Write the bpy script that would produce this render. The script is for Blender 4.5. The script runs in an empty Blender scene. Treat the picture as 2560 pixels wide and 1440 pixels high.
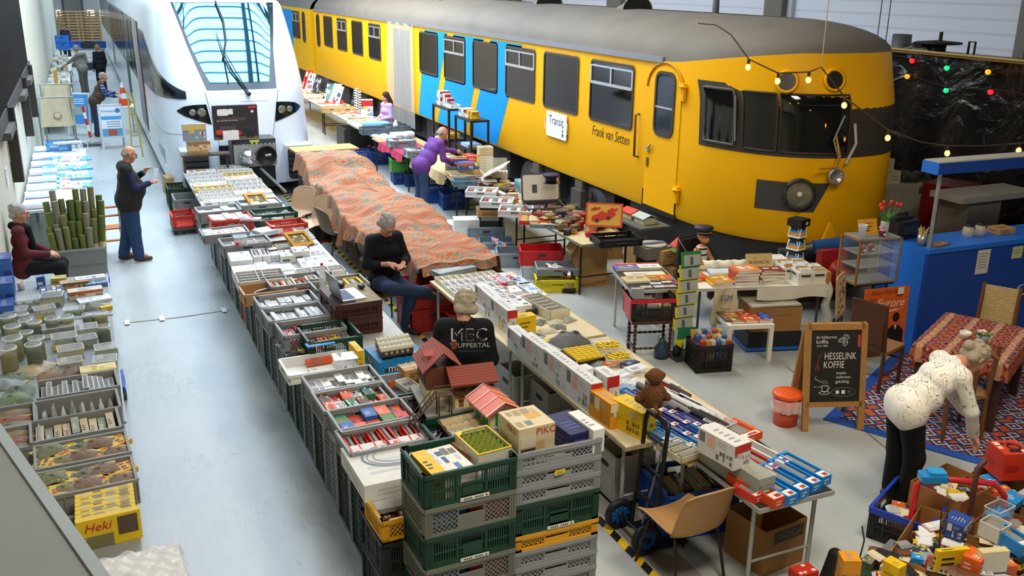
import bpy,math,random
import numpy as np
from mathutils import Vector,Matrix
SC=bpy.context.scene
COL=SC.collection
rnd=random.Random(7)
PI=math.pi;cos=math.cos;sin=math.sin;ru=rnd.uniform;lsp=np.linspace;MT=Matrix.Translation;RX90=Matrix.Rotation(PI/2,4,"X")
# ---------------------------------------------------------------- camera
CAMH=4.15
FPX,YAW,PITCH,ROLL=2351.26,0.423564,0.315692,0.0135
_f=Vector((sin(YAW)*cos(PITCH),cos(YAW)*cos(PITCH),-sin(PITCH)))
_r=Vector((cos(YAW),-sin(YAW),0));_u=_r.cross(_f)
_r,_u=_r*cos(ROLL)+_u*sin(ROLL),_u*cos(ROLL)-_r*sin(ROLL)
cam_d=bpy.data.cameras.new('camera');cam=bpy.data.objects.new('camera',cam_d);COL.objects.link(cam)
cam.matrix_world=Matrix(((_r.x,_u.x,-_f.x,0),(_r.y,_u.y,-_f.y,0),(_r.z,_u.z,-_f.z,CAMH),(0,0,0,1)))
cam_d.sensor_width=36;cam_d.lens=FPX/2560*36;cam_d.clip_start=.05;cam_d.clip_end=300
SC.camera=cam
def ray(px,py):return _f+_r*((px-1280)/FPX)-_u*((py-720)/FPX)
def at(px,py,z=0.):
 d=ray(px,py);t=(z-CAMH)/d.z
 return Vector((d.x*t,d.y*t,z))
def onx(px,py,X):
 d=ray(px,py);t=X/d.x
 return Vector((X,d.y*t,CAMH+d.z*t))
def ony(px,py,Y):
 d=ray(px,py);t=Y/d.y
 return Vector((d.x*t,Y,CAMH+d.z*t))
 # ---------------------------------------------------------------- world, light, exposure
W=bpy.data.worlds.new('hall_air');SC.world=W;W.use_nodes=True
W.node_tree.nodes['Background'].inputs[0].default_value=(.80,.88,1,1)
W.node_tree.nodes['Background'].inputs[1].default_value=.32
SC.view_settings.view_transform='Standard';SC.view_settings.look='None'
SC.view_settings.exposure=0.86;SC.view_settings.gamma=1
SC.cycles.max_bounces=6;SC.cycles.diffuse_bounces=3;SC.cycles.glossy_bounces=3
SC.cycles.transmission_bounces=4;SC.cycles.transparent_max_bounces=6
SC.cycles.caustics_reflective=False;SC.cycles.caustics_refractive=False
SC.cycles.sample_clamp_indirect=4
def lamp(name,loc,sx,sy,power,color,rot=(0,0,0)):
 d=bpy.data.lights.new(name,'AREA');d.shape='RECTANGLE';d.size=sx;d.size_y=sy
 d.energy=power;d.color=color
 o=bpy.data.objects.new(name,d);COL.objects.link(o);o.location=loc;o.rotation_euler=rot
 return o
lamp('fill_lamp',(5.6,12.5,7.3),1.5,5,170,(1,.90,.76))  # unseen warm fill, added to light the right-hand stalls
lamp('fill_lamp',(5.4,25,7.3),1.5,9,560,(1,.93,.82))  # unseen fill, added to brighten the far part of the yellow railcar
lamp('fill_lamp',(6.0,3.0,7.3),1.5,1.5,125,(1,.86,.66))  # unseen warm fill, added over the near right floor
lamp('fill_lamp',(2.2,2.2,7.3),1.5,1.5,170,(1,.90,.74))  # unseen fill, added to lift the near aisle and left tables
# ---------------------------------------------------------------- materials
def lin(h):
 h=h.lstrip('#');v=[int(h[i:i+2],16)/255 for i in(0,2,4)]
 return tuple(c/12.92 if c<=.04045 else((c+.055)/1.055)**2.4 for c in v)
_MC={}
def C(h,rough=.55,metal=0.,var=.10,scale=9.,emit=0.,bump=0.,spec=.5,alpha=1.,trans=0.):
 key=(h,rough,metal,var,scale,emit,bump,spec,alpha,trans)
 if key in _MC:return _MC[key]
 m=bpy.data.materials.new('paint_'+h.strip('#'));m.use_nodes=True
 nt=m.node_tree;b=nt.nodes['Principled BSDF'];c=lin(h)
 b.inputs['Roughness'].default_value=rough;b.inputs['Metallic'].default_value=metal
 b.inputs['Specular IOR Level'].default_value=spec
 b.inputs['Base Color'].default_value=(*c,1)
 if alpha<1:b.inputs['Alpha'].default_value=alpha
 if trans:b.inputs['Transmission Weight'].default_value=trans
 if emit:
  b.inputs['Emission Color'].default_value=(*c,1);b.inputs['Emission Strength'].default_value=emit
 if var or bump:
  tc=nt.nodes.new('ShaderNodeTexCoord');n=nt.nodes.new('ShaderNodeTexNoise')
  n.inputs['Scale'].default_value=scale;n.inputs['Detail'].default_value=2
  nt.links.new(tc.outputs['Object'],n.inputs['Vector'])
  if var:
   mx=nt.nodes.new('ShaderNodeMix');mx.data_type='RGBA'
   mx.inputs[6].default_value=(*[x*(1-var)for x in c],1);mx.inputs[7].default_value=(*[min(1,x*(1+var))for x in c],1)
   nt.links.new(n.outputs['Fac'],mx.inputs[0]);nt.links.new(mx.outputs[2],b.inputs['Base Color'])
  if bump:
   bp=nt.nodes.new('ShaderNodeBump');bp.inputs['Strength'].default_value=bump;bp.inputs['Distance'].default_value=.02
   nt.links.new(n.outputs['Fac'],bp.inputs['Height']);nt.links.new(bp.outputs[0],b.inputs['Normal'])
 _MC[key]=m
 return m
def nodemat(name,bld,rough=.6,metal=0.,spec=.5):
 """build(nt, bsdf, texcoord) wires a procedural pattern."""
 m=bpy.data.materials.new(name);m.use_nodes=True;nt=m.node_tree;b=nt.nodes['Principled BSDF']
 b.inputs['Roughness'].default_value=rough;b.inputs['Metallic'].default_value=metal;b.inputs['Specular IOR Level'].default_value=spec
 tc=nt.nodes.new('ShaderNodeTexCoord');bld(nt,b,tc);return m
def ramp(nt,src,stops,const=False):
 r=nt.nodes.new('ShaderNodeValToRGB');e=r.color_ramp.elements
 if const:r.color_ramp.interpolation='CONSTANT'
 while len(e)<len(stops):e.new(.5)
 for el,(p,h)in zip(e,stops):el.position=p;el.color=(*lin(h),1)
 nt.links.new(src,r.inputs[0]);return r
def GLASS(h='#ffffff',alpha=.18,rough=.08):return C(h,rough,0,0,9,0,0,.6,alpha)
# ---------------------------------------------------------------- mesh builder
_TX={}
def text_mesh(s,shear=0.):
 k=(s,shear)
 if k not in _TX:
  cu=bpy.data.curves.new('lettering','FONT');cu.body=s;cu.size=1;cu.align_x='CENTER';cu.align_y='CENTER'
  cu.shear=shear;cu.resolution_u=2
  o=bpy.data.objects.new('lettering',cu);COL.objects.link(o)
  me=bpy.data.meshes.new_from_object(o)
  V=[tuple(v.co)for v in me.vertices];F=[tuple(p.vertices)for p in me.polygons]
  bpy.data.objects.remove(o);bpy.data.curves.remove(cu);bpy.data.meshes.remove(me)
  _TX[k]=(V,F)
 return _TX[k]
def T(x=0,y=0,z=0,rz=0,rx=0,ry=0,s=1):
 return MT((x,y,z))@Matrix.Rotation(rz,4,'Z')@Matrix.Rotation(ry,4,'Y')@Matrix.Rotation(rx,4,'X')@Matrix.Scale(s,4)
class MB:
 def __init__(s):s.V=[];s.F=[];s.M=[];s.S=[];s.mats=[];s.tf=None
 def mi(s,m):
  if isinstance(m,str):m=C(m)
  if m not in s.mats:s.mats.append(m)
  return s.mats.index(m)
 def add(s,V,F,m,tf=None,smooth=False):
  n=len(s.V);i=s.mi(m)
  tf=tf if s.tf is None else(s.tf if tf is None else s.tf@tf)
  if tf is not None:V=[tuple(tf@Vector(v))for v in V]
  s.V+=[tuple(v)for v in V];s.F+=[tuple(k+n for k in f)for f in F];s.M+=[i]*len(F);s.S+=[smooth]*len(F)
  return s
 def box(s,x0,y0,z0,x1,y1,z1,m,tf=None):
  V=[(x,y,z)for z in(z0,z1)for y in(y0,y1)for x in(x0,x1)]
  return s.add(V,[(0,2,3,1),(4,5,7,6),(0,1,5,4),(2,6,7,3),(0,4,6,2),(1,3,7,5)],m,tf)
 def cb(s,cx,cy,z0,sx,sy,h,m,tf=None):return s.box(cx-sx/2,cy-sy/2,z0,cx+sx/2,cy+sy/2,z0+h,m,tf)
 def poly(s,pts,m,tf=None):return s.add(pts,[tuple(range(len(pts)))],m,tf)
 def prism(s,pts,h,m,tf=None):
  """2-D polygon in XY extruded from z=0 to h"""
  n=len(pts);V=[(x,y,0)for x,y in pts]+[(x,y,h)for x,y in pts]
  return s.add(V,[tuple(range(n))[::-1],tuple(range(n,2*n))]+[(i,(i+1)%n,n+(i+1)%n,n+i)for i in range(n)],m,tf)
 def ring(s,outer,inner,h,m,tf=None):
  n=len(outer);V=[(x,y,0)for x,y in outer]+[(x,y,h)for x,y in outer]+[(x,y,0)for x,y in inner]+[(x,y,h)for x,y in inner]
  F=[]
  for i in range(n):
   j=(i+1)%n
   F+=[(i,j,n+j,n+i),(n+i,n+j,3*n+j,3*n+i),(2*n+j,2*n+i,3*n+i,3*n+j),(j,i,2*n+i,2*n+j)]
  return s.add(V,F,m,tf)
 def tube(s,pts,r,m,n=8,tf=None,closed=False):
  P=[Vector(p)for p in pts];N=len(P);R=r if isinstance(r,(list,tuple))else[r]*N
  V=[];F=[];up=None
  for i in range(N):
   a=P[i-1]if(i or closed)else P[i];b=P[(i+1)%N]if(i<N-1 or closed)else P[i]
   d=(b-a);d=d.normalized()if d.length>1e-9 else Vector((0,0,1))
   if up is None:
    up=Vector((0,0,1))if abs(d.z)<.9 else Vector((1,0,0))
   x=d.cross(up);x=x.normalized()if x.length>1e-6 else d.orthogonal().normalized();up=x.cross(d).normalized()
   for k in range(n):
    t=2*PI*k/n;V.append(P[i]+x*(R[i]*cos(t))+up*(R[i]*sin(t)))
  for i in range(N if closed else N-1):
   j=(i+1)%N
   for k in range(n):F.append((i*n+k,i*n+(k+1)%n,j*n+(k+1)%n,j*n+k))
  s.add(V,F,m,tf,True)
  if not closed:s.add(V,[tuple(range(n))[::-1],tuple(range((N-1)*n,N*n))],m,tf)
  return s
 def rod(s,a,b,r,m,n=8,tf=None):return s.tube([a,b],r,m,n,tf)
 def lathe(s,prof,m,n=20,tf=None,smooth=True):
  V=[];F=[];N=len(prof)
  for r,z in prof:
   for k in range(n):t=2*PI*k/n;V.append((r*cos(t),r*sin(t),z))
  for i in range(N-1):
   for k in range(n):F.append((i*n+k,i*n+(k+1)%n,(i+1)*n+(k+1)%n,(i+1)*n+k))
  s.add(V,F,m,tf,smooth)
  return s
 def disc(s,r,z,m,n=20,tf=None):return s.add([(r*cos(2*PI*k/n),r*sin(2*PI*k/n),z)for k in range(n)],[tuple(range(n))],m,tf)
 def sph(s,c,r,m,n=10,tf=None,sc=(1,1,1)):
  prof=[(r*sin(PI*i/n),-r*cos(PI*i/n))for i in range(n+1)]
  t=MT(c)@Matrix.Diagonal((*sc,1))
  return s.lathe(prof,m,max(8,n+2),t if tf is None else tf@t)
 def grid(s,fn,nu,nv,m,tf=None,smooth=True,both=False):
  V=[fn(i/nu,j/nv)for j in range(nv+1)for i in range(nu+1)]
  F=[(j*(nu+1)+i,j*(nu+1)+i+1,(j+1)*(nu+1)+i+1,(j+1)*(nu+1)+i)for j in range(nv)for i in range(nu)]
  return s.add(V,F,m,tf,smooth)
 def text(s,t,size,m,tf,shear=0.,d=.0015,w=1.):
  """lettering in the XY plane of tf, reading along +X, facing +Z"""
  V,F=text_mesh(t,shear);return s.add([(x*size*w,y*size,d)for x,y,z in V],F,m,tf)
 def mesh(s,name='mesh'):
  me=bpy.data.meshes.new(name);me.from_pydata(s.V,[],s.F)
  for m in s.mats:me.materials.append(m)
  me.polygons.foreach_set('material_index',s.M);me.polygons.foreach_set('use_smooth',s.S);me.update()
  return me
 def bld(s,name,parent=None,loc=None,rz=0,key=None):
  return link(name,s.mesh(name),parent,loc,rz)
def link(name,me,parent=None,loc=None,rz=0):
 o=bpy.data.objects.new(name,me);COL.objects.link(o)
 if parent is not None:o.parent=parent
 if loc is not None:o.location=loc
 if rz:o.rotation_euler=(0,0,rz)
 return o
LABELS={}
def tag(o,label,cat,group=None,kind=None):
 o['label']=label;o['category']=cat
 if group:o['group']=group
 if kind:o['kind']=kind
 return o
def thg(name,label,cat,loc=(0,0,0),rz=0,group=None):
 o=bpy.data.objects.new(name,None);o.empty_display_size=.1;COL.objects.link(o)
 o.location=loc;o.rotation_euler=(0,0,rz)
 return tag(o,label,cat,group)
def struct(name,mb,parent=None):
 o=mb.bld(name,parent);o['kind']='structure';return o
def dup(root,loc,rz=0,label=None,group=None,deep=True):
 r=root.copy();COL.objects.link(r);r.location=loc;r.rotation_euler=(0,0,rz)
 if label:r['label']=label
 if group:r['group']=group
 for ch in list(root.children):
  c=ch.copy();COL.objects.link(c);c.parent=r
  for g in ch.children:
   d=g.copy();COL.objects.link(d);d.parent=c
 return r
ORD='first second third fourth fifth sixth seventh eighth ninth tenth eleventh twelfth thirteenth fourteenth fifteenth sixteenth seventeenth eighteenth nineteenth twentieth'.split()
ORD+=['twenty-'+w for w in ORD[:9]]+['thirtieth']+['thirty-'+w for w in ORD[:9]]
def rrect(w,h,r,n=4,cx=0,cy=0):
 pts=[]
 for qx,qy,a0 in((1,1,0),(-1,1,PI/2),(-1,-1,PI),(1,-1,1.5*PI)):
  for k in range(n+1):
   a=a0+PI/2*k/n;pts.append((cx+qx*(w/2-r)+r*cos(a),cy+qy*(h/2-r)+r*sin(a)))
 return pts
def V3(*a):return Vector(a)
# ---------------------------------------------------------------- smooth solids from tapered capsules (signed distance + surface nets)
class Sdf:
 def __init__(s,k=.02):s.P=[];s.k=k
 def cap(s,a,b,ra,rb=None,k=None):s.P.append(('c',np.array(a,float),np.array(b,float),ra,ra if rb is None else rb,k));return s
 def chain(s,pts,rs,k=None):
  for i in range(len(pts)-1):s.cap(pts[i],pts[i+1],rs[i],rs[i+1],k)
  return s
 def ell(s,c,rad,R=None,k=None):s.P.append(('e',np.array(c,float),np.array(rad,float),np.array(R)if R is not None else None,0,k));return s
 def cut(s,c,rad):s.P.append(('x',np.array(c,float),np.array(rad,float),None,0,None));return s
 def geo(s,h):
  lo=np.full(3,1e9);hi=-lo;bb=[]
  for p in s.P:
   if p[0]=='c':r=max(p[3],p[4]);a=np.minimum(p[1],p[2])-r;b=np.maximum(p[1],p[2])+r
   else:r=p[2].max()if p[3]is not None else p[2];a=p[1]-r;b=p[1]+r
   bb.append((a,b))
   if p[0]!='x':lo=np.minimum(lo,a);hi=np.maximum(hi,b)
  lo=lo-2.5*h;n=np.ceil((hi-lo)/h).astype(int)+4
  f=np.full(tuple(n),.25,np.float32);ax=[lo[i]+h*np.arange(n[i])for i in range(3)]
  for p,(a,b)in zip(s.P,bb):
   m=.05
   i0=np.clip(np.floor((a-m-lo)/h).astype(int),0,n-1);i1=np.clip(np.ceil((b+m-lo)/h).astype(int)+1,1,n)
   X,Y,Z=np.meshgrid(*[ax[i][i0[i]:i1[i]]for i in range(3)],indexing='ij');Q=np.stack((X,Y,Z),-1)
   if p[0]=='c':
    pa=Q-p[1];ba=p[2]-p[1];t=np.clip((pa@ba)/max(ba@ba,1e-12),0,1)
    d=np.linalg.norm(pa-t[...,None]*ba,axis=-1)-(p[3]+(p[4]-p[3])*t)
   else:
    q=Q-p[1]
    if p[3]is not None:q=q@p[3]
    k0=np.linalg.norm(q/p[2],axis=-1);k1=np.linalg.norm(q/p[2]**2,axis=-1);d=k0*(k0-1)/np.maximum(k1,1e-9)
   sl=tuple(slice(i0[i],i1[i])for i in range(3));g=f[sl]
   if p[0]=='x':f[sl]=np.maximum(g,-d);continue
   k=s.k if p[5]is None else p[5]
   hh=np.clip(.5+.5*(g-d)/k,0,1);f[sl]=g*(1-hh)+d*hh-k*hh*(1-hh)
  ins=f<0
  c=np.zeros(tuple(n-1),np.int8)
  for dx in(0,1):
   for dy in(0,1):
    for dz in(0,1):c+=ins[dx:n[0]-1+dx,dy:n[1]-1+dy,dz:n[2]-1+dz]
  act=(c>0)&(c<8);idx=np.argwhere(act);num=-np.ones(act.shape,np.int64);num[act]=np.arange(len(idx))
  acc=np.zeros((len(idx),3));cnt=np.zeros(len(idx))
  cor=[(x,y,z)for x in(0,1)for y in(0,1)for z in(0,1)]
  for a in cor:
   for b in cor:
    if sum(abs(np.subtract(a,b)))!=1 or a>b:continue
    fa=f[tuple((idx+a).T)];fb=f[tuple((idx+b).T)];m=(fa<0)!=(fb<0);t=np.where(m,fa/np.where(m,fa-fb,1),0)
    acc+=np.where(m[:,None],np.array(a)+t[:,None]*np.subtract(b,a),0);cnt+=m
  V=lo+h*(idx+acc/cnt[:,None]);F=[]
  for d in range(3):
   e1,e2=[(1,2),(2,0),(0,1)][d]
   sa=[slice(1,-1)]*3;sa[d]=slice(0,-1);sb=list(sa);sb[d]=slice(1,None)
   A=ins[tuple(sa)];B=ins[tuple(sb)];E=np.argwhere(A!=B)
   if not len(E):continue
   flip=A[tuple(E.T)];off=np.ones(3,int);off[d]=0;E=E+off
   u=np.zeros(3,int);u[e1]=1;v=np.zeros(3,int);v[e2]=1
   q=np.stack([num[tuple((E-u-v).T)],num[tuple((E-v).T)],num[tuple(E.T)],num[tuple((E-u).T)]],1)
   q[~flip]=q[~flip][:,::-1];F.append(q)
  return V,np.concatenate(F)
 def put(s,mb,m,h=.012,tf=None):
  V,F=s.geo(h);return mb.add([tuple(v)for v in V.tolist()],[tuple(f)for f in F.tolist()],m,tf,True)
  # ---------------------------------------------------------------- the hall
def m_floor(nt,b,tc):
 n=nt.nodes.new('ShaderNodeTexNoise');n.inputs['Scale'].default_value=.55;n.inputs['Detail'].default_value=5
 n2=nt.nodes.new('ShaderNodeTexNoise');n2.inputs['Scale'].default_value=14;n2.inputs['Detail'].default_value=3
 mp=nt.nodes.new('ShaderNodeMapping');mp.inputs['Scale'].default_value=(1,.25,1)
 nt.links.new(tc.outputs['Object'],n.inputs['Vector']);nt.links.new(tc.outputs['Object'],mp.inputs[0]);nt.links.new(mp.outputs[0],n2.inputs['Vector'])
 a=nt.nodes.new('ShaderNodeMath');a.operation='MULTIPLY_ADD';a.inputs[1].default_value=.25
 nt.links.new(n2.outputs['Fac'],a.inputs[0]);nt.links.new(n.outputs['Fac'],a.inputs[2])
 r=ramp(nt,a.outputs[0],[(.35,'#9ea3a1'),(.6,'#aeb3b1'),(.85,'#bcc0bd')])
 nt.links.new(r.outputs[0],b.inputs['Base Color'])
 r2=nt.nodes.new('ShaderNodeMapRange');r2.inputs['To Min'].default_value=.2;r2.inputs['To Max'].default_value=.34
 nt.links.new(a.outputs[0],r2.inputs[0]);nt.links.new(r2.outputs[0],b.inputs['Roughness'])
fl=MB();fl.box(-1.2,-6,-.2,14.4,76,0,nodemat('epoxy_floor',m_floor,.35,0,.7));struct('floor',fl)
def m_panel(h1,h2,sc):
 def f(nt,b,tc):
  w=nt.nodes.new('ShaderNodeTexWave');w.bands_direction='Z';w.inputs['Scale'].default_value=sc;w.inputs['Distortion'].default_value=0
  nt.links.new(tc.outputs['Object'],w.inputs['Vector'])
  r=ramp(nt,w.outputs['Fac'],[(0,h2),(.12,h1),(1,h1)]);nt.links.new(r.outputs[0],b.inputs['Base Color'])
  bp=nt.nodes.new('ShaderNodeBump');bp.inputs['Strength'].default_value=.3;bp.inputs['Distance'].default_value=.02
  nt.links.new(r.outputs[0],bp.inputs['Height']);nt.links.new(bp.outputs[0],b.inputs['Normal'])
 return f
wr=MB();wr.box(14.3,-6,0,14.5,76,8,nodemat('ribbed_panel',m_panel('#d9e0f0','#c6cee0',1.3),.5));struct('wall_right',wr)
k=0
for y0,y1 in((31.0,31.9),(24.0,24.8),(17.1,17.7),(11.,11.2)):
 t=MB();t.box(14.05,y0,0,14.299,y1,8,'#6d6a64');t.box(14.2,y0-.14,0,14.3,y0-.001,8,'#c9cdd6');k+=1;struct('trim_%d'%k,t)
wl=MB();wl.box(-1.3,-6,0,-1.13,70,8,C('#c9c6b4',.7));struct('wall_left',wl)
wb=MB();wb.box(-1.3,74,0,14.4,74.2,8,C('#9a9a96',.7));struct('wall_back',wb)
wf=MB();wf.box(-1.3,-6.2,0,14.4,-6,8,C('#8f8c84',.7));struct('wall_front',wf)
ce=MB();ce.box(-1.3,-6,8.25,14.4,76,8.4,C('#8d8f90',.8))
for y in range(-4,75,6):ce.box(-1.12,y,7.8,14.04,y+.2,8.249,'#7c7e80')
struct('ceiling',ce)
m_sky=C('#d3e9ff',.5,0,0,9,5.6)
for i,(x0,x1,y0,y1)in enumerate(((-.9,3.9,11.8,38),(-.7,4.3,42,66),(3.98,6.2,14.5,24))):  # third panel added to fill the windscreen reflection and light the railcar
 s=MB();s.box(x0,y0,8.1,x1,y1,8.13,m_sky)
 y=y0
 while y<y1+.1:
  s.box(x0,y-.018,8.03,x1,y+.018,8.099,'#3c464e');y+=.27
 s.box((x0+x1)/2-.9,y0,8.0,(x0+x1)/2-.8,y1,8.099,'#3c464e')
 for x in(x0,x1):s.box(x-.04,y0,8.0,x+.04,y1,8.249,'#8a8f94')
 struct('window_%d'%(i+1),s)
 # back wall: sectional doors with lit panes, exit sign, pallets
for i,(x0,x1,px0,px1)in enumerate(((-1.12,-.95+.25,-1.08,-.85),(.55,2.4,.75,1.15))):
 d=MB();d.box(x0,70,0,x1,70.15,4.4,C('#b9bab8',.6));d.box(px0-.0,69.98,1.55,px1,69.999,1.95,C('#ffffff',.4,0,0,9,3))
 d.box(x1 if i==0 else x0-.12,69.9,0,(x1+.12)if i==0 else x0,70.1,4.4,'#56575a');struct('door_%d'%(i+1),d)
 # floor markings
hz=MB();y=-1.;i=0;dx=.034
while y<20:
 hz.add([(3.415-dx,y,.003),(3.415+dx,y+.05,.003),(3.415+dx,y+.05+.115,.003),(3.415-dx,y+.115,.003)],[(0,1,2,3)],'#e8bb12'if i%2 else '#161616');y+=.115;i+=1
tag(link('hazard_tape',hz.mesh('hazard_tape')),'black and yellow striped warning tape stuck along the floor edge','tape')
pc=MB();pc.box(3.47,-2,.0,3.74,20,.006,C('#8a8378',.7,0,.25));struct('trim_8',pc)
jl=MB()
a=at(2080,1010);b=at(2236,1138);d=(b-a).normalized();a=a-d*1.0;b=b+d*6
nrm=Vector((-d.y,d.x,0))*.008
jl.poly([a-nrm+V3(0,0,.002),b-nrm+V3(0,0,.002),b+nrm+V3(0,0,.002),a+nrm+V3(0,0,.002)],'#7b7260');struct('trim_9',jl)
# black plastic sheet hung in front of the right wall, from a bamboo cane
def m_tarp(nt,b,tc):
 n=nt.nodes.new('ShaderNodeTexNoise');n.inputs['Scale'].default_value=1.6;n.inputs['Detail'].default_value=4;n.inputs['Distortion'].default_value=1.2
 nt.links.new(tc.outputs['Object'],n.inputs['Vector'])
 bp=nt.nodes.new('ShaderNodeBump');bp.inputs['Strength'].default_value=.9;bp.inputs['Distance'].default_value=.12
 nt.links.new(n.outputs['Fac'],bp.inputs['Height']);nt.links.new(bp.outputs[0],b.inputs['Normal']);b.inputs['Base Color'].default_value=(.008,.008,.009,1)
tp=MB()
tp.grid(lambda u,v:(12.55+.05*sin(u*60)*(.3+v)+.04*sin(u*23+v*5),14.3-u*9.5,3.08*v-.0+.0*u),120,24,nodemat('black_plastic',m_tarp,.28))
tag(link('plastic_sheet',tp.mesh('plastic_sheet')),'black plastic sheet hung as a curtain behind the blue coffee bar','sheet')
bb=MB();bb.tube([(12.5,14.6,3.13),(12.5,11,3.12),(12.5,4.8,3.1)],.03,C('#a98a4c',.5,0,.2,20),8);bb.tube([(12.46,14.4,3.16),(12.46,9.6,3.14)],.02,'#b99a5a',8)
tag(link('bamboo_cane',bb.mesh('bamboo_cane')),'long bamboo cane holding up the top of the black sheet','cane')
for x,pz in((2190,0),(2215,1)):
 w=MB();a=onx(2190+22*pz,120,12.5);w.tube([a,a+V3(.1,.1,4.8)],.008,'#23262b',5)
 tag(link('hanging_cable',w.mesh('hanging_cable')),['thin dark cable hanging from the roof to the bamboo cane, nearer the yellow train','thin dark cable hanging from the roof to the bamboo cane, nearer the bar'][pz],'cable','hanging cables')
 # shelf ledge behind the sheet with stored things
sh=MB();sh.box(12.75,5,2.98,14.0,15.6,3.06,'#6b5a45')
for y in(5.3,8.3,11.3,14.1):sh.box(12.9,y-.05,0,13,y+.05,2.98,'#5d4c3a')
tag(link('storage_deck',sh.mesh('storage_deck')),'brown storage deck behind the black sheet carrying odds and ends','shelf')
p=onx(2252,118,13.0);t=MB();t.lathe([(.16,0),(.16,.3),(.14,.3),(.14,.02)],'#54565a',18);tag(t.bld('bucket',None,(13.0,p.y,3.06)),'dull grey bucket on the deck beside the black cable reel','bucket')
p=onx(2345,125,13.0);t=thg('cable_reel','black cable reel lying on the deck above the black sheet','reel',(13.0,p.y,3.06))
a=MB();a.lathe([(.12,.0),(.34,.02),(.36,.05),(.12,.07),(.12,.17),(.36,.19),(.36,.22),(.12,.24)],'#131313',24);a.bld('drum',t);a=MB();a.rod((.02,0,.23),(.02,0,.38),.03,'#111111');a.bld('crank_handle',t)
a=MB();a.tube([(.3,-.34,0),(.3,-.34,.24),(.3,-.46,.24),(.3,-.46,0)],.02,'#161616',6);a.bld('frame',t)
p=onx(2290,130,12.9);s=Sdf(.05);[s.cap((ru(-.1,.1),ru(-.3,.3),ru(.05,.12)),(ru(-.1,.1),ru(-.3,.3),ru(.05,.15)),.07)for _ in range(7)]
t=MB();s.put(t,C('#1d1d1f',.4),.03);tag(t.bld('folded_plastic',None,(13.0,p.y,3.05)),'crumpled dark plastic heap beside the black cable reel','plastic')
p=onx(2027,82,12.9);t=MB();t.box(-.2,-.24,0,.2,.24,.26,'#5a3120');t.box(-.205,-.2,.02,-.2,.2,.22,'#4a2618');tag(t.bld('wooden_box',None,(13.1,p.y,3.06)),'dark brown box on the deck behind the yellow train roof','box')
# coloured festoon lights on the sheet
fest=[(2209,133,'#1a1cff','blue'),(2280,152,'#ff1f22','upper red'),(2268,191,'#ff8a12','left orange'),(2367,170,'#19b46c','upper green'),(2365,226,'#12b06a','lower green'),(2470,180,'#ff8f16','right orange'),(2476,230,'#ff1c2a','lower red')]
for px,py,h,nm in fest:
 p=onx(px,py,12.42);t=thg('festoon_bulb',nm+' round bulb glowing in front of the black plastic sheet','bulb',p,0,'coloured festoon bulbs')
 a=MB();a.sph((0,0,0),.042,C(h,.4,0,0,9,1.1));a.bld('globe',t);a=MB();a.lathe([(.02,.035),(.024,.05),(.024,.1),(0,.1)],'#0c0c0c',10);a.bld('socket',t)
w=MB();pts=[onx(2209,128,12.43),onx(2240,140,12.45),onx(2280,143,12.43),onx(2325,150,12.45),onx(2367,160,12.43),onx(2420,165,12.45),onx(2470,170,12.43),onx(2560,180,12.45)]
w.tube(pts,.008,'#0b0b0b',5);pts=[onx(2268,182,12.43),onx(2320,205,12.45),onx(2365,217,12.43),onx(2420,222,12.45),onx(2476,221,12.43),onx(2560,235,12.45)];w.tube(pts,.008,'#0b0b0b',5)
tag(link('festoon_cable',w.mesh('festoon_cable')),'black festoon cable carrying coloured bulbs along the black sheet','cable')
# warm bulb string from the train roof to the bar
wb_px=[(1746,58,9.6),(1790,62,9.3),(1828,87,9.1),(1872,148,8.75),(1946,183,8.6),(2023,180,8.5),(2053,168,8.45),(2113,244,8.35),(2222,326,8.2),(2300,355,8.1),(2371,365,8.05),(2460,365,8.0),(2550,358,7.95),(2620,352,7.9)]
wpts=[ony(*q)for q in wb_px]
w=MB();w.tube(wpts,.009,'#4a3f30',5);w.tube([wpts[6],wpts[6]+V3(0,0,.8)],.006,'#c9b88a',5)
tag(link('string_light_cable',w.mesh('string_light_cable')),'thin cable of warm bulbs hung from the train roof to the coffee bar','cable')
bl=MB();bl.lathe([(0,-.075),(.02,-.07),(.033,-.045),(.03,-.02),(.014,.0),(.014,.012)],GLASS('#ffe2b0',.35),14);gl_me=bl.mesh('bulb_glass')
bf=MB();bf.sph((0,0,-.042),.016,C('#ffb45a',.4,0,0,9,26),8,None,(1,1,1.3));fi_me=bf.mesh('filament')
bs=MB();bs.lathe([(.0,.05),(.017,.05),(.017,.0),(.0,.0)],'#241d16',10);so_me=bs.mesh('socket')
for i,q in enumerate((3,4,5,7,8,10,12)):
 t=thg('string_light_bulb',ORD[i]+' glowing warm bulb along the cable, counted from the train roof to the bar','bulb',wpts[q]-V3(0,0,.05),0,'warm string light bulbs')
 for nm,me in(('glass_bulb',gl_me),('filament',fi_me),('socket',so_me)):link(nm,me,t)
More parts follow.
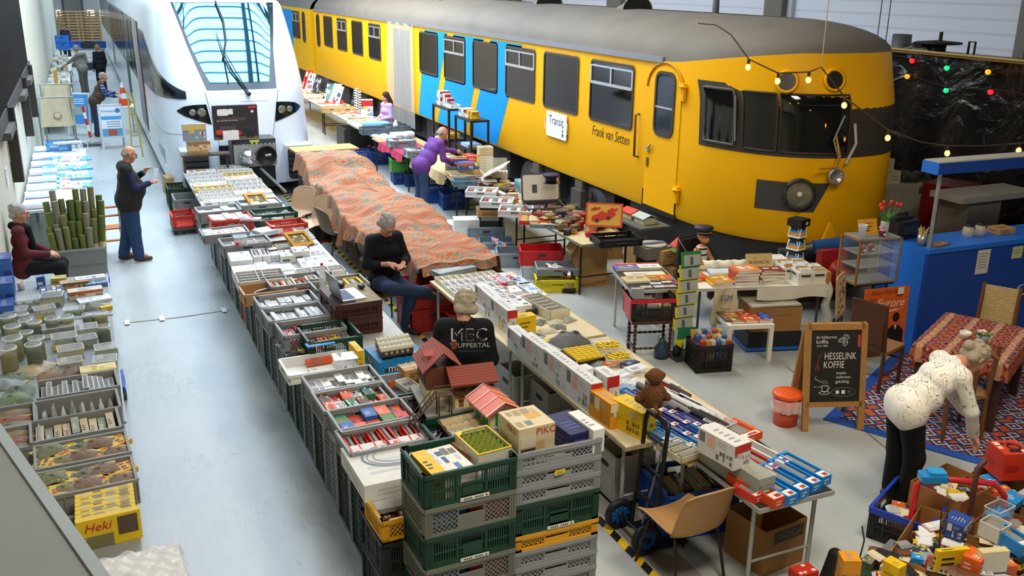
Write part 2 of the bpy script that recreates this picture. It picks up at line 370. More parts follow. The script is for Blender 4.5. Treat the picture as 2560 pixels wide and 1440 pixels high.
 # left wall fittings: slatted dark windows
sl=MB()
for k in range(60):sl.box(-1.125,12.6+k*.19,2.3,-1.08,12.6+k*.19+.05,4.4,'#24211f')
sl.box(-1.129,12.4,2.1,-1.06,24.3,2.3,'#39342f');sl.box(-1.129,12.4,4.4,-1.06,24.3,4.5,'#2a2623');sl.box(-1.129,12.4,2.3,-1.126,24.3,4.4,'#4a463f')
struct('window_8',sl)
for i,y in enumerate((15.6,20.2,23.)):
 t=MB();t.box(-1.129,y,1.2,-.98,y+.22,2.3,'#2f2925');t.box(-1.129,y-1.2,2.0,-.98,y+.2,2.1,'#55504a');struct('trim_%d'%(10+i),t)
pp=[(22,372,'white paper notice on the left wall, higher of the two',.26,.36),(17,440,'white direction notice with an arrow on the left wall, lower of the two',.36,.26)]
for i,(px,py,lb,w_,h_)in enumerate(pp):
 p=onx(px,py,-1.125);t=MB();t.box(0,-w_/2,-h_/2,.004,w_/2,h_/2,'#e9ecf2')
 tf=MT((.005,0,0))@Matrix.Rotation(PI/2,4,'Z')@RX90
 if i:
  t.text('Ausstellung',.05,'#333333',tf@MT((0,.08,0)));t.text('Kinderspielzeug',.04,'#333333',tf@MT((0,.03,0)))
  t.prism([(-.1,-.1),(-.08,-.1),(-.08,-.03),(-.06,-.03),(-.09,0),(-.12,-.03),(-.1,-.03)],.001,'#333333',tf)
 else:
  for k in range(7):t.box(.004,-.1,.1-k*.035,.005,.02+.08*((k*7)%3)/3,.106-k*.035,'#7d86a0')
 tag(t.bld('paper_notice',None,p),lb,'notice','paper notices')
 # steel ledge of the gallery the photo is taken from (near left corner)
g=MB();a,b=at(-12,1078,3.45),at(262,1470,3.45);d=(b-a).normalized();nn=Vector((d.y,-d.x,0))
tf=Matrix(((d.x,-nn.x,0,a.x),(d.y,-nn.y,0,a.y),(0,0,1,3.45),(0,0,0,1)))
g.prism([(-2.2,-1.0),(2.5,-1.0),(2.5,0),(-2.2,0)],-.03,C('#82878a',.35,.3),tf);g.box(-2.2,-.004,-.1,2.5,.012,.004,C('#9ba7ae',.3,.3),tf);struct('trim_14',g)
# ---------------------------------------------------------------- yellow railcar
YX,YC,YF,YW=7.55,8.95,9.12,1.40
m_yel=C('#f5b500',.45,0,.05,1.2,0,0,.22);m_blue=C('#0595e4',.45,0,.03,9,0,0,.2);m_roof=C('#6f6a62',.75,0,.22,1.6);m_dk=C('#2a2a2b',.5)
m_glass=C('#0d0c0b',.06,0,0,9,0,0,.6);m_rub=C('#3b3833',.5);m_alu=C('#c8cacb',.3,.6,.03)
def plan(hw,yf,L,n,cx,yback,ns=40,m=10):
 """plan outline: left side from the back, round the nose, back along the right side"""
 pts=[(cx-hw,yback+(yf+L-yback)*k/m)for k in range(m)]
 for k in range(ns+1):
  th=PI/2-PI*k/ns;c,s=cos(th),sin(th)
  pts.append((cx-hw*math.copysign(abs(s)**(2/n),s),yf+L-L*abs(c)**(2/n)))
 return pts+[(cx+hw,yf+L+(yback-yf-L)*k/m)for k in range(1,m+1)]
car=thg('railcar','yellow railcar with blue slanted stripes and a rounded driver cab','train',(YC,21,0))
def P0(mb,name,par,org):
 """build with world-space vertices under a parent at org"""
 o=mb.bld(name,par);o.location=(-org[0],-org[1],-org[2]);return o
YO=(YC,21,0)
def loft(mb,rows,mat):
 V=[(x,y,z)for pts,z in rows for x,y in pts]if not callable(rows[0][1])else[(x,y,zf(x,y))for pts,zf in rows for x,y in pts]
 n=len(rows[0][0]);F=[(j*n+i,j*n+i+1,(j+1)*n+i+1,(j+1)*n+i)for j in range(len(rows)-1)for i in range(n-1)]
 mb.add(V,F,mat,None,True)
YB=33.75
def zroof(x,y):return 3.1+.24*max(0,min(1,(11.3-y)/1.8))
b=MB()
loft(b,[(plan(YW-.03,YF+.06,2.1,2.4,YC,YB),lambda x,y:.92),(plan(YW,YF,2.1,2.4,YC,YB),lambda x,y:1.0),(plan(YW,YF,2.1,2.4,YC,YB),lambda x,y:2.0),(plan(YW,YF+.05,2.1,2.4,YC,YB),lambda x,y:2.7),(plan(YW-.005,YF+.22,2.05,2.4,YC,YB),zroof)],m_yel)
b.poly([(YC-YW,YB,.92),(YC+YW,YB,.92),(YC+YW,YB,3.1),(YC-YW,YB,3.1)],m_yel)
P0(b,'body_shell',car,YO)
b=MB();rows=[]
for k in range(9):
 a=PI/2*k/8;c=cos(a);rows.append((plan((YW-.005)*max(c,.02)**.75,YF+.22+1.3*(1-c)**1.0*.9,2.05,2.4,YC,YB),(lambda a:(lambda x,y:zroof(x,y)+(3.72-zroof(x,y))*sin(a)))(a)))
loft(b,rows,m_roof)
for s in(-1,):b.box(YX-.03,11.6,3.07,YX+.04,YB,3.15,C('#8d8f95',.4,.3))
P0(b,'roof',car,YO)
b=MB();nose=[q for q in plan(YW-.06,YF+.1,2.1,2.4,YC,12.4)]
loft(b,[(nose,.22),(nose,.93)],m_dk);P0(b,'dark_skirt',car,YO)
b=MB();b.box(YX+.35,11.5,.25,YC+1.1,YB-.3,.9,'#1c1a19')
for k in range(9):b.box(YX+.12,13.0+k*2.1,.35,YX+.45,13.9+k*2.1,.88,C('#2e2a27',.7))
P0(b,'underframe',car,YO)
for i,y0 in enumerate((13.6,16.2,29)):
 b=MB();b.lathe([(0,0),(.42,0),(.44,.05),(.44,.12),(0,.12)],'#2a2725',24,T(YX+.1,y0,.45,0,0,PI/2));b.lathe([(0,0),(.12,0),(.12,.2),(0,.2)],'#4a443e',14,T(YX-.02,y0,.45,0,0,PI/2));P0(b,'wheel',car,YO)
for y0 in(13.9,15.6):
 b=MB();b.box(YX-.02,y0,.45,YX+.2,y0+.36,.75,C('#4a433c',.7));b.box(YX+.02,y0+.05,.75,YX+.18,y0+.3,.9,'#5d554c');b.tube([(YX+.05,y0-.25+.03*sin(t*2.5),.4+.02*t)for t in range(20)],.03,'#3a342f',6);P0(b,'axle_box',car,YO)
tfS=lambda y,z:Matrix(((0,0,-1,YX),(-1,0,0,y),(0,1,0,z),(0,0,0,1)))
# blue stripes
def sidepoly(px):
 return[onx(x,y,YX)for x,y in px]
def stripe(yt0,yt1,yb0,yb1):
 b=MB();b.add([(YX-.004,y,z)for y,z in((yt0,3.02),(yt1,3.02),(yb1,.96),(yb0,.96))],[(0,1,2,3)],m_blue);P0(b,'blue_stripe',car,YO)
stripe(22.0,20.45,22.55,21.45);stripe(20.05,18.3,21.15,19.35);stripe(17.95,16.42,19.05,17.6)
def side_window(y,z0,z1,w,slide,parent=car,org=YO,x=YX,narrow=False):
 h=z1-z0;tf=Matrix(((0,0,-1,x),(-1,0,0,y),(0,1,0,(z0+z1)/2),(0,0,0,1)))
 r=.05 if not narrow else min(w/2-.01,.14)
 f=MB();f.ring(rrect(w+.07,h+.07,r+.03),rrect(w,h,r),.02,m_rub,tf);f.prism(rrect(w+.12,h+.12,r+.05),.004,C('#c88f00',.4),tf)
 o=P0(f,'window',parent,org)
 g=MB();g.prism(rrect(w,h,r),.008,m_glass,tf);gg=g.bld('pane',o)
 if slide:
  a=MB();a.box(-w/2,h*.12,.008,w/2,h*.17,.03,m_alu,tf);a.box(-w/2,h*.43,.008,w/2,h*.46,.03,m_alu,tf);a.box(-.02,h*.14,.008,.02,h*.45,.028,m_alu,tf)
  for s in(-1,1):a.box(s*w/2-.02,h*.14,.008,s*w/2+.02,h*.45,.028,m_alu,tf)
  a.bld('sliding_vent',o)
for(yl,yr,sl)in((13.72,12.38,1),(15.46,14.15,0),(17.16,15.84,1),(18.89,17.6,0),(20.64,19.36,1),(22.37,21.1,0)):
 side_window((yl+yr)/2,2.04,2.93,yl-yr-.05,sl)
for px,w,sl in((937,1.2,1),(894,1.2,0),(856,1.2,1),(822,1.2,0)):
 p=onx(px,100,YX);side_window(p.y,2.04,2.93,1.1,sl)
p=onx(796,72,YX);side_window(p.y,1.95,2.95,.4,0,car,YO,YX,True)
# plastic film over the middle door
def m_film(nt,b,tc):
 n=nt.nodes.new('ShaderNodeTexNoise');n.inputs['Scale'].default_value=2.;mp=nt.nodes.new('ShaderNodeMapping');mp.inputs['Scale'].default_value=(1,7,.6)
 nt.links.new(tc.outputs['Object'],mp.inputs[0]);nt.links.new(mp.outputs[0],n.inputs['Vector'])
 bp=nt.nodes.new('ShaderNodeBump');bp.inputs['Strength'].default_value=.8;bp.inputs['Distance'].default_value=.1;nt.links.new(n.outputs['Fac'],bp.inputs['Height']);nt.links.new(bp.outputs[0],b.inputs['Normal'])
 b.inputs['Base Color'].default_value=(.75,.73,.68,1);b.inputs['Alpha'].default_value=.38
m_f=nodemat('film',m_film,.25)
b=MB();b.box(YX-.006,23.15,1.0,YX-.001,24.55,2.95,C('#6e7072',.5));P0(b,'doorway_panel',car,YO)
b=MB();b.grid(lambda u,v:(YX-.03-.02*sin(u*19+v*2),22.75+u*2.2+.1*sin(v*4)*u,.55+v*2.55),30,20,m_f)
tag(link('plastic_film',b.mesh('plastic_film')),'clear plastic film taped over the middle door of the yellow railcar','film')
# door with rounded window
d=MB();tf=tfS(11.52,2.05);outer=[(-.42,-1.08),(.42,-1.08)]+[(.42*cos(a),.62+.36*sin(a))for a in lsp(0,PI,13)]
d.prism(outer,.012,m_yel,tf);d.tube([tf@Vector((x*1.12,y*1.02+.03,.012))for x,y in outer[2:]],.014,C('#c28a00',.4),6)
do=P0(d,'door',car,YO)
w=MB();tf2=tfS(11.5,2.5);w.ring(rrect(.52,.92,.14),rrect(.44,.84,.11),.03,m_rub,tf2);w.prism(rrect(.44,.84,.1),.016,C('#2f3942',.08),tf2)
for k in range(5):w.box(-.2,.36-k*.11,.016,.2,.364-k*.11,.018,'#59646e',tf2)
w.box(-.22,-.06,.016,.22,-.035,.03,m_alu,tf2);w.bld('door_window',do)
h=MB();h.tube([(YX-.005,12.18,2.28),(YX-.07,12.18,2.27),(YX-.07,12.16,1.65),(YX-.005,12.16,1.64)],.018,'#5a3a10',8);h.bld('grab_rail',do)
h=MB();h.box(YX-.05,11.83,1.78,YX-.013,11.9,1.84,m_alu);h.rod((YX-.04,11.86,1.82),(YX-.05,11.74,1.9),.014,m_alu);h.box(YX-.03,11.84,1.55,YX-.013,11.89,1.68,'#6d5a2a');h.bld('door_handle',do)
for z in(2.72,1.28):
 h=MB();h.box(YX-.05,11.0,z-.12,YX-.005,11.1,z+.12,m_yel);h.lathe([(0,0),(.06,0),(.06,.03),(0,.03)],m_yel,12,T(YX-.04,11.03,z+.06));h.bld('hinge',do)
 # open step recess with dark
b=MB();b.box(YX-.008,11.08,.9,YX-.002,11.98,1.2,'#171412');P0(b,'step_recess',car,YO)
# lettering on the side
b=MB();b.text('Frank van Setten',.235,'#3a2a08',tfS(13.03,1.83)@MT((0,0,.002)),.25,.0015,.75);P0(b,'lettering',car,YO)
b=MB();tf=Matrix(((0,0,-1,YX-.03),(-1,0,0,14.86),(0,1,0,1.74),(0,0,0,1)))
b.prism(rrect(.78,.44,.02),.012,'#f1f2f4',tf);b.text('Transit',.22,'#2b2b33',tf@MT((.0,.07,.0125)),0,.001,.9)
for k,(r_,h_)in enumerate(((.022,'#4a4f66'),(.027,'#3c7fd0'),(.034,'#8a2f66'))):b.disc(r_,.0135,h_,14,tf@MT((.26,.0-.07*k,0)))
for s in(-1,1):b.tube([tf@Vector((s*.39,-.1,.01)),tf@Vector((s*.43,-.1,.015)),tf@Vector((s*.43,.08,.015)),tf@Vector((s*.39,.08,.01))],.008,'#d8d8d8',6)
P0(b,'route_board',car,YO)
# cab front panels follow the nose: helper places a patch by plan angle and height
def noseP(th,z,off=0.,hw=YW,yf=YF,L=2.1,n=2.4,cx=YC):
 yf=yf+(.05*(z-2)/.7 if z>2 else 0)+(max(0,(z-2.7))*.34)
 c,s=cos(th),sin(th);x=cx-hw*math.copysign(abs(s)**(2/n),s);y=yf+L-L*abs(c)**(2/n)
 nx,ny=-math.copysign(abs(s)**(2-2/n),s)/hw,-abs(c)**(2-2/n)/L;l=math.hypot(nx,ny)
 return Vector((x+off*nx/l,y+off*ny/l,z))
def nosepatch(mb,thA,thB,z0,z1,off,mat,r=0,nu=14,nv=8,slant=(0,0)):
 def f(u,v):
  z=z0+(z1-z0)*v;a=thA+slant[0]*v;bq=thB+slant[1]*v;return noseP(a+(bq-a)*u,z,off)
 mb.grid(f,nu,nv,mat)
def noseth(px,py):
 """plan angle and height of the nose surface seen at a pixel"""
 best=None
 for k in range(0,181):
  th=PI/2-PI*k/180;p=noseP(th,2.0);q=ray(px,py);t=p.y/q.y;e=abs(q.x*t-p.x)
  nd=(noseP(th,2.,.1)-p);vis=nd.x*q.x+nd.y*q.y<0
  if vis and(best is None or e<best[0]):best=(e,th,CAMH+q.z*t)
 return best[1],best[2]
band=MB()
thA,z_a=noseth(1758,236);thB=-1.45
zt,zb=2.92,2.06
nosepatch(band,thA,thB,zb,zt,.006,C('#3a342c',.5),0,40,6);P0(band,'window_band',car,YO)
t1,_=noseth(1768,300);t2,_=noseth(1842,300);t3,_=noseth(1866,300);t4,_=noseth(1950,300);t5,_=noseth(1952,300);t6,_=noseth(2126,300)
for nm,a,c,z0,z1,fr in(('cab_side_window',t1,t2,2.14,2.84,1),('windscreen',t3,t4,2.12,2.84,0),('windscreen',t5-.03,t6,2.12,2.84,0)):
 g=MB();nosepatch(g,a,c,z0,z1,.016,m_glass,0,14,6);o=P0(g,nm,car,YO)
 e=MB();th=[(a+(c-a)*k/10,z0)for k in range(11)]+[(c,z0+(z1-z0)*k/6)for k in range(1,7)]+[(c+(a-c)*k/10,z1)for k in range(1,11)]+[(a,z1+(z0-z1)*k/6)for k in range(1,6)]
 e.tube([noseP(q,z,.02)for q,z in th],.022 if fr else .016,'#4a463f'if fr else '#2a2620',6,None,True);e.bld('window_seal',o)
 if fr:
  e=MB();e.tube([noseP(c-.02,2.2,.05),noseP(c-.02,2.78,.05)],.012,'#777770',6);e.bld('latch_bar',o)
for px,py in((1991,207),(2105,203)):
 th,z=noseth(px,py);p=noseP(th,z,.05);n=(noseP(th,z,.15)-p).normalized()+V3(0,0,.22);R=n.to_track_quat('Z','Y').to_matrix().to_4x4();tf=MT(p)@R
 g=MB();g.lathe([(.10,0),(.15,.03),(.12,.045),(.11,.03)],m_yel,24,tf);g.disc(.112,.03,C('#2c2418',.3),24,tf);P0(g,'marker_light',car,YO)
 # lower headlamp plate
th1,z1=noseth(1893,450);th2,z2=noseth(2036,500)
g=MB();nosepatch(g,th1,th2,1.36,1.74,.008,C('#3b3b3a',.6),0,12,4,(0,-.12));P0(g,'headlamp_plate',car,YO)
th,z=noseth(1998,484);p=noseP(th,z);n=(noseP(th,z,.1)-p).normalized();tf=MT(p)@n.to_track_quat('Z','Y').to_matrix().to_4x4()
g=MB();g.lathe([(.2,0),(.205,.07),(.17,.085),(.165,.04)],'#2b2b29',28,tf);g.lathe([(0,.05),(.1,.055),(.165,.045)],C('#8d8875',.12,.4),24,tf);g.sph((0,0,.06),.04,C('#d8d2b8',.2),8,tf)
for k in range(6):g.box(-.02,-.205,.02,.02,-.17,.1,'#1c1c1b',tf@Matrix.Rotation(k*PI/3,4,'Z'))
P0(g,'headlamp',car,YO)
th,z=noseth(2076,436);p=noseP(th,z,.12);n=(noseP(th,z,.2)-p).normalized();tf=MT(p)@n.to_track_quat('Z','Y').to_matrix().to_4x4()
g=MB();g.lathe([(0,-.12),(.07,-.1),(.1,0),(.105,.02),(.085,.03),(.08,.01),(0,.0)],C('#b5b1a8',.25,.7),20,tf);P0(g,'headlamp',car,YO)
g=MB();a=noseP(th-.02,z,.03);g.tube([a+V3(-.05,0,.5),a+V3(-.02,-.08,.25),a+V3(-.1,-.1,.12),a+V3(-.28,-.02,.1)],.016,'#b07a10',6);P0(g,'lamp_bracket',car,YO)
th,z=noseth(2105,300);g=MB();g.tube([noseP(th,2.05,.06),noseP(th+.06,2.3,.07),noseP(th-.02,2.6,.07)],.012,'#8a8a80',6);g.tube([noseP(th-.05,2.0,.08),noseP(th-.12,2.25,.09),noseP(th-.1,2.5,.09)],.02,'#b9b6ae',6);P0(g,'windscreen_wiper',car,YO)
g=MB();th,z=noseth(2065,560);p=noseP(th,1.0);g.prism([(-.1,-.1),(.14,-.1),(.0,.14)],.05,m_yel,MT(p+V3(0,-.05,.1))@RX90);P0(g,'tow_lug',car,YO)
# coupling and hoses below the nose
a=ony(2035,618,8.95);b=ony(2135,605,8.85);g=MB();g.rod(a,b,.09,C('#1d4f8a',.4),14);g.tube([a,a+V3(-.15,.25,-.1),a+V3(-.3,.3,-.1)],.045,'#4a4844',8);g.tube([a+V3(-.1,.1,-.08),a+V3(0,.1,-.4),a+V3(.25,.2,-.5),a+V3(.4,.3,-.2)],.03,'#22201e',8);P0(g,'coupling',car,YO)
g=MB();g.lathe([(0,0),(.13,.02),(.15,.05),(.15,.08),(.06,.1),(.06,.3),(0,.3)],C('#c22a22',.35),20,T(8.42,8.75,.72,0,PI/2));g.box(8.2,8.75,.42,8.62,8.85,.98,'#a02018');P0(g,'red_buffer',car,YO)
# roof gear
for px,py in((1375,16),(1596,30)):
 p=onx(px,py,YC-.1);y=p.y;g=MB()
 g.grid(lambda u,v:(YC-.1+.3*cos(PI*u)*(1-.3*v),y+.02+v*.5,3.69+.24*sin(PI*u)*(1-v*.9)),12,4,m_roof);g.poly([(YC-.1+.28*cos(PI*k/12),y+.04,3.69+.2*sin(PI*k/12))for k in range(13)],'#1c1a18');P0(g,'roof_vent',car,YO)
p=onx(1787,50,YC);g=MB();g.lathe([(.055,0),(.05,.2),(.04,.24),(0,.25)],'#55585e',14,T(YC,p.y,3.70));P0(g,'roof_whistle',car,YO)
for px,py in((985,10),(1103,18)):
 p=onx(px,py,YX+.7);g=MB();g.tube([(YX+.7,p.y+.1,3.45),(YX+.7,p.y+.1,3.68),(YX+.7,p.y-.1,3.68),(YX+.7,p.y-.1,3.5)],.015,'#55534f',6);P0(g,'roof_hook',car,YO)
 # second car behind the gap
c2=thg('railcar','second yellow railcar coupled behind the striped one','train',(YC,44,0));CO=(YC,44,0)
b=MB();b.box(YX,34.3,.9,YC+YW,56,3.1,m_yel);P0(b,'body_shell',c2,CO)
b=MB();b.grid(lambda u,v:(YC-YW*cos(PI*u),34.3+v*21.7,3.1+.62*sin(PI*u)),16,2,m_roof);P0(b,'roof',c2,CO)
b=MB();b.box(YX-.004,34.3+3.2,1.0,YX-.001,34.3+6,3.0,m_blue);P0(b,'blue_stripe',c2,CO)
p=onx(760,63,YX);side_window(p.y,1.95,2.95,.4,0,c2,CO,YX,True);p=onx(741,60,YX);side_window(p.y,2.04,2.93,1.2,1,c2,CO)
b=MB();b.box(YX+.2,33.75,.8,YC+1.2,34.3,3.3,C('#141210',.7));P0(b,'gangway_bellows',c2,CO)
# ---------------------------------------------------------------- white railcar
WX,WW,WF=2.75,1.45,18.75
wt=thg('railcar','white streamlined railcar with a large sloping windscreen','train',(WX,30,0));WO=(WX,30,0)
m_wht=C('#dfe6f0',.22,0,.02);m_wgl=C('#101416',.12,0,0,9,0,0,.12);m_mir=C('#5f9ab5',.03,.95,0)
def wyf(z):return WF+(0 if z<1.0 else(z-1.0)*.24 if z<2.05 else .25+(z-2.05)*.88)
def whw(z):return WW-(.0 if z<2.2 else .07*((z-2.2)/1.2)**2)-(.02 if z<.5 else 0)
WL,WN=3.0,4.6
def wS(s,z,side=-1,off=0.):
 """point on the shell: s = distance behind the nose tip, side -1 left, 1 right"""
 t=max(0.,min(1.,(WL-s)/WL));hw=whw(z)
 x=hw*(1-t**WN)**(1/WN);return Vector((WX+side*(x+off),wyf(z)+s-(off if s<.3 else 0),z))
def wrow(z,hwm=1.,yo=0.):
 pts=[]
 for k in range(31):
  th=PI/2*(1-k/30.);c,s=cos(th),sin(th);pts.append((-whw(z)*hwm*s**(2/WN)if s>1e-6 else 0,wyf(z)+yo+WL-WL*c**(2/WN)))
 left=[(WX+x,y)for x,y in pts];right=[(2*WX-x,y)for x,y in reversed(left[:-1])]
 return[(left[0][0],62)]+left+right+[(right[-1][0],62)]
b=MB();zs=[.26,.34,.5,.8,1.0,1.25,1.5,1.75,2.05,2.3,2.6,2.9,3.2,3.45,3.6]
rows=[(wrow(z),(lambda z:(lambda x,y:z))(z))for z in zs]
for k in range(1,7):
 a=PI/2*k/6;rows.append((wrow(3.6,max(.02,cos(a)**.8),1.6*(1-cos(a))+.3*sin(a)),(lambda a:(lambda x,y:3.6+.28*sin(a)))(a)))
loft(b,rows,m_wht);P0(b,'body_shell',wt,WO)
# windscreen with dark surround
def wx_y(x,z):
 hw=whw(z);q=min(.999,abs(x)/hw);t=(1-q**WN)**(1/WN);return wyf(z)+WL*(1-t)
def wpatch(mb,zl,mat,off,nu=18,nv=14):
 z0,z1=zl[0][0],zl[-1][0]
 def lr(z):
  for(za,la,ra),(zb,lb_,rb)in zip(zl,zl[1:]):
   if z<=zb+1e-6:t=(z-za)/(zb-za);return la+(lb_-la)*t,ra+(rb-ra)*t
  return zl[-1][1:]
 def f(u,v):
  z=z0+(z1-z0)*v;l,r=lr(z);x=l+(r-l)*u;return(WX+x,wx_y(x,z)-off*.75,z+off*.66)
 mb.grid(f,nu,nv,mat)
b=MB();wpatch(b,[(2.08,-.62,.70),(2.8,-.82,.80),(3.66,-1.0,1.02)],C('#1c2a34',.2),.006)
o=P0(b,'windscreen_surround',wt,WO)
g=MB();wpatch(g,[(2.2,-.53,.58),(2.35,-.6,.62),(2.8,-.76,.74),(3.64,-.95,.93)],m_mir,.014);g.bld('windscreen',o)
b=MB()
def wf(x,z,off=.04):return Vector((WX+x,wx_y(x,z)-off,z+off*.6))
b.tube([wf(.12,1.98),wf(-.12,2.42,.06),wf(-.2,2.72,.07),wf(-.26,3.1,.05)],[.016,.014,.012,.006],'#10151a',6);b.tube([wf(.16,1.98),wf(-.05,2.42,.07),wf(-.18,2.74,.07)],.010,'#10151a',6)
b.tube([wf(-.22,2.62,.06),wf(-.1,2.95,.05),wf(-.08,3.3,.05),wf(-.16,3.66,.05)],.02,'#141b20',6);b.sph(wf(.14,1.97,.06),.045,'#15191c');b.tube([wf(-.2,2.7,.06),wf(-.2,2.2,.05)],.01,'#10151a',6);P0(b,'windscreen_wiper',wt,WO)
# headlights
for sd,cx_ in((-1,-.86),(1,.86)):
 lo=[(-.32,.0),(-.2,-.07),(-.05,-.12),(.10,-.17),(.26,-.22)];hi=[(-.32,.03),(-.2,.11),(-.05,.14),(.10,.15),(.20,.15)]
 def f(u,v):
  q=u*3.999;i=int(q);t=q-i;x=[lo[i][k]+(lo[i+1][k]-lo[i][k])*t for k in(0,1)];y=[hi[i][k]+(hi[i+1][k]-hi[i][k])*t for k in(0,1)];X=cx_-sd*(x[0]+(y[0]-x[0])*v);z=1.68+x[1]+(y[1]-x[1])*v;return(WX+X,wx_y(X,z)-.014,z)
 b=MB();b.grid(f,16,6,C('#16181a',.1));o=P0(b,'headlight',wt,WO)
 for k,(x,r)in enumerate(((-.06,.065),(.1,.085))):
  X=cx_-sd*x;l=MB();l.lathe([(0,.02),(r*.7,.016),(r,.0)],C('#8f8c7d',.1,.5),18,MT((WX+X,wx_y(X,1.68)-.02,1.68))@RX90@Matrix.Rotation(sd*.35,4,'Y'));l.bld('lens',o)
  # side windows: tapered cab window, then the dark band
def wside(mb,s0,s1,zb,zt,off,mat,side=-1,n=26):
 def f(u,v):
  s=s0+(s1-s0)*u*u;a,c=zb(s),zt(s);return wS(s,a+(c-a)*v,side,off)
 mb.grid(f,n,6,mat)
b=MB();wside(b,.12,5.0,lambda s:1.93-.03*s,lambda s:1.97+1.0*min(1,s/3.4)**.7,.012,C('#2a3136',.15));o=P0(b,'cab_side_window',wt,WO)
b=MB();wside(b,.28,4.8,lambda s:1.98-.03*s,lambda s:1.98+.93*min(1,(s-.2)/3.4)**.7,.018,m_wgl);b.bld('pane',o)
for i,(s0,s1,h)in enumerate(((5.3,5.7,'#7a2a24'),(5.75,6.2,'#9aa3a8'),(6.3,7.6,'#8d9498'),(12,13.4,'#3c6a58'),(24,25.4,'#8d9498'))):
 b=MB();wside(b,s0,s1,lambda s:.4,lambda s:3.1,.012,C(h,.6,0,.1,9,0,0,.05),-1,2);P0(b,'side_door',wt,WO)
for i in range(9):
 s0=7.9+i*1.9+(.6 if i>1 else 0);b=MB();wside(b,s0,s0+1.6,lambda s:1.7,lambda s:3.0,.016,m_wgl,-1,2);P0(b,'side_window',wt,WO)
b=MB();wside(b,5.2,40,lambda s:1.6,lambda s:3.1,.008,C('#39454c',.2),-1,40);P0(b,'window_band',wt,WO)
# lower bumpers, anti-climber pads, coupler
for sd in(-1,1):
 b=MB();b.box(WX+sd*.98-.26,WF-.2,.34,WX+sd*.98+.26,WF+.3,1.02,C('#c6cbd2',.3));b.prism(rrect(.46,.62,.08),.02,'#22262a',MT((WX+sd*.98,WF-.2,.68))@RX90);o=P0(b,'buffer_pad',wt,WO)
 for k in range(5):q=MB();q.prism(rrect(.44,.085,.035),.07,C('#34373a',.5),MT((WX+sd*.98,WF-.215,.46+k*.105))@RX90);q.bld('rib',o)
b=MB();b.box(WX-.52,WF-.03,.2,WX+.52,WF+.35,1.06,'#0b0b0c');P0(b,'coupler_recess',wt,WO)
b=MB();m_st=C('#a6a9a6',.4,.4);y=17.95
b.box(WX-.38,y,.80,WX+.42,y+.5,1.28,'#33383a');b.box(WX-.36,y-.06,.78,WX+.40,y,1.2,m_st);b.lathe([(0,-.26),(.09,-.24),(.16,-.08),(.17,0)],C('#cfd3d4',.15,.9),24,MT((WX-.12,y-.06,.98))@RX90@Matrix.Scale(-1,4,(0,0,1)))
b.lathe([(.19,0),(.19,.06),(.16,.06),(.16,.01),(0,.01)],'#17181a',24,MT((WX+.22,y-.06,.98))@RX90);b.rod((WX+.2,y-.1,.98),(WX+.3,y-.14,1.0),.025,m_st)
for k in range(9):b.sph((WX-.3+.08*k,y-.06,1.22),.022,'#26292b',6)
b.box(WX-.06,y-.02,1.2,WX+.12,y+.02,1.27,'#c8d05a');b.box(WX-.62,y-.05,.79,WX-.2,y+.02,.83,m_st);b.rod((WX+.1,y-.05,.74),(WX+.5,y-.3,.3),.03,'#7b7f80');P0(b,'coupler',wt,WO)
V,F=text_mesh('breng');q=[]
for x,yy,z in V:
 p=wS(1.7-x*.42,.78+yy*.42,-1,.012);q.append(tuple(p))
b=MB();b.add(q,[f[::1]for f in F],'#2f8f98');P0(b,'lettering',wt,WO)
b=MB()
b.tube([wS(s,1.28-.06*min(1,s),-1,.003)for s in lsp(.05,6,30)],.008,'#8d96a0',5);[b.tube([wf(x0+(x1-x0)*t,2.05-t*.98,.002)for t in lsp(0,1,8)],.007,'#8d98a6',4)for x0,x1 in((-.66,-.5),(.72,.5))];b.tube([wf(x,z,.002)for x,z in((-.02,2.0),(.5,2.0),(.5,1.86),(-.02,1.86))],.004,'#a9b2bc',4,None,True);P0(b,'seam',wt,WO)
b=MB();b.box(WX-1.2,19.6,.02,WX+1.2,61.5,.3,'#141414');P0(b,'underframe',wt,WO)
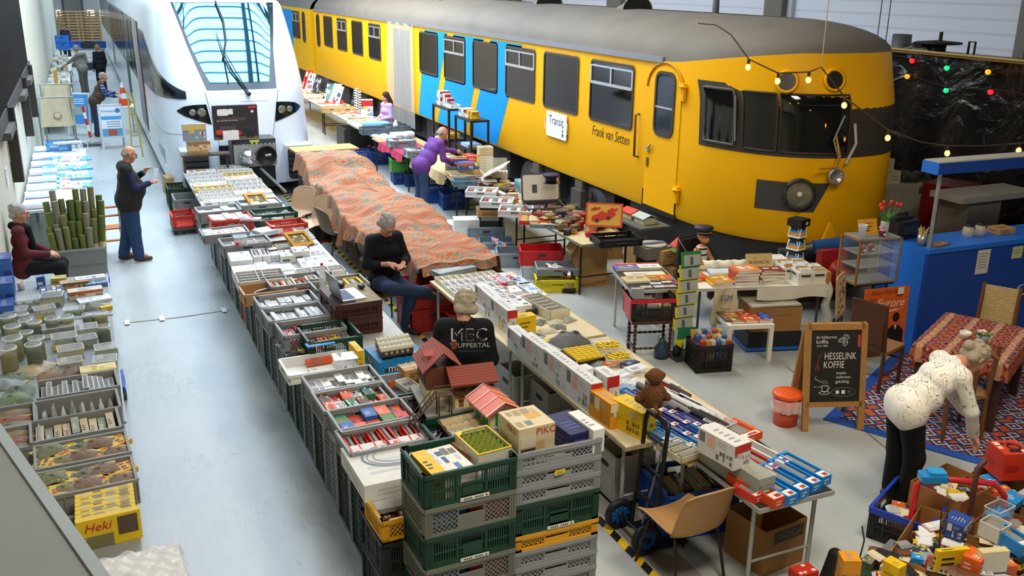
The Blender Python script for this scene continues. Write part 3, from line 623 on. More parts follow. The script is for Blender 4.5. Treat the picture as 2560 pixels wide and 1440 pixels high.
# ---------------------------------------------------------------- people
def lerp(a,b,t):return tuple(a[i]+(b[i]-a[i])*t for i in range(3))
def m_plaid(nt,b,tc):
 def wv(ax):
  w=nt.nodes.new('ShaderNodeTexWave');w.bands_direction=ax;w.inputs['Scale'].default_value=4.5;nt.links.new(tc.outputs['Object'],w.inputs['Vector']);return w
 mx=nt.nodes.new('ShaderNodeMath');mx.operation='MULTIPLY';nt.links.new(wv('X').outputs['Fac'],mx.inputs[0]);nt.links.new(wv('Z').outputs['Fac'],mx.inputs[1])
 r=ramp(nt,mx.outputs[0],[(0,'#16264a'),(.35,'#2f4f92'),(.8,'#9fb0cf')]);nt.links.new(r.outputs[0],b.inputs['Base Color'])
def m_doodle(nt,b,tc):
 n=nt.nodes.new('ShaderNodeTexNoise');n.inputs['Scale'].default_value=6.5;n.inputs['Detail'].default_value=1.5;n.inputs['Distortion'].default_value=1.6
 nt.links.new(tc.outputs['Object'],n.inputs['Vector'])
 n2=nt.nodes.new('ShaderNodeTexNoise');n2.inputs['Scale'].default_value=3.2;nt.links.new(tc.outputs['Object'],n2.inputs['Vector'])
 r=ramp(nt,n.outputs['Fac'],[(0,'#f1ece0'),(.462,'#f1ece0'),(.478,'#39332e'),(.492,'#f1ece0'),(.575,'#f1ece0'),(.588,'#4a433c'),(.60,'#f1ece0'),(1,'#f1ece0')])
 r2=ramp(nt,n2.outputs['Fac'],[(.44,'#000000'),(.5,'#ffffff')])
 mx=nt.nodes.new('ShaderNodeMix');mx.data_type='RGBA';mx.inputs[6].default_value=(*lin('#f1ece0'),1)
 nt.links.new(r2.outputs[0],mx.inputs[0]);nt.links.new(r.outputs[0],mx.inputs[7]);nt.links.new(mx.outputs[2],b.inputs['Base Color'])
PLAID=nodemat('blue_check_fabric',m_plaid,.85);DOOD=nodemat('white_fleece_with_line_drawing',m_doodle,.85)
def CL(h):return C(h,.85,0,.16,14,0,.25,.3)
SKIN=C('#c98f74',.55,0,.05,20)
def person(label,loc,yaw,J,top='#333333',legs='#2f4a70',shoes='#2a2320',hair='#8a8580',bald=0.,skin=SKIN,belly=0.,vest=None,sleeve=1.,glasses=0,long_hair=0,bun=0,h=.008,group=None,scarf=None,collar=None,fem=0,bulk=1.):
 """J: joints in local metres (x right, y forward, z up): pel chest neck head face + s e w (shoulder elbow wrist) and hp k a t (hip knee ankle toe) for L and R"""
 j={k:np.array(v,float)for k,v in J.items()}
 pel,ch,nk,hd=j['pel'],j['chest'],j['neck'],j['head'];fc=j['face']/np.linalg.norm(j['face'])
 spine=(nk-pel)/np.linalg.norm(nk-pel);sR=j['sR'];sL=j['sL'];across=(sR-sL)/np.linalg.norm(sR-sL);fwd=np.cross(spine,across)
 upv=hd-nk;upv=upv/np.linalg.norm(upv);side=np.cross(fc,upv);side/=np.linalg.norm(side);up=np.cross(side,fc)
 Hd=lambda x,y,z:hd+side*x+fc*y+up*z
 B=Sdf(.022)
 B.ell(Hd(0,-.012,.022),(.076,.096,.092),np.stack([side,fc,up],1));B.cap(Hd(0,.02,-.03),Hd(0,.045,-.085),.062,.042);B.cap(Hd(-.03,.055,-.03),Hd(.03,.055,-.03),.036)
 B.cap(Hd(0,.088,.008),Hd(0,.108,-.028),.011,.017,.014);B.cap(Hd(-.035,.082,.028),Hd(.035,.082,.028),.013,None,.014);B.cap(Hd(-.016,.088,-.066),Hd(.016,.088,-.066),.009,None,.01)
 for s_ in(-1,1):B.cap(Hd(s_*.078,-.012,.016),Hd(s_*.076,-.006,-.022),.017,.012,.012)
 B.cap(Hd(0,-.02,-.06),nk,.05,.056)
 hs=.9 if fem else 1.
 for S,sg in(('L',-1),('R',1)):
  s,e,w=j['s'+S],j['e'+S],j['w'+S]
  B.cap(nk,s,.045,.05);B.cap(s,e,.044*hs,.038*hs);B.cap(e,w,.040*hs,.026*hs)
  fd=j.get('h'+S,(w-e));fd=fd/np.linalg.norm(fd);pn=j.get('p'+S,np.array((0,0,-1.)))
  pn=pn-fd*(pn@fd);pn=pn/np.linalg.norm(pn);ac=np.cross(fd,pn)*sg
  m=w+fd*.085
  B.cap(w,m-fd*.02,.026,.030);B.cap(w+fd*.03-ac*.022,m-ac*.027,.018,.015);B.cap(w+fd*.03+ac*.022,m+ac*.027,.018,.014)
  for q,(o,l)in enumerate(((-.031,.072),(-.011,.082),(.011,.076),(.03,.060))):
   a=m+ac*o-fd*.004;b2=a+fd*l*.5+pn*l*.16;c2=b2+fd*l*.34+pn*l*.38;B.cap(a,b2,.0098,.0092,.006);B.cap(b2,c2,.0092,.0078,.006)
  a=w+fd*.03-ac*.03;b2=a+fd*.034-ac*.026+pn*.012;c2=b2+fd*.03-ac*.004+pn*.014;B.cap(a,b2,.0145,.012,.01);B.cap(b2,c2,.0115,.009,.006)
 B.cap(nk,ch,.045,.065);B.cap(ch,pel,.065,.07)
 for S in 'LR':
  hp,kn,an=j['hp'+S],j['k'+S],j['a'+S];B.cap(pel,hp,.08,.07);B.cap(hp,kn,.062,.045);B.cap(kn,an,.044,.03);B.cap(an,an+j['t'+S]*.1,.03,.026)
 mb=MB();B.put(mb,skin,h);root=link('person',mb.mesh('person'),None,loc,yaw);tag(root,label,'person',group)
 # eyes
 e=MB()
 for s_ in(-1,1):e.sph(tuple(Hd(s_*.031,.083,.012)),.0105,'#e8e0d8',6);e.sph(tuple(Hd(s_*.031,.090,.012)),.0065,'#2a211c',6)
 e.bld('eyes',root)
 # top
 mt=top if not isinstance(top,str)else CL(top)
 G=Sdf(.04);w_=.92 if fem else 1.
 sl,sr=sL+(nk-sL)*.12,sR+(nk-sR)*.12
 G.cap(sl,sr,.075,.075);G.cap(ch-across*.075*w_,ch+across*.075*w_,.115*w_,None);lo=pel+spine*.02
 mid=(ch+lo)/2+fwd*belly*.6;G.cap(mid-across*.06,mid+across*.06,.118*w_+belly*.5);G.cap(lo-across*.07,lo+across*.07,.125+belly*.3);G.cap(lo-across*.065+np.array((0,0,-.07)),lo+across*.065+np.array((0,0,-.07)),.118+belly*.2)
 G.cap(ch-fwd*.0,nk-spine*.02,.09,.062)
 if vest is None:
  for S in 'LR':G.cap(j['s'+S],j['e'+S],.066*w_,.056*w_,.03);en=j['e'+S]+(j['w'+S]-j['e'+S])*max(.01,(sleeve-.5)*2);G.cap(j['e'+S],en,.056*w_,.044 if sleeve>.9 else .05,.03)
 if sleeve<.45:pass
 bk(G,bulk,ch)
 g=MB();G.put(g,mt,.012);to=g.bld('sweater'if fem or vest is None else 'waistcoat',root)
 if vest is not None:
  mv=vest if not isinstance(vest,str)else CL(vest);A=Sdf(.03)
  for S in 'LR':A.cap(j['s'+S]+(nk-j['s'+S])*.1,j['e'+S],.068,.058);A.cap(j['e'+S],j['e'+S]+(j['w'+S]-j['e'+S])*.93,.058,.044)
  for nm in 'LR':
   pass
  g=MB();A.put(g,mv,.012);g.bld('shirt_sleeves',root)
 if collar:
  g=MB();g.tube([tuple(nk-fwd*.065+spine*.02),tuple(nk-across*.062+spine*.01),tuple(nk-across*.03+fwd*.07-spine*.03),tuple(nk+across*.03+fwd*.07-spine*.03),tuple(nk+across*.062+spine*.01)],.022,CL(collar),8,None,True);g.bld('collar',root)
 if scarf:
  g=MB();Q=Sdf(.03);Q.chain([nk-fwd*.07,nk-across*.08,nk+fwd*.08-spine*.03,nk+across*.08,nk-fwd*.07],[.045]*5);Q.cap(nk+fwd*.1-spine*.05,nk+fwd*.15-spine*.32,.05,.045);Q.put(g,CL(scarf),.012);g.bld('scarf',root)
  # trousers
 G=Sdf(.04);G.cap(pel-across*.055,pel+across*.055,(.100 if fem else .112)+belly*.15)
 for S in 'LR':
  hp,kn,an=j['hp'+S],j['k'+S],j['a'+S];G.cap(hp,kn,(.10+belly*.08)*bulk,.078*bulk);G.cap(kn,an+(kn-an)*.05,.076*bulk,.066*bulk)
 g=MB();G.put(g,CL(legs),.012);g.bld('trousers',root)
 for S in 'LR':
  an,t=j['a'+S],j['t'+S]/np.linalg.norm(j['t'+S]);dn=j.get('d'+S,np.array((0,0,-1.)))
  G=Sdf(.02);hl=an-t*.045+dn*.035;G.cap(hl,an+t*.06+dn*.04,.042,.042);G.cap(an+t*.06+dn*.04,an+t*.16+dn*.047,.042,.033);G.cap(an,an+dn*.03,.045,.045)
  g=MB();G.put(g,C(shoes,.5),.009);g.bld('shoe',root)
  # hair
 G=Sdf(.015);mh=C(hair,.8,0,.3,60,0,.6,.3)
 if bald>.8:
  G.ell(Hd(0,-.024,.004),(.0805,.0905,.062),np.stack([side,fc,up],1));G.cap(Hd(-.045,-.075,-.03),Hd(.045,-.075,-.03),.034);G.cut(Hd(0,.105,-.02),np.array((.12,.095,.12)))
 elif bald>.3:
  G.ell(Hd(0,-.03,.03),(.083,.092,.090),np.stack([side,fc,up],1));G.cap(Hd(-.05,-.07,-.03),Hd(.05,-.07,-.03),.04);G.cut(Hd(0,.02,.115),np.array((.06,.09,.055)));G.cut(Hd(0,.13,-.01),np.array((.11,.085,.13)))
 else:
  G.ell(Hd(0,-.022,.034),(.086,.100,.094),np.stack([side,fc,up],1));G.cap(Hd(-.055,-.065,-.03),Hd(.055,-.065,-.03),.045)
  for k in range(44):
   a_=ru(0,2*PI);z_=ru(-.2,.95);q=math.sqrt(1-min(1,z_*z_));G.cap(Hd(.075*q*cos(a_),-.03+.085*q*sin(a_),.04+.085*z_),Hd(.08*q*cos(a_)+.01,-.045+.085*q*sin(a_),.045+.088*z_),(.011,.015,.018)[k%3],.008)
  G.cut(Hd(0,.135,-.012),np.array((.078,.085,.105)))
  if long_hair:
   for o in(-.05,-.02,.02,.05):G.chain([Hd(o,-.07,.0),Hd(o*1.3,-.085,-.14),Hd(o*1.3,-.09,-.14-long_hair)],[.04,.045,.025])
   for s_ in(-1,1):G.chain([Hd(s_*.075,-.01,.04),Hd(s_*.085,-.01,-.08),Hd(s_*.09,-.03,-.16)],[.024,.026,.018])
  if bun:G.ell(Hd(0,-.135,.02),(.045,.045,.045))
 g=MB();G.put(g,mh,.008);g.bld('hair',root)
 if glasses:
  g=MB()
  for s_ in(-1,1):
   g.tube([tuple(Hd(s_*.034+.023*cos(a_),.102,.01+.018*sin(a_)))for a_ in lsp(0,2*PI,10)[:-1]],.0022,'#33302e',5,None,True);g.rod(tuple(Hd(s_*.057,.1,.015)),tuple(Hd(s_*.08,.0,.02)),.002,'#33302e',5)
  g.rod(tuple(Hd(-.011,.104,.012)),tuple(Hd(.011,.104,.012)),.002,'#33302e',5);g.bld('glasses',root)
 return root,j
def bk(G,q,c):
 if q!=1:G.P=[(p[0],p[1],p[2],p[3]*q,p[4]*q,p[5])if p[0]=='c'else p for p in G.P]
def headloc(px,py,z,yaw,hx,hy):
 p=at(px,py,z);c,s=cos(yaw),sin(yaw);return(p.x-hx*c+hy*s,p.y-hx*s-hy*c,0)
def stand(**k):
 J=dict(pel=(0,0,.93),chest=(0,.0,1.28),neck=(0,-.01,1.47),head=(0,.025,1.63),face=(0,1,-.1),sL=(-.17,-.01,1.42),sR=(.17,-.01,1.42),eL=(-.22,-.03,1.14),eR=(.22,-.03,1.14),wL=(-.22,.06,.90),wR=(.22,.06,.90),hpL=(-.09,0,.90),hpR=(.09,0,.90),kL=(-.10,.02,.49),kR=(.10,.02,.49),aL=(-.10,-.01,.085),aR=(.10,-.01,.085),tL=(-.15,1,0),tR=(.15,1,0))
 J.update(k);return J
def sit(sz=.46,**k):
 J=dict(pel=(0,0,sz+.11),chest=(0,.02,sz+.45),neck=(0,.02,sz+.64),head=(0,.05,sz+.80),face=(0,1,-.2),sL=(-.17,.02,sz+.59),sR=(.17,.02,sz+.59),eL=(-.22,.04,sz+.32),eR=(.22,.04,sz+.32),wL=(-.08,.26,sz+.26),wR=(.08,.26,sz+.26),hpL=(-.09,.03,sz+.09),hpR=(.09,.03,sz+.09),kL=(-.1,.45,sz+.08),kR=(.1,.45,sz+.08),aL=(-.1,.42,.085),aR=(.1,.42,.085),tL=(-.1,1,0),tR=(.1,1,0))
 J.update(k);return J
def free(o,label,cat):
 P=o.parent;M=Matrix.LocRotScale(P.location,P.rotation_euler,P.scale);o.parent=None;o.matrix_world=M;tag(o,label,cat)
def P2(px,py,z=0):p=at(px,py,z);return(p.x,p.y,z)
# big man in the aisle looking at a slip of paper, facing right (+X)
m1,j1=person('person standing in the aisle in dark quilted waistcoat and jeans, reading a small card',P2(338,650),-PI/2+.1,stand(chest=(0,.03,1.27),head=(0,.09,1.63),neck=(0,.02,1.47),face=(0,1,-.35),eL=(-.24,.10,1.18),wL=(-.05,.27,1.33),hL=np.array((.35,.5,.7)),eR=(.24,.08,1.15),wR=(.05,.32,1.18),hR=np.array((.0,.9,.3)),aL=(-.1,-.14,.085),kL=(-.1,-.03,.49),aR=(.1,.05,.085)),top='#2b2a29',vest='#1d2440',legs='#2c4468',shoes='#4f3020',hair='#9a8d80',bald=1,belly=.08,glasses=1,collar='#222222',bulk=1.24)
g=MB();g.cb(0,0,0,.09,.004,.15,'#d8dde6',T(.03,.40,1.25,.7,-.5));free(g.bld('paper_card',m1),'small white card held up by the person in the quilted waistcoat','card')
# seated woman at the far left
person('person seated at the left tables in burgundy cardigan and black scarf',headloc(46,525,1.3,-PI/2-.05,0,.05),-PI/2-.05,sit(.46,eL=(-.2,.1,.80),wL=(-.02,.33,.72),wR=(.1,.32,.72),eR=(.22,.08,.78)),top='#5b2229',legs='#15151a',shoes='#151515',hair='#a7a49f',glasses=1,scarf='#17171a',fem=1)
# man on phone, legs crossed, facing the camera
mp,jp=person('person in black shirt sitting with crossed legs and looking down at a phone',headloc(968,558,1.35,PI+.22,0,.11),PI+.22,sit(.47,head=(0,.11,1.24),neck=(0,.04,1.09),face=(0,1,-.95),eL=(-.25,.06,.80),eR=(.25,.06,.80),wL=(-.07,.30,.80),wR=(.1,.28,.84),hL=np.array((.5,.5,.1)),hR=np.array((-.6,.6,-.1)),kR=(.17,.44,.61),aR=(-.28,.50,.50),tR=(-.8,.45,-.45),dR=np.array((-.3,.2,-.6)),kL=(-.10,.43,.52),aL=(-.10,.30,.085)),top='#131317',legs='#2a3b58',shoes='#3a342f',hair='#aaa59e',glasses=1,collar='#17171b',sleeve=.78)
mp.scale=(1.07,1.07,1.07)
g=MB();g.cb(0,0,0,.08,.155,.012,'#26211f',T(.0,.40,.78,.3,.5));free(g.bld('mobile_phone',mp),'dark phone in the hands of the person with crossed legs','phone')
V,F=text_mesh('MEC');V2,F2=text_mesh('WUPPERTAL')
# man seen from behind with printed jacket
mk,jk=person('person with grey hair seen from behind in dark jacket printed with club lettering',headloc(1160,762,1.38,-.42,0,.08),-.42,sit(.46,head=(0,.07,1.235),neck=(0,.0,1.10),face=(-.35,1,-.25),chest=(0,-.03,.90)),top='#12141b',legs='#1c1f28',shoes='#1a1a1a',hair='#b3aa95',h=.009,belly=.05,collar='#12141b',bulk=1.08)
mk.scale=(1.12,1.12,1.12)
g=MB();tf=MT((0.02,-.158,.985))@Matrix.Rotation(PI,4,'Z')@Matrix.Rotation(PI/2-.08,4,'X')@Matrix.Rotation(PI,4,'Y')@Matrix.Rotation(PI,4,'Y')
def curved(t,size,col,x0,z0,off):
 V_,F_=text_mesh(t);g.add([(x0+x*size,-off+.55*(x0+x*size)**2,z0+y*size)for x,y,z in V_],F_,col)
curved('MEC',.15,'#e0e0dc',.05,1.07,.192);curved('MEC',.135,'#14161d',.05,1.07,.194);curved('WUPPERTAL',.056,'#c4c4c2',.06,.985,.192);curved('Modelleisenbahn-Club',.022,'#4a5a86',.07,.94,.192);g.bld('jacket_print',mk)
# bald man in purple sweater reaching right
person('person in purple sweater bending over the stall beside the yellow railcar',(5.42,16.15,0),-PI/2+.25,stand(chest=(0,.26,1.22),neck=(0,.38,1.37),head=(0,.50,1.48),face=(0,.9,-.5),sL=(-.18,.35,1.32),sR=(.18,.33,1.32),eL=(-.2,.60,1.14),wL=(-.12,.86,1.10),eR=(.22,.36,1.05),wR=(.16,.60,.95),kL=(-.1,.05,.49),aL=(-.12,-.02,.085),aR=(.12,-.05,.085)),top='#6b3f8d',legs='#34496b',shoes='#1f2024',hair='#a39689',bald=1,belly=.05,collar='#d8dbe4')
# woman with dark hair
person('person with long dark hair in lilac top sitting behind the far stall',(7.0,23.4,0),PI/2+.25,sit(.5,face=(0,1,-.3)),top='#b79ac6',legs='#2b2a33',shoes='#222222',hair='#3a211b',long_hair=.12,fem=1,h=.012)
# woman bending, white hoodie
person('person bending down in a white hoodie covered with line drawings and black trousers',P2(2240,1258),-PI/2-.25,stand(pel=(0,-.06,.90),chest=(0,.19,1.13),neck=(0,.36,1.27),head=(0,.51,1.30),face=(0,.75,-.75),sL=(-.18,.30,1.22),sR=(.18,.28,1.20),eL=(-.22,.42,.98),wL=(-.1,.56,.78),eR=(.22,.38,.93),wR=(.14,.50,.68),hR=np.array((.0,.5,-1.)),hpL=(-.09,-.05,.88),hpR=(.09,-.05,.88),kL=(-.1,.0,.48),kR=(.1,.03,.48)),top=DOOD,legs='#0c0c0e',shoes='#111111',hair='#a89a84',bun=1,fem=1,belly=.03,bulk=1.05)
# people far along the aisle
person('person in brown leather waistcoat and blue checked shirt leaning towards the white railcar',P2(246,340),-PI/2+.1,stand(chest=(0,.16,1.25),neck=(0,.24,1.42),head=(0,.30,1.57),face=(0,1,-.2),sL=(-.18,.22,1.38),sR=(.18,.2,1.38),eR=(.24,.28,1.12),wR=(.14,.55,1.05),eL=(-.22,.3,1.15),wL=(-.1,.58,1.12)),top='#4a3a2c',vest=PLAID,legs='#26344f',shoes='#2a2320',hair='#8c857c',bald=.5,belly=.09,h=.012)
person('person in grey shirt and grey trousers reaching left over the far table',(.02,38.2,0),.9,stand(chest=(0,.1,1.28),neck=(0,.14,1.46),head=(0,.18,1.62),face=(0,1,-.4),wL=(-.25,.6,1.0),eL=(-.24,.34,1.16)),top='#7d7c72',legs='#5d5c55',shoes='#3a332b',hair='#8d8a86',h=.014,belly=.1,sleeve=.6)
person('person in black jacket and trousers standing close to another shopper in the far aisle',(.62,38.6,0),.5,stand(head=(0,.06,1.60),face=(0,1,-.5)),top='#18191d',legs='#191a20',shoes='#111111',hair='#8a6a4c',h=.014)
person('person behind the far tables with glasses and dark jacket',P2(171,150),PI-.3,stand(face=(0,1,-.4)),top='#2b2e3a',legs='#22242c',shoes='#111111',hair='#5a4a40',glasses=1,h=.014)
# ---------------------------------------------------------------- goods on the stalls
PAL=dict(white='#e6e7e6',red='#c0261c',blue='#1b5fb4',azure='#1e8fdc',yellow='#e6bd14',orange='#e2601c',green='#2c7a3c',black='#1a1a1c',grey='#8e9294',brown='#6b4127',cream='#dccfae',navy='#1b2560',tan='#b98f5c',silver='#b9bdc2',maroon='#6d1f20',teal='#2f8f98',pink='#dd8f8a',violet='#6a5aa8',lime='#9bb53a')
def hx(c):return PAL.get(c,c)
_PK={}
def wagon(mb,cx,cy,z,L,W,H,col,along='x',roof='#8c8a84'):
 tf=T(cx,cy,z,0 if along=='x'else PI/2)
 mb.box(-L/2,-W/2,0,L/2,W/2,H*.22,'#1c1b1a',tf);mb.box(-L*.48,-W*.48,H*.22,L*.48,W*.48,H*.78,hx(col),tf)
 mb.add([(-L/2,-W*.5,H*.78),(L/2,-W*.5,H*.78),(L/2,-W*.3,H),(-L/2,-W*.3,H),(-L/2,W*.3,H),(L/2,W*.3,H),(L/2,W*.5,H*.78),(-L/2,W*.5,H*.78)],[(0,1,2,3),(3,2,5,4),(4,5,6,7),(0,3,4,7),(1,6,5,2)],hx(roof),tf)
 k=max(3,int(L/.03))
 for i in range(k):mb.box(-L*.45+L*.9*i/k,-W*.49,H*.45,-L*.45+L*.9*(i+.6)/k,W*.49,H*.68,'#2a2c30',tf)
def patches(mb,r,x0,y0,x1,y1,z,cols,nx=4,ny=3,tf=None):
 for i in range(nx):
  for j in range(ny):
   if r.random()<.72:
    a,b=x0+(x1-x0)*(i+r.uniform(0,.25))/nx,x0+(x1-x0)*(i+r.uniform(.7,1.))/nx;c,d=y0+(y1-y0)*(j+r.uniform(0,.25))/ny,y0+(y1-y0)*(j+r.uniform(.7,1.))/ny
    mb.add([(a,c,z),(b,c,z),(b,d,z),(a,d,z)],[(0,1,2,3)],hx(r.choice(cols)),tf)
def lines(mb,r,x0,y0,x1,y1,z,col,n=4,tf=None):
 for i in range(n):
  y=y0+(y1-y0)*(i+.2)/n;w=(x1-x0)*r.uniform(.5,1);mb.add([(x0,y,z),(x0+w,y,z),(x0+w,y+(y1-y0)/n*.4,z),(x0,y+(y1-y0)/n*.4,z)],[(0,1,2,3)],hx(col),tf)
def pk(style,w,d,h,cols,seed=0):
 key=(style,round(w,3),round(d,3),round(h,3),tuple(cols),seed)
 if key in _PK:return _PK[key]
 r=random.Random(seed*977+int(w*1000)*31+int(d*1000));mb=MB();c=[hx(q)for q in cols];e=.0012
 lx=w>=d
 TS=Matrix(((1,0,0,0),(0,0,-1,-d/2-e),(0,1,0,0),(0,0,0,1)))
 TW=Matrix(((0,0,-1,-w/2-e),(-1,0,0,0),(0,1,0,0),(0,0,0,1)))
 if style=='plain':
  mb.cb(0,0,0,w,d,h,c[0])
  if len(c)>1:
   lines(mb,r,-w*.35,-d*.3,w*.2,d*.1,h+e,c[1],3);lines(mb,r,-w*.35,h*.25,w*.3,h*.75,0,c[1],2,TS);lines(mb,r,-d*.35,h*.25,d*.3,h*.75,0,c[1],2,TW)
 elif style=='carton':
  mb.cb(0,0,0,w,d,h,c[0]);mb.box(-.006,-d/2,h,.006,d/2,h+e,'#7d6238');mb.box(-w/2,-.02,h,w/2,.02,h+.002,'#c7ae84');lines(mb,r,-w*.3,h*.5,w*.1,h*.8,0,'#5d4526',2,TS)
 elif style=='win':
  q=.012;il,iw=(w if lx else d),(d if lx else w);tf=None if lx else T(rz=PI/2)
  mb.box(-il/2,-iw/2,0,il/2,iw/2,h*.45,c[0],tf);n0=-il/2+il*.20
  mb.box(-il/2,-iw/2,h*.45,n0,iw/2,h,c[0],tf);mb.box(il/2-il*.06,-iw/2,h*.45,il/2,iw/2,h,c[0],tf)
  for s in(-1,1):mb.box(n0,s*iw/2-(iw*.14 if s>0 else 0),h*.45,il/2-il*.06,s*iw/2+(iw*.14 if s<0 else 0),h,c[0],tf)
  mb.box(n0,-iw*.36,h*.45,il/2-il*.06,iw*.36,h*.5,c[1],tf);wagon(mb,*((n0+il*.44)/1. if 0 else(.07*il,0)),h*.5,il*.66,iw*.4,h*.45,c[2]if len(c)>2 else '#777777')if lx else wagon(mb,0,.07*il,h*.5,il*.66,iw*.4,h*.45,c[2]if len(c)>2 else '#777777','y')
  mb.box(-il/2+il*.02,-iw*.4,h,n0-il*.02,iw*.4,h+e,'#e9e6df',tf);mb.box(-il/2+il*.04,-iw*.3,h+e,n0-il*.08,iw*.1,h+2*e,'#b3362a',tf)
  for s in(-1,1):lines(mb,r,-iw*.3,h*.2,iw*.3,h*.8,0,'#e9e6df',2,Matrix(((0,0,s,s*(il/2+e)),(s,0,0,0),(0,1,0,0),(0,0,0,1)))if lx else Matrix(((1 if s<0 else-1,0,0,0),(0,0,s,s*(il/2+e)),(0,1,0,0),(0,0,0,1))))
 elif style=='tray':
  t=.007;mb.cb(0,0,0,w,d,.006,c[1])
  for s in(-1,1):mb.box(s*w/2-t*(s>0),-d/2,0,s*w/2+t*(s<0),d/2,h,c[0]);mb.box(-w/2,s*d/2-t*(s>0),0,w/2,s*d/2+t*(s<0),h,c[0])
  n=max(1,int(round((w if lx else d)/.11)));its=c[2:]or['#555555']
  for i in range(n):
   o=((w if lx else d)-.02)*((i+.5)/n-.5);L=(d if lx else w)*.74;W=(w if lx else d)/n*.55
   if lx:mb.box(o-W*.75,-d*.42,.006,o+W*.75,d*.42,h*.35,c[1]);wagon(mb,o,0,h*.3,L,W,h*.6,its[i%len(its)],'y')
   else:mb.box(-w*.42,o-W*.75,.006,w*.42,o+W*.75,h*.35,c[1]);wagon(mb,0,o,h*.3,L,W,h*.6,its[i%len(its)],'x')
   if i:mb.box(*((o-.5*(w-.02)/n-.002,-d/2,.006,o-.5*(w-.02)/n+.002,d/2,h*.8)if lx else(-w/2,o-.5*(d-.02)/n-.002,.006,w/2,o-.5*(d-.02)/n+.002,h*.8)),c[0])
 elif style=='pic':
  mb.cb(0,0,0,w,d,h,c[0]);patches(mb,r,-w*.44,-d*.42,w*.44,d*.42,h+e,c[1:],4,3);lines(mb,r,-w*.4,h*.2,w*.3,h*.8,0,c[-1],1,TS);lines(mb,r,-d*.4,h*.2,d*.3,h*.8,0,c[-1],1,TW)
 elif style=='stand':
  mb.cb(0,0,0,w,d,h,c[0])
  for tf,L in((TW,d),(TS,w)):
   mb.add([(-L*.46,h*.52,0),(-L*.3,h*.52,0),(-L*.3,h*.92,0),(-L*.46,h*.92,0)],[(0,1,2,3)],'#77797c',tf);mb.add([(-L*.24,h*.45,0),(-L*.02,h*.45,0),(-L*.02,h*.95,0),(-L*.24,h*.95,0)],[(0,1,2,3)],c[1],tf)
   patches(mb,r,L*.02,h*.1,L*.46,h*.55,0,c[2:],5,2,tf);lines(mb,r,L*.05,h*.65,L*.4,h*.9,0,'#b9babb',3,tf)
  if len(c)>1:mb.add([(-w*.5,h*.66,0),(w*.5,h*.66,0),(w*.5,h*.98,0),(-w*.5,h*.98,0)],[(0,1,2,3)],hx('red')if min(int(c[0][k:k+2],16)for k in(1,3,5))>200 else c[1],TS@T(z=e))
  lines(mb,r,-w*.2,-d*.4,w*.2,d*.3,h+e,'#9fa1a3',5)
 elif style=='book':
  mb.cb(0,0,0,w,d,h,'#e5dfcf');mb.cb(0,0,h,w,d,.003,c[0]);mb.box(-w/2-.002,-d/2,0,-w/2,d/2,h+.003,c[0]);patches(mb,r,-w*.38,-d*.2,w*.38,d*.32,h+.003+e,c[1:]or c,2,2);lines(mb,r,-w*.38,-d*.44,w*.3,-d*.28,h+.003+e,'#efe9d8',2)
 elif style=='loco':
  wagon(mb,0,0,0,max(w,d),min(w,d),h,c[0],'x'if lx else 'y',c[1]if len(c)>1 else '#8c8a84')
 elif style=='bag':
  n=9;mb.grid(lambda u,v:((u-.5)*w,(v-.5)*d,h*(sin(PI*u)*sin(PI*v))**.6*(1+.3*sin(u*11+seed)*cos(v*9))+.002),n,n,C(c[1],.8,0,.45,90,0,.6),None,True)
  mb.grid(lambda u,v:((u-.5)*w*1.06,(v-.5)*d*1.06,.004+1.08*h*(sin(PI*u)*sin(PI*v))**.5+.006*sin(u*17+v*13+seed)),12,12,GLASS('#ffffff',.13,.12))
  mb.box(-w*.53,d*.42,.004,w*.53,d*.62,.009,c[0]);lines(mb,r,-w*.4,d*.46,w*.2,d*.58,.0105,c[2]if len(c)>2 else '#5a3c12',2)
 elif style=='tub':
  t=.003;g=GLASS('#f2f6f6',.12,.1);fill_=C(c[0],.8,0,.5,80,0,.5)
  mb.grid(lambda u,v:((u-.5)*w*.95,(v-.5)*d*.95,h*.45*(.75+.4*sin(u*17+seed)*cos(v*13))),12,10,fill_)
  for s in(-1,1):mb.box(s*w/2-t*(s>0),-d/2,0,s*w/2+t*(s<0),d/2,h,g);mb.box(-w/2,s*d/2-t*(s>0),0,w/2,s*d/2+t*(s<0),h,g)
  mb.ring(rrect(w+.012,d+.012,.015),rrect(w-.004,d-.004,.01),.006,C('#dfe4e4',.2,0,0,9,0,0,.5,.7),T(z=h-.004));mb.cb(0,0,0,w,d,.003,g)
  if len(c)>1:mb.box(-w*.5,-d/2-.004,h*.05,-w*.2,-d/2-.002,h*.5,c[1]);mb.cb(0,0,h,w*.98,d*.98,.003,GLASS('#ffffff',.14,.06))
 elif style=='jar':
  R=w/2;g=GLASS('#eef4f4',.10,.08);mb.lathe([(R*.93,.004),(R*.93,h*.7),(R*.5,h*.78),(0,h*.74)],C(c[0],.8,0,.5,70,0,.6),16);mb.lathe([(R,0),(R,h*.93)],g,20);mb.lathe([(R*1.04,h*.9),(R*1.05,h),(R*.98,h+.004),(0,h+.002)],C('#d9e2e4',.15,0,0,9,0,0,.5,.25),20)
  mb.lathe([(R*1.06,h*.97),(R*1.06,h+.004),(R*.96,h+.005)],'#dfe6e8',20)
  if len(c)>1:mb.box(-R*.5,-R*1.02,h*.1,R*.4,-R*.98,h*.3,c[1])
 me=mb.mesh(style+'_box');_PK[key]=me
 return me
NAMES=dict(plain='cardboard_box',carton='cardboard_carton',win='window_box',tray='model_tray',pic='picture_box',stand='printed_box',book='book',loco='model_wagon',bag='plastic_bag',tub='clear_tub',jar='clear_jar')
CATS=dict(plain='box',carton='box',win='box',tray='tray',pic='box',stand='box',book='book',loco='model train',bag='bag',tub='tub',jar='jar')
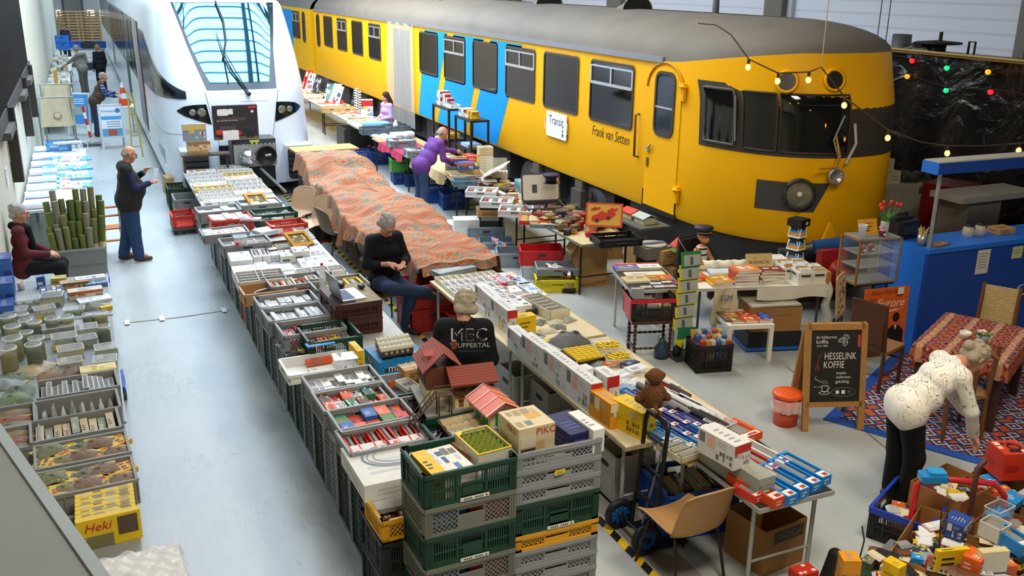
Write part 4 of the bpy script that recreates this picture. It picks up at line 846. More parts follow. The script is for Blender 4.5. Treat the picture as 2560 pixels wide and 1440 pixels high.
def item(style,x,y,z,w,d,h,cols,label,rz=0.,group=None,name=None,cat=None,seed=0):
 o=link(name or NAMES[style],pk(style,w,d,h,cols,seed),None,(x,y,z),rz)
 return tag(o,label,cat or CATS[style],group)
XM=0
def itp(style,px,py,z,w,d,h,cols,label,rz=0.,**k):
 """item whose top centre is seen at a pixel, resting on height z"""
 p=at(px,py,z+h)
 if XM and z>.7 and p.y>10.9 and 5.9<p.x:p.x=min(p.x,XM-w/2)
 return item(style,p.x,p.y,z,w,d,h,cols,label,math.radians(rz),**k)
 # ---- crates
_CR={}
def crate_mesh(kind,w,d,h,col):
 key=(kind,w,d,h,col)
 if key in _CR:return _CR[key]
 mb=MB();m=C(hx(col),.5,0,.06,3);t=.012
 mb.cb(0,0,.004,w-.01,d-.01,.01,m)
 def side(L,tf):
  """panel in XZ of tf, outward = -Y"""
  B=lambda x0,z0,x1,z1,a=0,b=t:mb.box(x0,a,z0,x1,b,z1,m,tf)
  if kind=='solid':
   B(-L/2,0,L/2,h);B(-L/2,h-.03,L/2,h,-.008,0);B(-L/2,0,L/2,.02,-.006,0)
   for k in range(int(L/.15)+1):x=-L/2+.02+k*(L-.04)/int(L/.15);B(x-.006,.02,x+.006,h-.03,-.006,0)
   B(-.08,h*.55,.08,h*.85,-.007,-.006);mb.box(-.06,-.009,h*.62,.06,-.0071,h*.8,'#1c1c1c'if col in('black',)else '#35383a',tf)
   return
  B(-L/2,0,L/2,.022,-.004);B(-L/2,h-.03,L/2,h,-.009);B(-L/2,h-.045,L/2,h-.03,-.004)
  for s in(-1,1):B(s*L/2-(.05 if s>0 else 0),0,s*L/2+(.05 if s<0 else 0),h,-.004)
  for s in(-1,1):
   for k in range(3):B(s*(L/2-.012-k*.016)-.003,.02,s*(L/2-.012-k*.016)+.003,h-.04,-.009,-.004)
  z0,z1=.022,h-.045
  if kind=='lattice':
   cw=.085 if L>.5 else 0.
   if cw:B(-cw,z0,cw,z0+(z1-z0)*.62);B(-cw,z0+(z1-z0)*.9,cw,z1);B(-cw-.01,z0,-cw,z1);B(cw,z0,cw+.01,z1)
   wins=[(-L/2+.05,-cw-.01),(cw+.01,L/2-.05)]if cw else[(-L/2+.05,L/2-.05)]
   for a,b in wins:
    H=z1-z0;st=.034
    for sg in(1,-1):
     q=a-H
     while q<b+H:
      x0,x1=q,q+H*1.0;za,zb=(z0,z1)if sg>0 else(z1,z0)
      xa,xb=max(x0,a),min(x1,b)
      if xb-xa>.004:
       f=lambda x:za+(zb-za)*(x-x0)/(x1-x0)
       e=.0045;V=[]
       for y in(.002,.009):V+=[(xa,y,f(xa)-e),(xb,y,f(xb)-e),(xb,y,f(xb)+e),(xa,y,f(xa)+e)]
       mb.add(V,[(0,1,2,3),(7,6,5,4),(0,4,5,1),(3,2,6,7)],m,tf)
      q+=st
  else:
   B(-L/2+.05,z0+(z1-z0)*.46,L/2-.05,z0+(z1-z0)*.54);x=-L/2+.05;st=.017
   while x<L/2-.05:
    if abs(x)<.075 and L>.5:B(x,z0,x+st,z0+(z1-z0)*.62)
    else:B(x,z0,x+st*.52,z1,.002,.009)
    x+=st
   for s in(-1,1):B(s*.1-.006,z0,s*.1+.006,z1,-.004)
   B(-L/2+.05,z0,L/2-.05,z0+.02)
 side(w,T(0,-d/2));side(w,T(0,d/2,0,PI));side(d,T(-w/2,0,0,-PI/2));side(d,T(w/2,0,0,PI/2))
 me=mb.mesh('crate');_CR[key]=me
 return me
def crate(kind,x,y,z,col,h,label,rz=0.,w=.6,d=.4,group=None):
 o=link('plastic_crate',crate_mesh(kind,w,d,h,col),None,(x,y,z),rz);return tag(o,label,'crate',group)
def cratep(kind,px,py,z,col,h,label,rz=0.,w=.6,d=.4,**k):
 p=at(px,py,z+h);return crate(kind,p.x,p.y,z,col,h,label,math.radians(rz),w,d,**k)
def row(style,x0,x1,y,z,n,d,h,colsets,lab,along='x',gap=.006,group=None,jit=.0,**k):
 """n goods side by side between x0 and x1 (or along y)"""
 for i in range(n):
  w=(x1-x0)/n-gap;c=x0+(i+.5)*(x1-x0)/n;cs=colsets[(i*7+int(abs(y)*10))%len(colsets)]
  hh=h*ru(.85,1.1);rz=ru(-jit,jit)
  L=lab%ORD[i]
  if along=='x':item(style,c,y,z,w,d,hh,cs,L,rz,group,seed=i%3,**k)
  else:item(style,y,c,z,d,w,hh,cs,L,rz,group,seed=i%3,**k)
def fillc(cr,style,n,colsets,what,where,h=.06,rows=1,w=.55,d=.35,z0=.016,jit=.06,cells=None):
 """goods lying in a crate, each a thing of its own"""
 o=cr.location;rz=cr.rotation_euler.z
 for r in range(rows):
  for i in range(n):
   x=(-w/2+(i+.5)*w/n);y=(-d/2+(r+.5)*d/rows);q=Matrix.Rotation(rz,3,'Z')@Vector((x,y,0))
   cs=colsets[(i+r*3)%len(colsets)];rw=''if rows==1 else(' of near row',' of far row',' of back row')[r]
   item(style,o.x+q.x,o.y+q.y,o.z+z0,w/n-.008,d/rows-.01,h*ru(.7,1.15),cs,'%s %s, %s from left%s'%(what,where,ORD[i],rw),rz+ru(-jit,jit)*.5,what+' '+where,seed=(i+r)%4)
   # ---- tables
def table(label,x0,x1,y0,y1,z=.75,top='#c9ccca',edge='#9fa3a5',leg='#2c2c2d',style='fold',name='trestle_table',nleg=2,th=.03,rz=0.,bar=1):
 cx,cy=(x0+x1)/2,(y0+y1)/2;t=thg(name,label,'table',(cx,cy,0),rz);w,d=x1-x0,y1-y0
 m=MB();m.cb(0,0,z-th,w-.02,d-.02,th,C(hx(top),.5));m.bld('tabletop',t)
 m=MB();m.ring([(-w/2,-d/2),(w/2,-d/2),(w/2,d/2),(-w/2,d/2)],[(-w/2+.012,-d/2+.012),(w/2-.012,-d/2+.012),(w/2-.012,d/2-.012),(-w/2+.012,d/2-.012)],th+.004,C(hx(edge),.35,.3),T(z=z-th-.003));m.bld('edge_trim',t)
 ys=[-d/2+.12,d/2-.12]if nleg==2 else list(lsp(-d/2+.1,d/2-.1,nleg))
 for y in ys:
  for x in(-w/2+.06,w/2-.06):
   m=MB();m.tube([(x,y,0),(x,y,z-th)],.016,C(hx(leg),.4,.2),8)if style=='fold'else m.cb(x,y,0,.05,.05,z-th,C(hx(leg),.5));m.bld('leg',t)
  if not bar:continue
  m=MB();m.rod((-w/2+.06,y,.25),(w/2-.06,y,.25),.010,C(hx(leg),.4,.2),6);m.bld('crossbar',t)
 return t
 # ---- moulded plastic chair
def chair_mesh(col):
 mb=MB();m=C(col,.42,0,.05,4)
 def S(u,v,off):
 # v: 0 front edge -> 1 top of back ; u across
  x=(u-.5)*2
  if v<.45:t=v/.45;y=.22-.40*t;z=.455-.03*sin(t*PI*.6)-(.035*(1-t)**6)
  elif v<.6:t=(v-.45)/.15;a=t*PI/2*.92;y=-.18-.07*sin(a);z=.432+.07*(1-cos(a))
  else:t=(v-.6)/.4;y=-.25-.10*t;z=.50+.34*t
  hw=.225-.02*max(0,v-.7)/.3;cur=.05*abs(x)**3
  if v<.5:z+=cur*(1-.3*v)
  else:y+=cur*1.1
  if v>.9:z-=.05*abs(x)**4*(v-.9)/.1
  return(x*hw,y-(off if v>.5 else 0),z-(off if v<=.5 else 0))
 mb.grid(lambda u,v:S(u,v,0),14,22,m);mb.grid(lambda u,v:S(1-u,v,.012),14,22,m)
 mb.tube([S(0,v,.006)for v in lsp(0,1,16)]+[S(u,1,.006)for u in lsp(0,1,8)[1:]]+[S(1,v,.006)for v in lsp(1,0,16)[1:]]+[S(u,0,.006)for u in lsp(1,0,8)[1:-1]],.009,m,6,None,True)
 return mb.mesh('chair_shell')
def chair(loc,rz,label,col='#b8977a',leg='#3a2a20'):
 t=thg('plastic_chair',label,'chair',loc,rz);link('seat_shell',chair_mesh(col),t)
 for s in(-1,1):
  for f in(1,-1):
   m=MB();m.tube([(s*.16,f*.12-.02,.425),(s*.19,f*.16-.02,.40),(s*.22,f*.25-.02,0)],.012,C(leg,.35,.3),8);m.bld('leg',t)
  m=MB();m.tube([(s*.17,-.15,.415),(s*.17,.12,.42)],.01,C(leg,.35,.3),6);m.bld('seat_rail',t)
 return t
 # ---------------------------------------------------------------- long stall along the aisle (left of the tape)
GW=[('#e4e4e0','#c9cdd0','#3a5f8d','#8a2d2a'),('#e7e5dc','#f1efe8','#7d3a2c','#2f3d57'),('#e4e4e0','#b7bcc0','#c9a33a','#5f6a70')]
L1='long aisle stall'
for i,(y0,y1)in enumerate(((15.75,17.92),(12.9,15.7),(10.05,12.85),(7.2,10.0),(5.42,7.15))):
 table('grey folding table of the aisle stall, %s one counted from the gallery ledge'%ORD[4-i],1.46,2.66,y0,y1,.75,'#b9bcbc','#a7abac','#3c3d3f')
 # far end: rows of shallow trays with model wagons
yy=17.72;k=0
for r in range(8):
 for c in range(2):
  w=.50+.05*((r+c)%3);x=1.76+c*.56
  cols=GW[(r+c)%3]if(r*2+c)%5 else('#d9b23a','#e9d9a0','#8a5a2a','#b8442a')
  item('tray'if(r+c)%4 else 'pic',x,yy,.752,w,.25,.05+.02*((r*3+c)%3),cols if(r+c)%4 else('#e4e0d4','#d8a23a','#b8482a','#5f7fa8','#e9e9e4'),'shallow tray of wagons at the far stall end, %s row from railcar, %s side'%(ORD[r],('aisle','chair')[c]),ru(-.05,.05),None,seed=r+c)
 yy-=.315
 # crates and boxes, from far to near
row('pic',1.5,2.6,15.12,.752,5,.2,.05,GW,'flat white wagon box in the row between trays and grey crates, %s from the aisle',jit=.08);row('tray',2.2,2.62,13.35,.752,3,.28,.08,GW,'white tray beside the small red crate near the chairs, %s from the aisle');row('win',12.3,13.1,2.52,.752,6,.2,.07,[('white','grey','navy'),('#dfe3e6','white','maroon')],'white window box on the chair side of the stall, %s from the camera','y');row('pic',10.9,12.2,2.45,.752,7,.3,.06,[('white','#8fa8c8','grey','#c9ccd0'),('#e6e4dc','navy','grey')],'flat white box behind the water bottle on the chair side, %s from the camera','y',jit=.06);row('tray',2.05,2.62,10.78,.752,3,.24,.08,GW,'white tray next to the clear water bottle, %s from the aisle')
c=cratep('solid',545,520,.753,'grey',.17,'grey crate of white boxes behind the red crate on the aisle stall',3);fillc(c,'plain',5,[('white','grey'),('#dfe3ea','blue')],'white wagon box','standing in grey crate behind the red one',.13)
c=cratep('solid',648,503,.753,'grey',.15,'grey crate beside the gilt picture frames on the aisle stall',3);fillc(c,'plain',4,[('white','grey'),('cream','red')],'pale wagon box','in grey crate beside the gilt frames',.12)
c=cratep('lattice',576,541,.753,'#d8391f',.18,'bright red open crate of white boxes on the aisle stall',4,.55,.38);fillc(c,'plain',6,[('white','grey'),('#eef0f2','navy')],'flat white box','standing in the bright red crate',.17)
c=cratep('slot',684,527,.753,'#1c4a38',.17,'dark green crate of model boxes below the beige chairs on the aisle stall',2);fillc(c,'tray',4,[('white','#c9cdd0','maroon','grey'),('white','#e5e5e5','black')],'white model tray','in dark green crate below the chairs',.08,2)
for i,(px,py,rz)in enumerate(((640,492,25),(745,590,30))):
 p=at(px,py,.95);t=MB();t.ring(rrect(.36,.26,.01),rrect(.27,.17,.01),.03,C('#b8862b',.4,.3));t.cb(0,0,.004,.28,.18,.01,'#6d5a30');patches(t,rnd,-.12,-.07,.12,.07,.015,('#8d7a3a','#4f6a3a','#c9b36a'),4,3)
 o=t.bld('framed_picture',None,(p.x,p.y,.90));o.rotation_euler=(.6,.1,math.radians(rz));tag(o,('gilt frame with a landscape picture propped by the beige chairs','gilt frame with a train picture propped near the tool bag')[i],'frame')
c=cratep('solid',560,575,.753,'grey',.12,'grey crate under the tilted white card box on the aisle stall',2);fillc(c,'pic',4,[('white','grey','red','azure')],'small picture box','in grey crate under the tilted card',.09)
c=cratep('solid',612,600,.753,'grey',.16,'grey crate with white cards and a square clear box on the aisle stall',2);fillc(c,'tray',4,[('white','#d6dade','red','navy')],'white model tray','in grey crate with the square box',.11,2)
itp('tub',600,590,.90,.15,.15,.12,('#b9928a','red'),'square clear box standing in the grey crate by the aisle')
itp('plain',668,572,.80,.34,.24,.06,('white','azure'),'tilted white card box lying across crates on the aisle stall',25)
itp('plain',625,545,.90,.12,.30,.03,('white','blue'),'thin white leaflet standing out of the red crate',70)
c=cratep('lattice',716,555,.753,'#c8361f',.14,'small red crate half hidden behind gilt frame on the aisle stall',4,.5,.36)
c=cratep('solid',712,610,.753,'brown',.10,'flat brown box of framed models on the chair side of the aisle stall',3,.52,.4);fillc(c,'tray',3,[('#c9b98e','#e5dcc0','maroon','grey')],'cream model tray','in flat brown box on the chair side',.07)
# white box field
boxes=[(600,640,.26,.42,.10,0),(640,632,.10,.38,.09,1),(662,630,.10,.38,.09,1),(685,628,.11,.38,.08,2),(716,632,.18,.30,.10,3),(750,622,.2,.26,.14,3),(612,672,.28,.30,.12,0),(655,665,.14,.34,.12,2),(700,668,.30,.26,.05,4),(742,678,.3,.22,.03,4),(776,655,.26,.42,.07,5)]
for i,(px,py,w,d,h,q)in enumerate(boxes):
 cs=[('white','#d5dbe2','#c9d6e4','#a9b4c0','#d9d5cc'),('#e8e8ea','#d0d6de','blue','#2f4f9a'),('#e5e6e3','#cfd8e2','#9fb6d0'),('#dcd9cf','#b9bec4','#4a5560'),('white','#8fb4dc','#c9d9ea','#dfe5ea'),('white','#9aa0a8','#6d84a8','#c9c3c8')][q]
 itp('pic'if q!=1 else 'win',px,py,.753,w,d,h,cs,'white model train box mid aisle stall, %s of the white ones from the aisle'%ORD[i],-2,seed=i)
for i,(px,py)in enumerate(((625,690),(676,685))):
 itp('tray',px,py,.753,.30,.42,.16,('#dedbd2','white','silver','white'),('open white box with moulded insert stacked on the aisle edge','open pale box with one long insert stacked beside it')[i],-2,seed=i)
c=cratep('solid',668,718,.753,'tan',.13,'open brown cardboard box of curved track pieces on the aisle stall',2,.56,.36)
c.name='cardboard_box';c['category']='box'
m=MB();[m.tube([(.20*cos(a)+.02*j,-.05+.13*sin(a)-.01*j,.05+.02*j)for a in lsp(.2,2.9,12)],.012,C('#b9bcc0',.3,.7),6)for j in range(3)]
o=m.bld('track_piece',None,c.location,.1);tag(o,'silver curved track pieces lying in the open brown cardboard box','track')
c=cratep('lattice',737,697,.753,'grey',.16,'grey lattice crate with yellow wagon boxes behind the cardboard box',2);fillc(c,'win',4,[('orange','white','brown'),('white','grey','yellow')],'orange edged wagon box','in grey crate behind the track box',.11)
c=cratep('lattice',846,703,.753,'grey',.16,'grey lattice crate behind the laptop lid',2);fillc(c,'win',3,[('yellow','white','brown'),('white','grey','black')],'yellow wagon box','in grey crate behind the laptop',.11)
SIL=[('silver','#dfe3e8'),('white','#b9c0c8'),('#c5ccd4','grey'),('#e9ebee','navy')]
for nm,px,py,what,st,n,rw,cs in(('grey crate full of silver wrapped parts, first behind the two white paper crates',715,746,'silver wrapped part','plain',8,2,SIL),('grey crate full of upright white paper packs, between two grey crates',738,778,'upright white pack','plain',11,1,SIL),('grey crate with red and wooden kits, beside the green slotted crate',776,812,'boxed kit','pic',4,2,[('red','white','tan'),('#b9bec4','maroon','grey'),('#c98a2a','white'),('#d5d9dd','red')])):
 c=cratep('lattice',px,py,.753,'grey',.18,nm,2);fillc(c,st,n,cs,what,'in %s grey crate'%{'s':'silver filled','u':'paper filled','b':'red kit'}[what[0]],.12,rw)
 # brown crates with the laptop
for i in range(2):
 c=crate('slot',2.235,8.97,.753+i*.165,'#4a231c',.163,('lower dark brown crate under the laptop','upper dark brown crate carrying the laptop')[i],.03,.46,.62)
m=MB();m.box(-.24,-.32,0,.24,.32,.012,'#3f2019')
for k in range(14):m.box(-.02,-.30+k*.043,.012,.22,-.30+k*.043+.018,.016,'#c9b98e')
tag(m.bld('slatted_lid',None,(2.235,8.97,1.083),.03),'dark brown slatted lid on the upper crate under the laptop','lid')
t=thg('laptop','open silver laptop on the dark brown crates','laptop',(2.20,8.9,1.10),.1)
m=MB();m.prism(rrect(.25,.36,.015),.016,C('#b9bfc8',.35,.5));
for r_ in range(6):
 for q in range(12):m.box(-.115+r_*.023,-.155+q*.026,.016,-.115+r_*.023+.018,-.155+q*.026+.021,.019,'#3d5687')
m.box(.05,-.05,.016,.11,.05,.0175,'#dfe4ea');m.bld('base',t)
m=MB();m.prism(rrect(.24,.36,.012),.008,C('#8f949b',.35,.5),MT((-.125,0,.012))@Matrix.Rotation(-1.78,4,'Y')@MT((.12,0,0)));m.bld('screen',t)
for i,(px,py)in enumerate(((853,712),(903,716))):
 p=at(px,py,1.12);m=MB();m.sph((0,0,0),.05,C('#17181b',.3),10,None,(.75,1.15,.5));tag(m.bld('computer_mouse',None,(p.x,p.y,1.125)),('black computer mouse beside the laptop screen','black computer mouse on the slatted lid')[i],'mouse')
p=at(820,700,1.0);m=MB();m.lathe([(0,0),(.035,0),(.037,.02),(.037,.16),(.03,.20),(.014,.23),(.014,.25)],GLASS('#eef6fa',.35),16);m.lathe([(.016,.24),(.016,.265),(0,.265)],'#c8202a',12);tag(m.bld('water_bottle',None,(p.x-.05,p.y+.05,.77+.15)),'clear water bottle with a red cap behind the laptop','bottle')
# green crate in front
c=cratep('slot',822,826,.753,'#173f31',.2,'dark green slotted crate of toys behind the silver model car',2,.5,.5);fillc(c,'pic',4,[('red','white','yellow'),('yellow','navy'),('#dfe3e8','grey'),('maroon','cream')],'toy box','in green crate by the model car',.09,2,.45,.45)
itp('plain',800,858,.93,.26,.10,.01,('azure','white'),'pale blue leaflet hanging over the green crate edge',4)
# model cars
def modelcar(px,py,z,L,col,label,rz=0.):
 p=at(px,py,z+.05);t=thg('model_car',label,'model car',(p.x,p.y,z),rz);m=MB();W=L*.42;H=L*.24
 prof=[(-.5,.25),(-.49,.5),(-.3,.56),(-.16,.96),(.14,.98),(.30,.58),(.47,.48),(.5,.25)]
 for s in(-1,1):m.add([(x*L,s*W/2*(.8 if z_>.6 else 1),z_*H)for x,z_ in prof],[tuple(range(8))if s<0 else tuple(range(8))[::-1]],C(hx(col),.2,.5))
 for(xa,za),(xb,zb)in zip(prof,prof[1:]+prof[:1]):
  f=lambda z_:.8 if z_>.6 else 1
  m.add([(xa*L,-W/2*f(za),za*H),(xb*L,-W/2*f(zb),zb*H),(xb*L,W/2*f(zb),zb*H),(xa*L,W/2*f(za),za*H)],[(0,1,2,3)],'#20252a'if .6<(za+zb)/2<.9 else C(hx(col),.2,.5))
 m.bld('body',t)
 for x in(-.3,.31):
  for s in(-1,1):q=MB();q.lathe([(0,-.012),(L*.075,-.012),(L*.075,.012),(0,.012)],'#111111',14,T(x*L,s*W*.46,L*.075,0,PI/2));q.bld('wheel',t)
 return t
modelcar(720,852,.753,.24,'silver','large silver model car on the aisle edge of the stall',.35);modelcar(742,880,.753,.18,'#3a3d42','dark grey model car in front of the silver one',.3)
itp('win',755,868,.753,.09,.17,.05,('#c9b35a','white','maroon'),'small cream boxed red model beside the silver model car',-8)
# lid box with orange item
c=cratep('solid',795,905,.753,'white',.09,'white lid tray with an orange and blue pack beside the clear tub',1,.62,.42)
itp('plain',797,896,.78,.24,.06,.05,('orange','azure'),'orange and blue pack lying in the white lid tray',4);itp('pic',815,920,.77,.3,.12,.02,('#e2e0d8','#c9c6bb','white'),'pale instruction sheet lying in the white lid tray',3)
itp('tub',862,890,.80,.2,.17,.13,('#d9dde2','white'),'clear plastic tub stuffed with white bags',-6)
itp('plain',890,865,.76,.06,.26,.2,('yellow','#b8922a'),'tall yellow box standing beside the blue starter set',3)
# blue maerklin starter box with three coaches on top
p=at(980,890,.9);o=item('pic',2.33,7.75,.753,.46,.40,.15,('#1784c8','#8a6a4a','#b9a890','#6d5038','#3a2f28'),'large blue starter set box carrying three brown coaches',.07,seed=3)
q=MB();q.text('märklin',.10,'white'if 0 else '#f2f4f6',T(0,-.2012,.08,0,PI/2));q.bld('lettering',o);q=MB();q.text('Mini',.07,'#f2f4f6',Matrix(((0,0,-1,-.2312),(-1,0,0,.05),(0,1,0,.08),(0,0,0,1))));q.bld('lettering',o)
def coach(loc,L,W,H,col,roof,label,rz):
 t=thg('model_coach',label,'model train',loc,rz);m=MB();m.box(-L/2,-W/2,.025,L/2,W/2,H*.72,hx(col))
 for k in range(5):m.box(-L*.4+k*L*.17,-W/2-.001,H*.4,-L*.4+k*L*.17+L*.08,W/2+.001,H*.62,'#b9b49a')
 m.bld('body',t);m=MB();m.grid(lambda u,v:((v-.5)*L*1.06,-W*.56*cos(PI*u),H*.7+H*.3*sin(PI*u)),12,1,C(hx(roof),.55))
 for s in(-1,1):m.poly([(s*L*.53,-W*.56*cos(PI*k/12),H*.7+H*.3*sin(PI*k/12))for k in range(13)],C(hx(roof),.55))
 for k in range(7):m.sph((-L*.42+k*L*.14,0,H),.005,'#5d5a50',5)
 m.bld('roof',t)
 for x in(-.32,.32):q=MB();[q.lathe([(0,-.006),(.022,-.006),(.022,.006),(0,.006)],'#141414',12,T(x*L+dx,s*W*.4,.022,0,PI/2))for s in(-1,1)for dx in(-.03,.03)];q.box(x*L-.05,-W*.4,.015,x*L+.05,W*.4,.03,'#1a1918');q.bld('bogie',t)
 return t
for i,y in enumerate((7.62,7.735,7.85)):coach((2.30+.015*i,y,.905),.30,.07,.115,'#4a3c2e','#c9c5b2','dark brown model coach with pale roof on the blue starter box, %s from the camera'%ORD[i],.05)
# grey crates along the aisle, near part
c=cratep('lattice',856,946,.753,'grey',.17,'grey crate of silver blister packs behind the crate of coloured locomotives',2);fillc(c,'tub',9,[('#8f98a2','white'),('#b9c3cc','navy'),('#6d767e','cream')],'clear blister pack','in grey crate of silver packs',.11,2)
c=cratep('lattice',886,987,.753,'grey',.17,'grey crate of mixed locomotives with a green card box',2);fillc(c,'pic',6,[('orange','white','red'),('#dfe0dc','navy','grey'),('#2f7a4a','white','navy'),('maroon','yellow','black'),('#b8323a','white','pink')],'boxed locomotive','in grey crate with green card',.12,2)
c=cratep('lattice',930,1035,.753,'grey',.17,'grey crate of orange and blue sets, next to the footbridge model',2);fillc(c,'plain',5,[('#2a62b8','white'),('#ef6a3a','white'),('#e0562a','blue'),('#3d8a4a','orange'),('#d8483a','navy')],'orange or blue set box','in crate by the footbridge',.12,2)
c=cratep('lattice',955,1085,.753,'grey',.16,'grey crate of red and yellow window boxes behind the silver track box',2);fillc(c,'win',6,[('#d8281e','#e9dca0','brown'),('#d8281e','#e9c82a','maroon')],'red and yellow wagon box','behind the silver track box',.12)
o=itp('plain',985,1145,.753,.62,.60,.13,('#dcdcd8','#c6c9cc'),'large pale track set box with an oval track picture',1);bx_=o
q=MB();[q.tube([(.02+rx*cos(a),.06+ry*sin(a),.131)for a in lsp(0,2*PI,28)[:-1]],.005,'#9aa6bf',4,None,True)for rx,ry in((.24,.17),(.20,.135),(.155,.10),(.23,.15))];q.bld('printed_track_oval',o)
q=MB();q.box(-.02,-.3022,.01,.30,-.301,.12,'#d0c49c');q.text('FLEISCHMANN',.04,'#3a3026',T(.13,-.3025,.09,0,PI/2));q.text('Gleis',.035,'#8d8364',T(.24,-.3025,.055,0,PI/2));q.bld('lettering',o)
# second column behind: orange crate, station, footbridge, halt, roofs
c=cratep('solid',1010,960,.753,'grey',.14,'grey crate with orange boxes and a small carton left of the model station',2,.42,.5);c1=c
itp('win',985,945,.78,.16,.12,.05,('orange','white','black'),'orange window box in the crate left of the model station',10);itp('carton',1030,915,.80,.2,.16,.14,('tan',),'small open tan carton left of the model station',5);itp('tray',1020,958,.83,.13,.24,.05,('#e9e6da','white','grey'),'white model tray on the carton left of the model station',12)
c=cratep('slot',1040,1008,.753,'#173f31',.13,'dark green crate underneath the model footbridge',2,.45,.42)
def gable(mb,x0,y0,x1,y1,z0,h,ov,mat,axis='x',tf=None):
 if axis=='x':V=[(x0-ov,y0-ov,z0),(x1+ov,y0-ov,z0),(x1+ov,(y0+y1)/2,z0+h),(x0-ov,(y0+y1)/2,z0+h),(x0-ov,y1+ov,z0),(x1+ov,y1+ov,z0)]
 else:V=[(x0-ov,y1+ov,z0),(x0-ov,y0-ov,z0),((x0+x1)/2,y0-ov,z0+h),((x0+x1)/2,y1+ov,z0+h),(x1+ov,y1+ov,z0),(x1+ov,y0-ov,z0)];V=[V[0],V[1],V[2],V[3],V[4],V[5]]
 F=[(0,1,2,3),(3,2,5,4)]
 mb.add(V,F,mat,tf);mb.add([(a,b,c_-.012)for a,b,c_ in V],[f[::-1]for f in F],mat,tf)
def m_tiles(h1,h2,ax):
 def f(nt,b,tc):
  w=nt.nodes.new('ShaderNodeTexWave');w.bands_direction=ax;w.inputs['Scale'].default_value=14;nt.links.new(tc.outputs['Object'],w.inputs['Vector'])
  r=ramp(nt,w.outputs['Fac'],[(0,h2),(.35,h1),(1,h1)]);nt.links.new(r.outputs[0],b.inputs['Base Color'])
 return f
m_rt=nodemat('model_roof_tiles',m_tiles('#94402e','#6d2a1e','Y'),.6);m_rt2=nodemat('model_roof_tiles_b',m_tiles('#a8564a','#8a3e34','X'),.6)
st=thg('model_station','large model railway station with red tiled roofs, cream base and brown upper floor','model building',(2.42,6.55,.92),-.10)
pl=MB();pl.cb(0,.0,0,.54,.62,.02,'#8d897c');pl.bld('base_plate',st)
m=MB();m.box(-.02,-.22,.02,.28,.02,.13,'#d9cfa2');m.box(-.20,-.04,.02,.06,.26,.13,'#d9cfa2')
for k in range(3):m.lathe([(0,0),(.024,0),(.024,.004),(0,.004)],'#a84a2a',12,T(.03+.085*k,-.2215,.095,0,PI/2));m.box(.012+.085*k,-.2235,.03,.048+.085*k,-.2205,.095,'#8a5a3a')
m.bld('ground_floor',st)
m=MB();m.box(-.03,-.24,.13,.29,.02,.24,'#5d3626');m.box(-.21,-.05,.13,.06,.27,.30,'#6a3c2a');m.box(.14,-.244,.15,.19,-.24,.165,'#e6e3d8')
for k in range(3):m.box(.02+.085*k,-.242,.175,.06+.085*k,-.24,.225,'#2a2420')
for k in range(2):m.box(-.213,.0+.12*k,.17,-.21,.06+.12*k,.25,'#3a2a22')
m.bld('upper_floor',st)
m=MB();gable(m,-.03,-.24,.29,.02,.235,.10,.035,m_rt,'x');m.bld('roof',st)
m=MB();gable(m,-.21,-.05,.06,.27,.29,.15,.035,m_rt2,'y');m.bld('roof',st)
m=MB();m.box(-.19,.04,.33,-.10,.14,.385,'#d8a8a0');gable(m,-.2,.035,-.09,.145,.385,.03,.01,'#b0584e','x');m.bld('dormer',st)
m=MB();m.box(.05,.12,.38,.085,.155,.45,'#7a3a2a');m.bld('chimney',st)
m=MB();m.box(.08,-.125,.30,.13,-.105,.302,'#e2c53a',T(0,0,.0));m.bld('price_tag',st)
fb=thg('model_footbridge','brown model footbridge stairs standing left of the model station','model',(2.02,6.28,.89),-.1)
m=MB()
for s in(-1,1):
 m.rod((-.03,s*.035,0),(.17,s*.035,.23),.006,'#5d4436',6);m.rod((-.03,s*.035,.05),(.17,s*.035,.28),.004,'#5d4436',6);m.rod((.17,s*.035,.23),(.30,s*.035,.23),.006,'#5d4436',6);m.rod((.17,s*.035,.28),(.30,s*.035,.28),.004,'#5d4436',6)
 for k in range(6):a=k/5;m.rod((-.03+.2*a,s*.035,.23*a),(-.03+.2*a,s*.035,.23*a+.05),.003,'#5d4436',5)
 for x in(.19,.29):m.rod((x,s*.035,0),(x,s*.035,.23),.006,'#4f392d',6)
for k in range(12):a=k/11;m.box(-.03+.2*a-.006,-.033,.23*a,-.03+.2*a+.010,.033,.23*a+.004,'#4f392d')
m.box(.17,-.035,.226,.30,.035,.232,'#4f392d');m.bld('stair_flight',fb)
item('plain',2.28,6.12,.94,.12,.08,.01,('white','grey'),'white price card in front of the model station',-.1);item('plain',2.40,6.13,.94,.07,.09,.012,('#d9cf5a','#b9a830'),'yellow note in front of the model station',.3)
m=MB();[m.box(-.13+k*.045,-.03,0,-.13+k*.045+.038,.03,.045,'#4a4844')for k in range(6)];o=m.bld('model_crates_strip',None,(2.56,6.14,.94),.12);tag(o,'strip of small grey model coal bins before the model station','model')
ha=thg('model_halt','toy wayside halt with a striped orange roof and green shutters','model building',(2.56,5.98,.90),.05)
m=MB();m.cb(0,0,0,.28,.36,.02,'#b5322e');m.bld('base_plate',ha)
m=MB();m.box(-.10,-.14,.02,.10,.14,.21,'#d8cf98');m.add([(-.10,-.14,.21),(.10,-.14,.21),(0,-.14,.275)],[(0,1,2)],'#d8cf98');m.bld('walls',ha)
for(x0,x1)in((-.055,-.004),(.004,.055)):m=MB();m.box(x0,-.146,.09,x1,-.14,.18,'#17803a');m.bld('shutter',ha)
for y in(-.10,.02):m=MB();m.box(-.106,y,.08,-.10,y+.09,.18,'#17803a');m.bld('shutter',ha)
m=MB();gable(m,-.10,-.14,.10,.14,.20,.085,.05,C('#e8765a',.4),'y')
